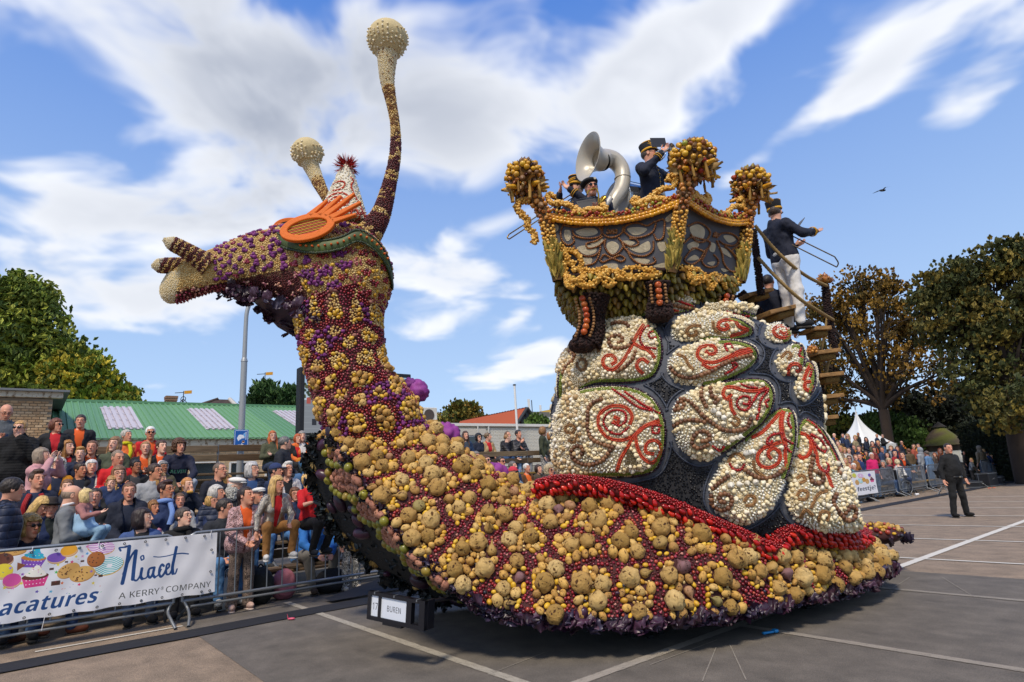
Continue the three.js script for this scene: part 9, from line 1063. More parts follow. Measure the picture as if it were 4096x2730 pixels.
const L=[
{p:[23,1651],pose:'standPhone',r:13.4,fy:1.42,h:'ring',hc:'#8d8880',beard:2,g:'spec',t:'#4b5157',tr:'#2b3a55',y:10,pi:22,sk:1,extra:withPhone,l:'grey moustached man in a grey jacket looking at his phone, top left corner'},
{p:[77,1716],pose:'standFace',r:12.6,fy:1.12,f:1,h:'bun',hc:LBL,g:'sun',t:'#101113',tk:'knit',px:{hemFlare:1,hem:-0.22,thick:0.045,arm:'crossed'},tr:'#26364f',y:-22,l:'woman in a black knitted poncho and sunglasses, hand on her mouth'},
{p:[225,1703],pose:'standHips',r:13.2,fy:1.4,f:1,fat:0.02,h:'mid',hc:'#6b3a22',g:'sun',t:'#17191d',o:RD,y:40,l:'woman in a red polo under a black coat with blue lining, standing'},
{p:[321,1687],pose:'stand',r:13.7,fy:1.45,h:'short',hc:'#3a2f2a',t:'#1a1c22',o:OR,y:-10,pi:-2,sk:1,l:'tall smiling man in a black jacket over orange, standing before the green roof'},
{p:[266,1790],f:1,h:'long',hc:'#a8743a',t:'#2b2a2c',o:RD,y:48,l:'woman with long copper blond hair and a red top looking right'},
{p:[320,1817],h:'quiff',hc:'#b88a4a',t:NV,pose:'knees',y:-8,sk:2,l:'young man with a blond quiff in a navy jacket'},
{p:[366,1792],f:1,h:'pony',hc:'#6d4a30',t:BK,o:OR,y:-14,l:'young woman with a brown ponytail, black turtleneck and orange shirt'},
{p:[208,1819],f:1,h:'pony',hc:'#c59a62',t:'#b3394b',y:14,sk:0,l:'smiling woman with tied blond hair under the standing woman in red'},
{p:[152,1825],pose:'standUp',r:11.9,fy:0.72,f:1,h:'bob',hc:'#8f7f6c',t:'#c08f92',px:{hem:-0.3,hemFlare:1},turn:60,y:10,l:'woman in a long pale pink coat shielding her eyes with both hands'},
{p:[230,1866],f:1,h:'curly',hc:'#c9c3b4',g:'spec',t:'#cf8a18',o:NV,y:4,pi:-14,l:'woman with a mop of white curls, glasses and a mustard yellow raincoat'},
{p:[321,1881],h:'short',hc:'#3b2c22',t:BK,o:'#1c2330',y:34,sk:4,l:'dark haired lean faced man in an open black jacket below the blond quiff'},
{p:[364,1870],f:1,h:'mid',hc:'#d2cfc9',t:'#cbc3b4',tk:'quilt',o:NV,pose:'crossed',y:6,l:'woman with short white hair in a cream puffer jacket'},
{p:[147,1919],h:'quiff',hc:'#4a3323',beard:1,t:'#18233a',o:'#1f2c48',y:26,extra:(t,J)=>{for(const e of[-1,1])part('lining',tube([J.at(e*0.06,0.5,0.08),J.at(e*0.105,0.36,0.155),J.at(e*0.085,0.16,0.165)],0.03,8,6).scale(1,1,1),fab('#b3161c','quilt'),t);},l:'short bearded man in a navy coat with bright red quilted lining'},
{p:[457,1778],f:1,h:'long',hc:'#8a6a48',t:'#4a5240',y:-34,pi:-6,l:'girl in an olive bomber jacket looking left, chin raised'},
{p:[506,1745],f:1,h:'short',hc:'#b5b0a6',t:'#e0733a',scarf:'#d8d21e',y:30,l:'grey haired woman in a pale orange raincoat with a neon yellow scarf'},
{p:[601,1734],h:'short',hc:'#e4e2dc',g:'sun',t:'#bf1620',o:OR,y:-4,pi:-3,sk:4,l:'white haired man with sunglasses in a red and grey sailing jacket, top row'},
{p:[471,1834],h:'crop',hc:'#8c7a68',t:'#c4141c',pose:'crossed',y:22,pi:5,sk:1,l:'broad man with cropped grey hair and a red jacket, arms folded'},
{p:[581,1794],f:1,h:'sidepony',hc:'#9a7548',t:'#19191c',o:OR,pose:'phone',y:-6,tr:'#6c92bd',extra:withPhone,l:'girl in a black hoodie with a long side ponytail, phone in hand'},
{p:[646,1789],f:1,h:'bun',hc:'#4b3526',t:'#15161a',tk:'shiny',o:OR,y:20,l:'girl in a black leather biker jacket over an orange shirt'},
{p:[717,1787],h:'curly',hc:'#56371f',t:'#1c2036',pose:'knees',tr:'#9aa2ac',shoe:'#c9c9c6',y:16,extra:printOn(0.26,0.09,(x)=>{x.fillStyle='#1c2036';x.fillRect(0,0,256,96);x.font='bold 92px sans-serif';x.fillStyle='#dfe6df';x.fillText('ALVIN',3,82,250);x.fillStyle='#1f8a58';x.fillText('ALVIN',0,79,250);},0.3,0,256,96),l:'curly haired boy in a navy sweatshirt with green letters ALVIN'},
{p:[543,1867],f:1,h:'short',hc:'#19171a',g:'spec',t:'#17181c',o:'#3a3a3d',pose:'phone',y:20,sk:3,extra:withPhone,l:'woman with short black hair and dark glasses holding up a black phone'},
{p:[474,1899],f:1,h:'bob',hc:'#7d5a3c',g:'spec',t:'#1f3157',y:4,l:'woman with a brown bob and glasses in a blue sweater'},
{p:[619,1890],h:'short',hc:'#3d2c20',beard:1,g:'spec',t:'#9b9da0',y:40,sk:4,l:'bearded man with glasses in a grey sleeved top behind the blond woman'},
{p:[652,1872],f:1,h:'mid',hc:'#7f7c78',g:'spec',t:'#565039',pose:'crossed',hat:'band',hatC:'#d9d7d2',y:18,sk:3,l:'older woman with a white hair band and olive coat, arms folded'},
{p:[449,1937],f:1,h:'curlylong',hc:'#a98350',t:'#16181c',o:'#1d2b47',y:-30,l:'frowning young woman with wavy blond hair in a black fleece'},
{p:[516,1968],f:1,h:'pony',hc:'#6b4a30',t:'#151c2d',o:'#1b2438',px:{hem:-0.05,thick:0.045,hemFlare:1},tr:'#3c567c',y:-4,sk:1,l:'smiling woman wrapped in a dark navy shawl with a white necklace'},
{p:[639,1921],f:1,h:'bob',hc:'#b78a52',t:'#1d3157',y:44,sk:0,l:'flushed woman with tied back blond hair and a navy hoodie'},
{p:[663,1961],f:1,h:'quiff',hc:'#35180f',g:'spec',t:'#22335a',scarf:'#7f9fdc',y:40,sk:4,l:'woman with swept dark red hair, glasses and a patterned light blue scarf'},
{p:[614,2034],f:1,h:'mid',hc:'#8d6236',g:'up',t:'#d18fa9',tk:'quilt',o:'#141416',y:26,sk:4,l:'woman in a pink quilted jacket with glasses pushed up on her hair'},
{p:[717,2005],f:1,h:'pony',hc:'#6e5033',t:'#a9aaab',pose:'thighs',y:0,sk:1,extra:printOn(0.1,0.085,(x)=>{x.fillStyle='#a5222a';x.fillRect(0,0,128,96);x.fillStyle='#e8e4e0';x.font='bold 56px sans-serif';x.fillText('L.',34,66);},0.2,-0.05,128,96),l:'woman in a light grey hoodie with a small red box print'},
{p:[750,1941],f:1,kid:1,h:'pony',hc:'#c78a4c',t:'#1c2233',pose:'eat',y:24,sk:2,tr:'#5e86b4',extra:(t,J)=>{const h=J.arms[0][2];part('bread_roll',blob(0.045,0,0,0,1.3,0.7,0.8,2),fab('#c9963f'),t).position.set(0,h.y+0.03,h.z+0.05);},l:'small red blond girl eating a bread roll'},
{p:[570,2074],f:1,h:'bob',hc:'#2a1d1c',t:'#3c5486',o:'#15181d',fat:0.02,y:64,sk:2,l:'woman with dark chin length hair and a blue jacket, in profile'},
{p:[735,2070],f:1,h:'short',hc:'#4c4038',g:'spec',t:'#141416',scarf:'#161618',y:36,pi:-10,sk:2,l:'short haired woman with glasses in a black cowl neck, lowest row'},
{p:[118,2110],h:'curly',hc:'#b48f50',g:'sun',t:'#1a2236',pose:'knees',y:34,sk:4,beard:0,l:'man with tousled blond hair and dark sunglasses just above the banner'},
{p:[201,2034],h:'ring',hc:'#6b6560',hat:'brim',hatC:'#2b2422',t:'#17201d',y:6,pi:2,sk:1,l:'stern man in a dark leather brimmed hat'},
{p:[165,2027],f:1,h:'long',hc:'#cda863',t:'#1b2b50',y:40,pi:34,l:'blond girl with her head bowed beside the leather hat'},
{p:[377,1992],f:1,h:'pony',hc:'#3a2a20',t:'#1b1b1e',y:-6,l:'dark haired girl half hidden behind the toddler'},
{p:[266,1951],h:'short',hc:'#7a5434',t:'#232936',y:0,l:'brown haired head just showing behind the bald man'},
{p:[880,1883],h:'crop',hc:'#6b5a4a',g:'spec',t:'#161b2a',tee:1,px:{sleeve:0.02},y:36,sk:1,l:'tanned man with glasses in a navy polo shirt, white emblem on it'},
{p:[1008,1880],f:1,h:'bob',hc:'#b9b7b4',g:'spec',t:'#1a2236',tk:'quilt',o:'#2b4a78',y:40,l:'grey bobbed woman with long white earrings, navy puffer over denim'},
{p:[909,1927],f:1,h:'mid',hc:'#b98a48',g:'spec',t:'#6f6350',scarf:'#7a6c55',y:42,sk:1,l:'woman with short golden hair, glasses and a tan scarf'},
{p:[942,1949],h:'ring',hc:'#b5b0a8',g:'spec',hat:'flat',hatC:'#dcd9d0',t:'#1c1d22',y:50,pi:8,l:'old man in a white flat cap and glasses'},
{p:[868,1976],f:1,h:'mid',hc:'#c2beb6',t:'#232d44',tk:'quilt',y:54,pi:-8,sk:1,l:'grey haired woman in a quilted dark blue coat gazing up right'},
{p:[849,2009],f:1,h:'mid',hc:'#c29a58',g:'spec',t:'#1c2d55',y:30,pi:-10,sk:1,l:'woman with short blond hair and glasses in a navy hoodie, front row'},
{p:[901,2034],h:'short',hc:'#2e241e',g:'spec',t:'#22262d',y:52,tr:'#4f7cab',shoe:'#c8c4bb',sk:1,l:'dark haired man with glasses right behind the leopard print coat'},
{p:[936,1982],f:1,h:'curly',hc:'#a7a69f',t:'#2a2c33',y:70,l:'grey curly head behind the dark haired girl'},
{p:[1032,1985],h:'none',hat:'flat',hatC:'#d9d7d0',t:'#1d2738',y:20,tr:'#4c78a6',shoe:'#27282a',l:'person in a pale cap hidden behind the girl in silver'},
{p:[1104,1886],h:'short',hc:'#3c3a3c',hat:'cap',hatC:'#25355e',t:'#1e2d4e',y:50,l:'person in a navy cap behind the blond girl in silver'},
{p:[1140,1921],h:'crop',hc:'#76706a',t:'#22304e',y:20,sk:0,l:'ruddy faced man peeping past the blond girl in silver'},
{p:[1150,1880],f:1,h:'quiff',hc:'#d6d2c8',g:'spec',t:WH,tk:'cloth',o:'#16171b',pose:'phone',y:12,extra:withPhone,plaid:1,l:'person with white cropped hair in a white plaid jacket, holding a phone'},
{p:[1180,1979],f:1,h:'mid',hc:'#6b4426',g:'spec',t:'#1c2c4c',y:-8,pi:-6,tr:'#4a78ad',sk:1,l:'brown haired woman with glasses and navy jacket between the two girls'},
{p:[1090,1746],f:1,h:'long',hc:'#b8632c',g:'spec',t:'#474a34',pose:'crossed',y:-6,sk:2,l:'red haired woman in an olive parka, top bench'},
{p:[1126,1773],h:'short',hc:'#6c6a68',t:'#1d2129',pose:'thighs',fat:0.03,turn:50,y:30,tr:'#41648c',l:'stout grey haired man in a dark jacket turned away to the right'},
{p:[1191,1757],f:1,h:'mid',hc:'#b4592a',t:'#17181b',o:'#c2151b',fat:0.02,pose:'thighs',y:4,tr:'#202024',sk:0,extra:(t,J)=>{part('handbag',blob(0.11,0.02,J.hip+0.1,0.3,1.2,0.9,0.5,2),fab('#c07a1e'),t);},l:'red haired woman in a red turtleneck and black coat, ochre bag on her lap'},
{p:[1208,1746],f:1,h:'bob',hc:'#8b8680',t:'#d46a2c',o:'#d8d5ce',y:-10,tr:'#3c6c94',l:'grey haired woman in white and orange behind the red turtleneck'},
{p:[1298,1740],h:'crop',hc:'#4a3a30',hat:'hood',hatC:'#b9b8b4',t:'#17181c',tk:'shiny',pose:'lean',y:40,l:'man in a black leather jacket with a pale grey hood up'},
{p:[1302,1764],h:'curly',hc:'#9a9590',t:'#d8621f',tee:1,pose:'eat',y:40,sk:1,l:'grey haired man in an orange shirt at the edge of the leaf collar'},
{p:[1268,2030],h:'short',hc:'#6e5a44',t:'#2467b0',pose:'knees',y:10,tr:'#6f6a60',shoe:'#4d3a2c',l:'person in a bright blue jacket and grey trousers sitting behind the girl in red'},
];
L.forEach((o)=>{if(o.plaid)o.t=std({map:dataTex(128,128,(u,v,x,y)=>{const a=(x%32)<5||(y%32)<5,b=(x%32)===16||(y%32)===16;return a&&(x%32)<5&&(y%32)<5?[70,62,84]:a?[128,118,134]:b?[150,110,112]:[214,210,202];},true,9),roughness:0.9});person(o);});
// walking past in front of the banner's crowd
person({p:[31,1960],pose:'walk',r:9.62,fy:0,h:'short',hc:'#2c241f',beard:1,t:'#18233c',tk:'quilt',turn:90,y:6,pi:4,sk:1,tr:'#23314c',shoe:'#4a2a1c',l:'man in a navy padded jacket walking right, cut by the left edge'});
const dad=person({p:[275,1985],pose:'hold',r:9.65,fy:0,h:'ring',hc:'#8d7a68',t:'#73777a',turn:75,y:14,pi:6,tr:'#1f3a63',shoe:'#5a2c1a',sk:0,px:{hem:-0.12},extra:(t,J)=>{part('shirt_collar',new THREE.TorusGeometry(0.066,0.016,6,16).rotateX(Math.PI/2-0.2).translate(0,J.neck.y+0.075,0.01),fab('#d9dce0'),t);},l:'balding man in a grey blazer carrying a toddler past the crowd'});
{ // the toddler on his arm
const q=atR(335,1985,9.52);person({p:[335,1985],at:V(q.x,q.y-0.775*0.62,q.z),k:0.62,pose:'lap',kid:1,f:1,h:'bob',hc:'#d8bd80',t:'#9c6a66',px:{lean:0.05,arm:'out',armL:'out',armR:'side',tuck:0.2,spread:0.1},turn:60,y:20,tr:'#7e9fb8',sk:2,shoe:'#c9c2b8',extra:(t,J)=>{part('pinafore',nets((x,y,z)=>Math.max(smin(ellip(x,y,z,0,J.hip+0.2,0.03,0.2,0.24,0.18),ellip(x,y,z,0,J.hip+0.02,0.08,0.24,0.16,0.24),0.08)+0.01*noise(x*16,y*6,z*16),y-J.hip-0.42),V(-0.3,-0.15,-0.25),V(0.3,0.7,0.4),0.025),fab('#8fb0cb'),t);},l:'blond toddler in a light blue pinafore held on the grey blazer arm'});
}
// girls at the barrier
const leopard=std({map:dataTex(256,256,(u,v,x,y)=>{const c=tileN(u,v,4.5,3,2),r=Math.abs(c),q=tileN(u,v,9,8,1);return r>0.16&&r<0.34&&q>-0.18?[34,27,28]:r>=0.34?[170,120,112]:[206,168,170];},true,2.6),roughness:0.95,bumpMap:T.cloth,bumpScale:0.006});
const wave=std({map:dataTex(256,256,(u,v,x,y)=>{const c=tileN(u,v,9,6,2);return c>0.04?[40,34,32]:[146,126,112];},true,4),roughness:0.9}),dots=std({map:dataTex(256,256,(u,v)=>{const c=tileN(u,v,8,2,2);return c>0.05?[222,220,214]:[26,25,26];},true,3),roughness:0.9});
person({p:[986,1985],pose:'rail',r:9.42,fy:0,f:1,kid:1,h:'pony',hc:'#2b1d18',t:leopard,o:'#d8591c',tr:wave,shoe:'#c8a89a',sole:'#cdb9ae',y:34,px:{hem:-0.2,hemFlare:1,flare:2.6},sk:1,l:'dark haired girl in a pink leopard print coat leaning on the barrier'});
{const silver=phys({color:'#a8a39a',metalness:0.85,roughness:0.32,bumpMap:T.cloth,bumpScale:0.02});
const q=atR(1106,1932,9.02);person({p:[1106,1932],at:V(q.x,1.1-0.1*0.8,q.z).addScaledVector(N,0.12),k:0.86,pose:'perch',f:1,kid:1,h:'long',hc:'#c9a566',t:silver,o:'#b8141c',tr:'#9a6a35',shoe:'#cfccc6',sole:'#d8d5cf',y:30,pi:4,sk:1,l:'long haired blond girl in a silver jacket sitting on the barrier'});
const w=atR(1252,1910,9.0);person({p:[1252,1910],at:V(w.x,1.1-0.1*0.8,w.z).addScaledVector(N,0.1),k:0.9,pose:'perch2',f:1,kid:1,h:'long',hc:'#d3ac68',t:'#c0141c',tee:1,px:{sleeve:0.02},tr:'#121214',shoe:'#22272f',y:24,pi:-34,turn:20,sk:0,l:'blond girl in a red polo sitting on the barrier, face turned up'});
person({p:[1408,2010],pose:'stand',r:9.45,fy:0,f:1,kid:1,h:'long',hc:'#7a5230',t:'#d8591c',tr:dots,shoe:'#cfc3b0',px:{flare:2.6},y:10,l:'girl in orange with black and white patterned trousers, upper half behind the leaf collar'});
}
// things on the ground behind the barrier
{const bag=(name,label,cat,p,r,c,sx,sy,sz,strap=true)=>{const q=atR(p[0],p[1],r),o=thing(name,label,cat,V(q.x,0,q.z),STREET_TURN);const g=nets((x,y,z)=>smax(ellip(x,y,z,0,sy*0.48,0,sx,sy*0.55,sz)+0.014*noise(x*12,y*12,z*12),-y,0.02),V(-sx-0.05,-0.04,-sz-0.05),V(sx+0.05,sy*1.12,sz+0.05),0.022);part('body',g,fab(c),o);part('pocket',nets((x,y,z)=>ellip(x,y,z,0,sy*0.32,sz*0.72,sx*0.66,sy*0.24,sz*0.42),V(-sx,0,0),V(sx,sy,sz*1.3),0.02),fab(c),o);if(strap)part('handle',tube([V(-0.05,sy*0.98,0),V(0,sy*1.1,0),V(0.05,sy*0.98,0)],0.012,8,6),fab('#17181a'),o);return o;};
bag('backpack','large black rucksack below the dangling white trainers','backpack',[1040,2330],9.65,'#1d1f1c',0.2,0.5,0.16);bag('backpack','dusty pink backpack on the ground between jeans','backpack',[1135,2310],9.75,'#a4626c',0.19,0.42,0.15);bag('backpack','black backpack slumped right of the grey trousers','backpack',[1325,2290],9.6,'#16171a',0.26,0.36,0.17);
const q=atR(918,2340,9.75),o=thing('carrier_bag','white carrier bag with blue print behind the leopard girl','bag',V(q.x,0,q.z),STREET_TURN+0.2),t=canvasTex(128,128,(x)=>{x.fillStyle='#d6dadd';x.fillRect(0,0,128,128);x.fillStyle='#5fb2d6';for(let i=0;i<6;i++)for(let j=0;j<5;j++)if((i*7+j*3)%4){x.beginPath();x.ellipse(70+i*9,30+j*16,4,6,0.4,0,TAU);x.fill();}});
const g=new THREE.BoxGeometry(0.36,0.42,0.16,6,6,3).translate(0,0.21,0);displace(g,(v)=>{v.x*=1-0.1*v.y;v.z*=1.1-v.y;v.x+=0.02*noise(v.x*9,v.y*9,v.z*9);v.z+=0.02*noise(v.z*9+4,v.y*9,v.x*9);v.y=Math.max(v.y,0.004);});part('bag_body',g,std({map:t,roughness:0.4}),o);for(const z of[-0.03,0.03])part('handle',tube([V(-0.07,0.4,z),V(-0.05,0.52,z),V(0.05,0.52,z),V(0.07,0.4,z)],0.008,10,5),std({color:'#d6dadd'}),o);renumber(o);
}
// == people on the middle stand
const M2=[
{p:[1862,1743],f:1,h:'long',hc:'#4a3325',t:'#1f3656',o:'#39414c',y:-10,tr:'#34557f',extra:(t,J)=>{part('handbag',rbox(0.2,0.16,0.07,0.03).translate(0.02,J.hip+0.14,0.26),fab('#8a4f2e'),t);},l:'woman with long dark hair, blue coat and small brown bag on the middle bench'},
{p:[1915,1752],f:1,h:'curly',hc:'#15151a',g:'sun',t:'#1a2033',y:-6,tr:'#1a1b20',l:'woman with black curls and sunglasses in a navy hooded jacket'},
{p:[1952,1748],f:1,h:'short',hc:'#6d5840',t:'#b0966c',o:'#bb1a22',y:46,tr:'#1a1b1e',l:'smiling woman in a camel coat over a red shirt'},
{p:[2020,1753],h:'crop',hc:'#8f6840',t:'#26262b',tk:'quilt',pose:'knees',turn:30,y:40,tr:'#2f4d76',l:'man in a black puffer jacket bending to the right'},
{p:[2031,1743],h:'crop',hc:'#6b4e34',t:'#1b1c20',y:10,tr:'#7ea0c4',l:'man half hidden behind the bending puffer jacket'},
{p:[2074,1738],h:'short',hc:'#2b2522',beard:1,g:'spec',t:'#3a3a3e',tk:'quilt',o:'#1b2433',pose:'chin',fat:0.02,y:4,tr:'#8c9096',l:'bearded man with glasses in a grey puffer jacket, hand raised'},
{p:[2171,1727],pose:'stand',r:13.3,fy:1.3,f:1,kid:1,h:'mid',hc:'#8a6238',t:'#343a26',px:{hem:-0.2},tr:dots,y:50,turn:40,l:'child in a dark olive parka standing beside the shell'},
{p:[2202,1745],f:1,h:'bob',hc:'#9a6030',t:'#3d4230',y:60,pose:'phone',tr:'#1b1b1e',l:'woman in an olive coat with a hood, next to the shell edge'},
{p:[1839,1829],f:1,h:'bob',hc:'#c09a62',g:'sun',t:'#22293a',y:4,l:'blond woman in sunglasses mostly hidden behind the snail back'},
{p:[1906,1827],h:'mid',hc:'#76706a',g:'sun',t:'#d5621f',y:0,sk:1,l:'long haired man with sunglasses and a bit of orange behind the turnips'},
{p:[1946,1846],f:1,h:'long',hc:'#4e321f',g:'sun',t:'#3a3230',y:8,l:'young woman with long brown hair and round sunglasses'},
{p:[2004,1850],h:'short',hc:'#2e2621',g:'sun',t:'#15161a',y:10,l:'young man in sunglasses and a black zipped jacket'},
{p:[2052,1867],h:'short',hc:'#6d6864',t:'#2a3550',y:20,l:'man behind the red cap, in blue'},
{p:[2054,1894],h:'ring',hc:'#c5c2ba',g:'sun',hat:'cap',hatC:'#c03344',t:'#c3c8bb',o:OR,pose:'crossed',y:10,l:'man in a red cap and cream jacket, arms folded'},
{p:[2108,1874],f:1,h:'short',hc:'#d9d6ce',g:'spec',t:'#5f3d20',o:'#dc651c',y:4,l:'white haired woman in an orange shirt and brown jacket'},
{p:[2155,1878],f:1,h:'mid',hc:'#3a2a22',g:'spec',t:'#4a3f30',y:2,l:'woman with dark hair and glasses in a brown jacket'},
{p:[2199,1885],f:1,h:'curly',hc:'#b8a684',g:'sun',t:'#4f6484',y:0,l:'woman with blond curls and sunglasses in a blue cardigan'},
{p:[2234,1850],h:'short',hc:'#3a2e26',t:'#17233c',y:40,l:'person in dark blue just showing beside the shell'},
{p:[1826,1776],h:'short',hc:'#2a2422',t:'#1c1e24',y:10,l:'person in black hidden behind the purple cauliflower'},
];
M2.forEach((o)=>person({far:1,...o}));
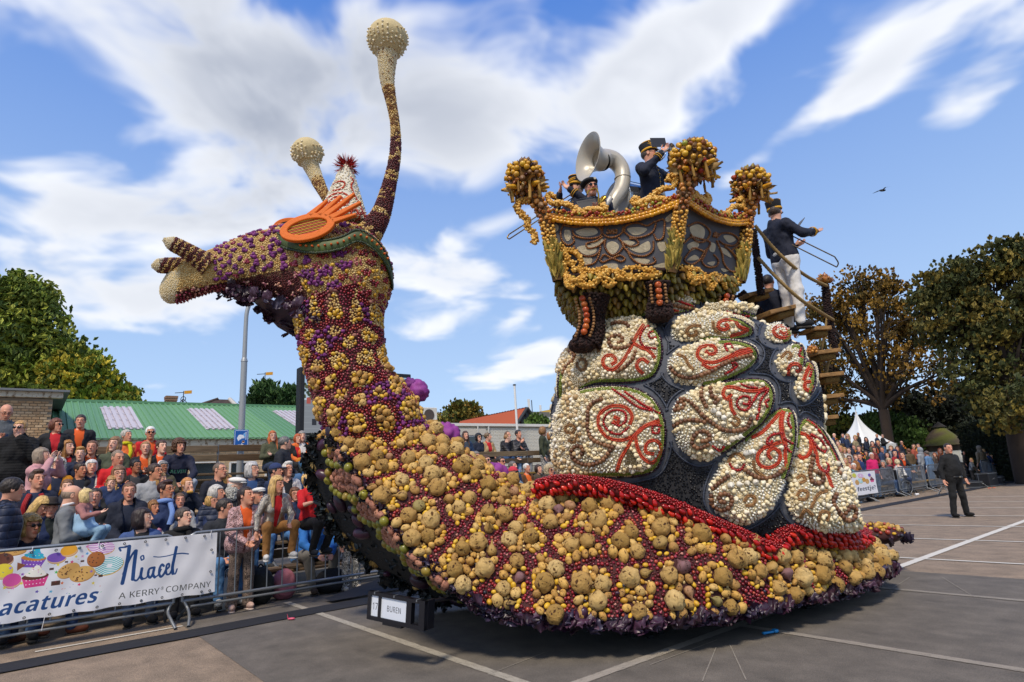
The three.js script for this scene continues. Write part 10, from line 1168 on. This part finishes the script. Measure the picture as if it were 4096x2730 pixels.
// == people at the right
const gar={garland:1};
const R2=[
{p:[3337,1743],h:'ring',hc:'#b9b4ac',t:'#1b2c52',...gar,l:'bald man with a flower garland sitting high beside the shell'},{p:[3372,1743],h:'short',hc:'#3b2f28',t:'#1c2c4d',pose:'crossed',l:'man in a navy jacket with folded arms, high left in the right crowd'},{p:[3391,1747],f:1,h:'long',hc:'#a58a5c',g:'sun',t:'#1d2b46',l:'woman in sunglasses with long fair hair next to the folded arms'},{p:[3422,1753],f:1,h:'mid',hc:'#b08a50',t:'#8f8263',l:'woman in a beige jacket below the standing dark man'},
{p:[3434,1739],h:'crop',hc:'#231d1b',t:'#26262a',sk:3,pose:'stand',r:13.4,fy:1.45,l:'dark skinned man in grey standing in front of the tent'},{p:[3465,1759],f:1,h:'long',hc:'#2c211d',t:'#1a2438',l:'woman with long dark hair below the tent roof'},{p:[3490,1776],f:1,h:'long',hc:'#4a2c1d',t:'#4a4c34',scarf:'#a54a28',l:'woman with dark hair and a long rust scarf'},{p:[3509,1745],f:1,h:'pony',hc:'#b0874e',t:'#1c2845',pose:'stand',r:13.2,fy:1.35,l:'blond ponytailed girl in navy standing by the tent corner'},
{p:[3532,1745],f:1,h:'short',hc:'#4a3a30',g:'sun',t:'#15161a',pose:'standPhone',r:13.0,fy:1.3,tr:JN,l:'person in black with sunglasses and an orange drink, standing highest'},{p:[3513,1774],f:1,h:'pony',hc:'#c29a5c',t:'#16171c',l:'girl in black with fair hair below the two standing women'},{p:[3608,1772],h:'crop',hc:'#2b2420',g:'sun',t:'#1a2236',tee:1,pose:'stand',r:11.6,fy:0.85,...gar,tr:JN,l:'tall man in sunglasses and navy shirt with a flower garland, standing alone'},
{p:[3328,1770],h:'crop',hc:'#4a3b30',g:'sun',t:'#223',...gar,l:'man in sunglasses with a garland touching the shell edge'},{p:[3353,1776],f:1,h:'short',hc:'#7a5a3c',t:'#3b3b42',l:'short haired woman below the bald garland man'},{p:[3416,1790],h:'short',hc:'#4a3628',t:'#1d2233',...gar,l:'man with a garland in the second row'},{p:[3437,1797],f:1,h:'mid',hc:'#57402e',t:'#17203a',...gar,l:'woman with a garland seen from the side'},
{p:[3363,1797],f:1,h:'bob',hc:'#b88d52',t:'#8c7a62',l:'blond woman in beige at the left of the second row'},{p:[3378,1803],f:1,h:'mid',hc:'#a07a46',t:'#d2cec4',l:'woman in a white blouse left of the garlands'},{p:[3396,1804],f:1,h:'pony',hc:'#5b4330',t:'#a9a8a4',l:'girl in light grey beside the white blouse'},{p:[3424,1832],f:1,h:'short',hc:'#8a5c32',g:'spec',t:'#8d5a2a',l:'woman in rust brown behind the white banner'},{p:[3383,1845],f:1,h:'bob',hc:'#b58e58',t:'#c07a2e',l:'woman in ochre looking over the boy in the puffer'},
{p:[3398,1836],f:1,h:'mid',hc:'#6b4b33',g:'sun',t:'#6b2f38',l:'woman in dark red behind the banner'},{p:[3465,1815],f:1,h:'short',hc:'#503626',t:'#2d3a28',l:'brown haired person just left of the pink polo'},{p:[3440,1830],h:'crop',hc:'#6c5a48',t:'#22376a',l:'cropped man in blue beside the rust jacket'},{p:[3416,1868],f:1,h:'short',hc:'#dcd8ce',g:'spec',t:'#5c96a8',l:'white haired woman in turquoise behind the banner'},
{p:[3550,1822],f:1,h:'long',hc:'#2a1c17',t:'#2a2320',l:'girl with long black hair right of the pink polo'},{p:[3581,1815],h:'short',hc:'#3a2a20',hat:'hood',hatC:'#1f2a48',t:'#8f1a24',kid:1,l:'boy in a dark hood with a red and navy jacket'},{p:[3615,1822],h:'short',hc:'#3a2a20',t:'#1a1c22',o:'#e0521c',pose:'knees',turn:-20,kid:1,l:'boy in a dark jacket with orange collar bending forward'},{p:[3557,1848],f:1,h:'mid',hc:'#bda57c',t:'#3c3a40',scarf:'#8a3440',l:'older blond woman with a red patterned scarf'},
{p:[3533,1857],f:1,h:'mid',hc:'#8b867e',t:'#4a4c56',l:'grey haired woman right beside the pink man'},{p:[3641,1805],f:1,h:'pony',hc:'#70482c',t:'#5a4a34',pose:'stand',r:10.9,fy:0.2,turn:150,y:0,tr:LJ,l:'person in a camouflage flower jacket seen from behind'},{p:[3656,1788],f:1,h:'pony',hc:'#5b3f2c',t:'#9c4c3a',l:'girl laughing above the camouflage jacket'},{p:[3674,1786],f:1,h:'bun',hc:'#2f211b',t:'#c8821e',l:'dark haired girl with something orange at her neck'},
{p:[3687,1803],h:'none',hat:'hood',hatC:'#8a8f96',t:'#8a8f96',pose:'stand',r:10.4,fy:0.05,turn:160,y:0,tr:'#8a94a4',l:'person in a pale grey hoodie with the hood up, from behind'},{p:[3714,1815],h:'short',hc:'#5b5048',t:'#5a7ba0',pose:'stand',r:10.1,fy:0,turn:170,y:0,tr:JN,l:'man in a denim jacket seen from behind'},{p:[3762,1805],f:1,h:'long',hc:'#a85a2c',t:'#6b3f2a',l:'red haired woman left of the man in black'},{p:[3740,1822],f:1,h:'mid',hc:'#94562c',t:'#453a34',l:'auburn haired woman behind the denim jacket'},
{p:[3859,1813],f:1,h:'mid',hc:'#33261f',t:'#222226',pose:'stand',r:11.2,fy:0.1,l:'dark haired person just right of the big man in black'},{p:[3923,1795],h:'short',hc:'#6b5138',hat:'hood',hatC:'#7d7466',t:'#8a7b64',pose:'stand',r:9.4,fy:0,turn:150,y:0,tr:'#3a4a5f',l:'person in a tan coat and grey hood with a black rucksack'},{p:[3940,1806],f:1,h:'pony',hc:'#b98d52',t:'#23262e',pose:'stand',r:9.6,fy:0,turn:120,y:20,tr:JN,l:'fair haired girl beside the tan coat'},{p:[3957,1816],kid:1,h:'crop',hc:'#5a4634',hat:'cap',hatC:'#1d2026',t:'#22345c',pose:'rail',r:9.3,fy:0.25,turn:60,y:0,tr:LJ,l:'child in a dark cap climbing the last barrier'},
{p:[3890,1842],kid:1,h:'bob',hc:'#cfa765',t:'#5d6670',pose:'rail',r:9.4,fy:0,l:'small blond child looking over the far barrier'},{p:[3972,1828],kid:1,h:'short',hc:'#c39a5c',t:'#4c6ea0',pose:'rail',r:9.3,fy:0.15,tr:'#2f4a6b',l:'small child in blue at the end of the far barrier'},
{p:[4050,1790],h:'crop',hc:'#3a2f29',t:'#1b2334',pose:'standPhone',r:10.8,fy:0,turn:20,tr:'#1f2430',y:20,pi:14,l:'man in navy looking down, before the hedge'},{p:[4068,1808],f:1,h:'long',hc:'#a98b62',t:'#4c4f56',pose:'stand',r:10.0,fy:0,turn:150,y:0,px:{hem:-0.3,hemFlare:1},tr:'#17181b',extra:(t,J)=>{part('backpack',rbox(0.28,0.36,0.14,0.05).translate(0,J.chest.y-0.03,-0.2),fab('#191a1d'),t);},l:'long haired woman in a grey coat with a black backpack at the right edge'},
{p:[3402,1867],kid:1,h:'short',hc:'#a07a4c',t:'#15171a',tk:'quilt',pose:'rail',r:9.75,fy:0.1,y:-20,l:'boy in a shiny black puffer jacket leaning over the banner'},
{p:[3345,1820],f:1,h:'mid',hc:'#7d5a3a',t:'#45506a',l:'woman in slate blue right against the shell edge'},{p:[3357,1850],h:'short',hc:'#2f2520',t:'#2a2b30',l:'dark haired man low beside the shell'},{p:[3498,1800],f:1,h:'mid',hc:'#2c221d',t:'#7d2f2c',l:'woman in brick red under the rust scarf'},{p:[3529,1800],h:'short',hc:'#6f573e',t:'#2d3b5a',l:'man in blue behind the pink polo shoulder'},{p:[3565,1795],f:1,h:'bob',hc:'#8a6840',t:'#7b7f86',l:'woman in grey left of the tall garland man'},{p:[3590,1797],f:1,h:'long',hc:'#5b3d29',t:'#9a3b3a',l:'woman in red just left of the tall garland man'},
];
R2.forEach((o)=>person({far:1,...o}));
person({p:[3488,1825],pose:'stand',r:9.85,fy:0,h:'short',hc:'#d3cfc6',g:'spec',t:'#c3145f',tee:1,fat:0.025,tr:'#4c6686',y:-38,turn:-20,px:{sleeve:0.1},l:'white haired man in a bright pink polo shirt standing behind the barrier'});
person({p:[3796,1795],pose:'heavy',r:5.14,fy:0,h:'crop',hc:'#3a2c22',t:'#0e0f11',tr:'#0e0f11',shoe:'#0c0c0d',y:-12,pi:0,turn:-26,sk:1,px:{flare:1.7,hem:-0.04},extra:(t,J)=>{part('belt',new THREE.TorusGeometry(0.17,0.016,6,24).scale(1.05,0.9,1.6).rotateX(Math.PI/2).translate(0,J.hip+0.0,0.012),std({color:'#0a0a0a',roughness:0.4}),t);part('buckle',rbox(0.05,0.036,0.012,0.004).translate(0,J.hip,0.185),std({color:'#9a927e',metalness:0.8,roughness:0.3}),t);},l:'heavy man all in black standing alone on the asphalt at the right'});
{ // woman in a wheelchair, and the clutter of cases
const q=atR(3583,1856,9.75),seat=0.52;person({p:[3583,1856],at:V(q.x,seat,q.z),k:1,pose:'lap',f:1,h:'mid',hc:'#cbb991',t:'#cfccc6',tk:'quilt',y:40,pi:16,turn:70,tr:'#23314f',l:'fair haired woman in a white padded jacket sitting in the wheelchair'});
const o=thing('wheelchair','wheelchair with large spoked wheels behind the right barrier','wheelchair',V(q.x,0,q.z),Math.atan2(-N.x,-N.z)+70*Math.PI/180),wm=std({color:'#1c1d1f',roughness:0.6});
for(const e of[-1,1]){const w=part('wheel',new THREE.TorusGeometry(0.3,0.018,7,32).rotateY(Math.PI/2).translate(e*0.3,0.31,-0.05),wm,o);part('hand_rim',new THREE.TorusGeometry(0.27,0.01,6,32).rotateY(Math.PI/2).translate(e*0.335,0.31,-0.05),steel,w);part('spokes',merge([...Array(12)].map((_,i)=>rod(V(e*0.3,0.31,-0.05),V(e*0.3,0.31+0.3*Math.sin(i*TAU/12),-0.05+0.3*Math.cos(i*TAU/12)),0.003,0.003,4))),steel,w);part('caster',new THREE.TorusGeometry(0.07,0.02,6,16).rotateY(Math.PI/2).translate(e*0.25,0.09,0.45),wm,o);part('armrest',box(0.05,0.04,0.34,e*0.27,0.74,0.05),wm,o);}
part('seat',rbox(0.48,0.06,0.46,0.02).translate(0,0.5,0),wm,o);part('backrest',rbox(0.48,0.5,0.05,0.02).translate(0,0.76,-0.25),wm,o);part('frame',merge([rod(V(-0.25,0.5,0.2),V(-0.2,0.1,0.5),0.014,0.014,6),rod(V(0.25,0.5,0.2),V(0.2,0.1,0.5),0.014,0.014,6),rod(V(-0.25,0.98,-0.3),V(-0.25,0.3,-0.2),0.014,0.014,6),rod(V(0.25,0.98,-0.3),V(0.25,0.3,-0.2),0.014,0.014,6)]),steel,o);renumber(o);
const cm=std({color:'#15161a',roughness:0.6}),cs=(px,py,w,h,d,l,r=8.3)=>{const p=atR(px,py,r),k=thing('flight_case',l,'case',V(p.x,0,p.z),STREET_TURN+rr(-0.3,0.3));part('box',rbox(w,h,d,0.02).translate(0,h/2,0),cm,k);part('edge',merge([box(w+0.01,0.03,d+0.01,0,h-0.05,0),box(w+0.01,0.03,d+0.01,0,0.04,0)]),steelDull,k);part('handle',tube([V(-0.08,h*0.5,d/2),V(-0.06,h*0.56,d/2+0.04),V(0.06,h*0.56,d/2+0.04),V(0.08,h*0.5,d/2)],0.012,8,5),steelDull,k);return k;};
cs(3956,1950,0.8,0.62,0.5,'black flight case on the asphalt right of the man in black');cs(3990,1935,0.6,0.4,0.5,'smaller black flight case beside the first one, nearer the far barrier');cs(3905,1945,1.0,0.3,0.5,'low flat black case just right of the man in black',8.6);
const ms=(px,l)=>{const p=atR(px,1960,8.4),k=thing('music_stand',l,'music stand',V(p.x,0,p.z),rr(0,3));part('desk',rbox(0.5,0.34,0.02,0.01).rotateX(-0.5).translate(0,0.75,0),cm,k);part('stem',rod(V(0,0.2,0),V(0,0.72,0),0.012,0.012,6),steelDull,k);for(let i=0;i<3;i++)part('leg',rod(V(0,0.3,0),V(Math.cos(i*2.1)*0.3,0.01,Math.sin(i*2.1)*0.3),0.009,0.009,5),steelDull,k);renumber(k);};
ms(3770,'folding music stand left of the legs of the man in black');ms(3785,'second folding music stand close to the man in black');ms(3925,'black music stand among the cases right of the man in black');

}
// litter
{const lit=(px,py,name,l,cat,g,m)=>{const p=atY(px,py,0),o=part(name,g,m,scene);o.position.copy(p).setY(0.012);tag(o,l,cat);return o;};
lit(3085,2540,'plastic_toy','small bright blue plastic clip lying on the asphalt near the parking line','litter',merge([rbox(0.12,0.02,0.03,0.008,2).translate(-0.03,0.01,0),rbox(0.05,0.03,0.05,0.012,2).translate(0.05,0.015,0)]).rotateY(0.3),std({color:'#1f86c4',roughness:0.35}));
lit(1165,2484,'sweet_wrapper','crumpled pink sweet wrapper beside the black mat','litter',merge([blob(0.03,0,0.01,0,1.6,0.5,0.8,1),rod(V(-0.04,0.01,0),V(-0.05,0.07,0.01),0.008,0.002,5)]),std({color:'#c8506a',roughness:0.4}));
lit(3970,1957,'paper_scrap','orange paper scrap on the asphalt before the flight cases','litter',displace(new THREE.PlaneGeometry(0.3,0.14,5,3).rotateX(-Math.PI/2),(v)=>{v.y+=0.03+0.04*noise(v.x*20,v.z*20,1);}),std({color:'#d8532a',side:THREE.DoubleSide}));
lit(3670,1985,'paper_cup','white paper cup lying by the mat below the right barrier','cup',new THREE.CylinderGeometry(0.05,0.035,0.14,14,1).rotateZ(Math.PI/2+0.1).translate(0,0.045,0),std({color:'#dedede'}));
const b=atY(3450,2013,0),bo=thing('water_bottle','empty plastic bottle lying below the small white banner','bottle',V(b.x,0.03,b.z),0.4);part('bottle_body',new THREE.LatheGeometry([[0.001,0],[0.032,0.004],[0.033,0.15],[0.014,0.19],[0.013,0.21]].map(([a,c])=>new THREE.Vector2(a,c)),14).rotateZ(Math.PI/2),phys({color:'#cfe0ea',roughness:0.1,transmission:0.7,thickness:0}),bo);part('cap',new THREE.CylinderGeometry(0.015,0.015,0.02,10).rotateZ(Math.PI/2).translate(-0.22,0,0),std({color:'#2f6fc0'}),bo);
lit(1430,2295,'orange_peel','small orange leaf on the asphalt behind the barrier','litter',new THREE.PlaneGeometry(0.06,0.03).rotateX(-Math.PI/2),std({color:'#b5602c',side:THREE.DoubleSide}));
}
renderer.render(scene,camera);
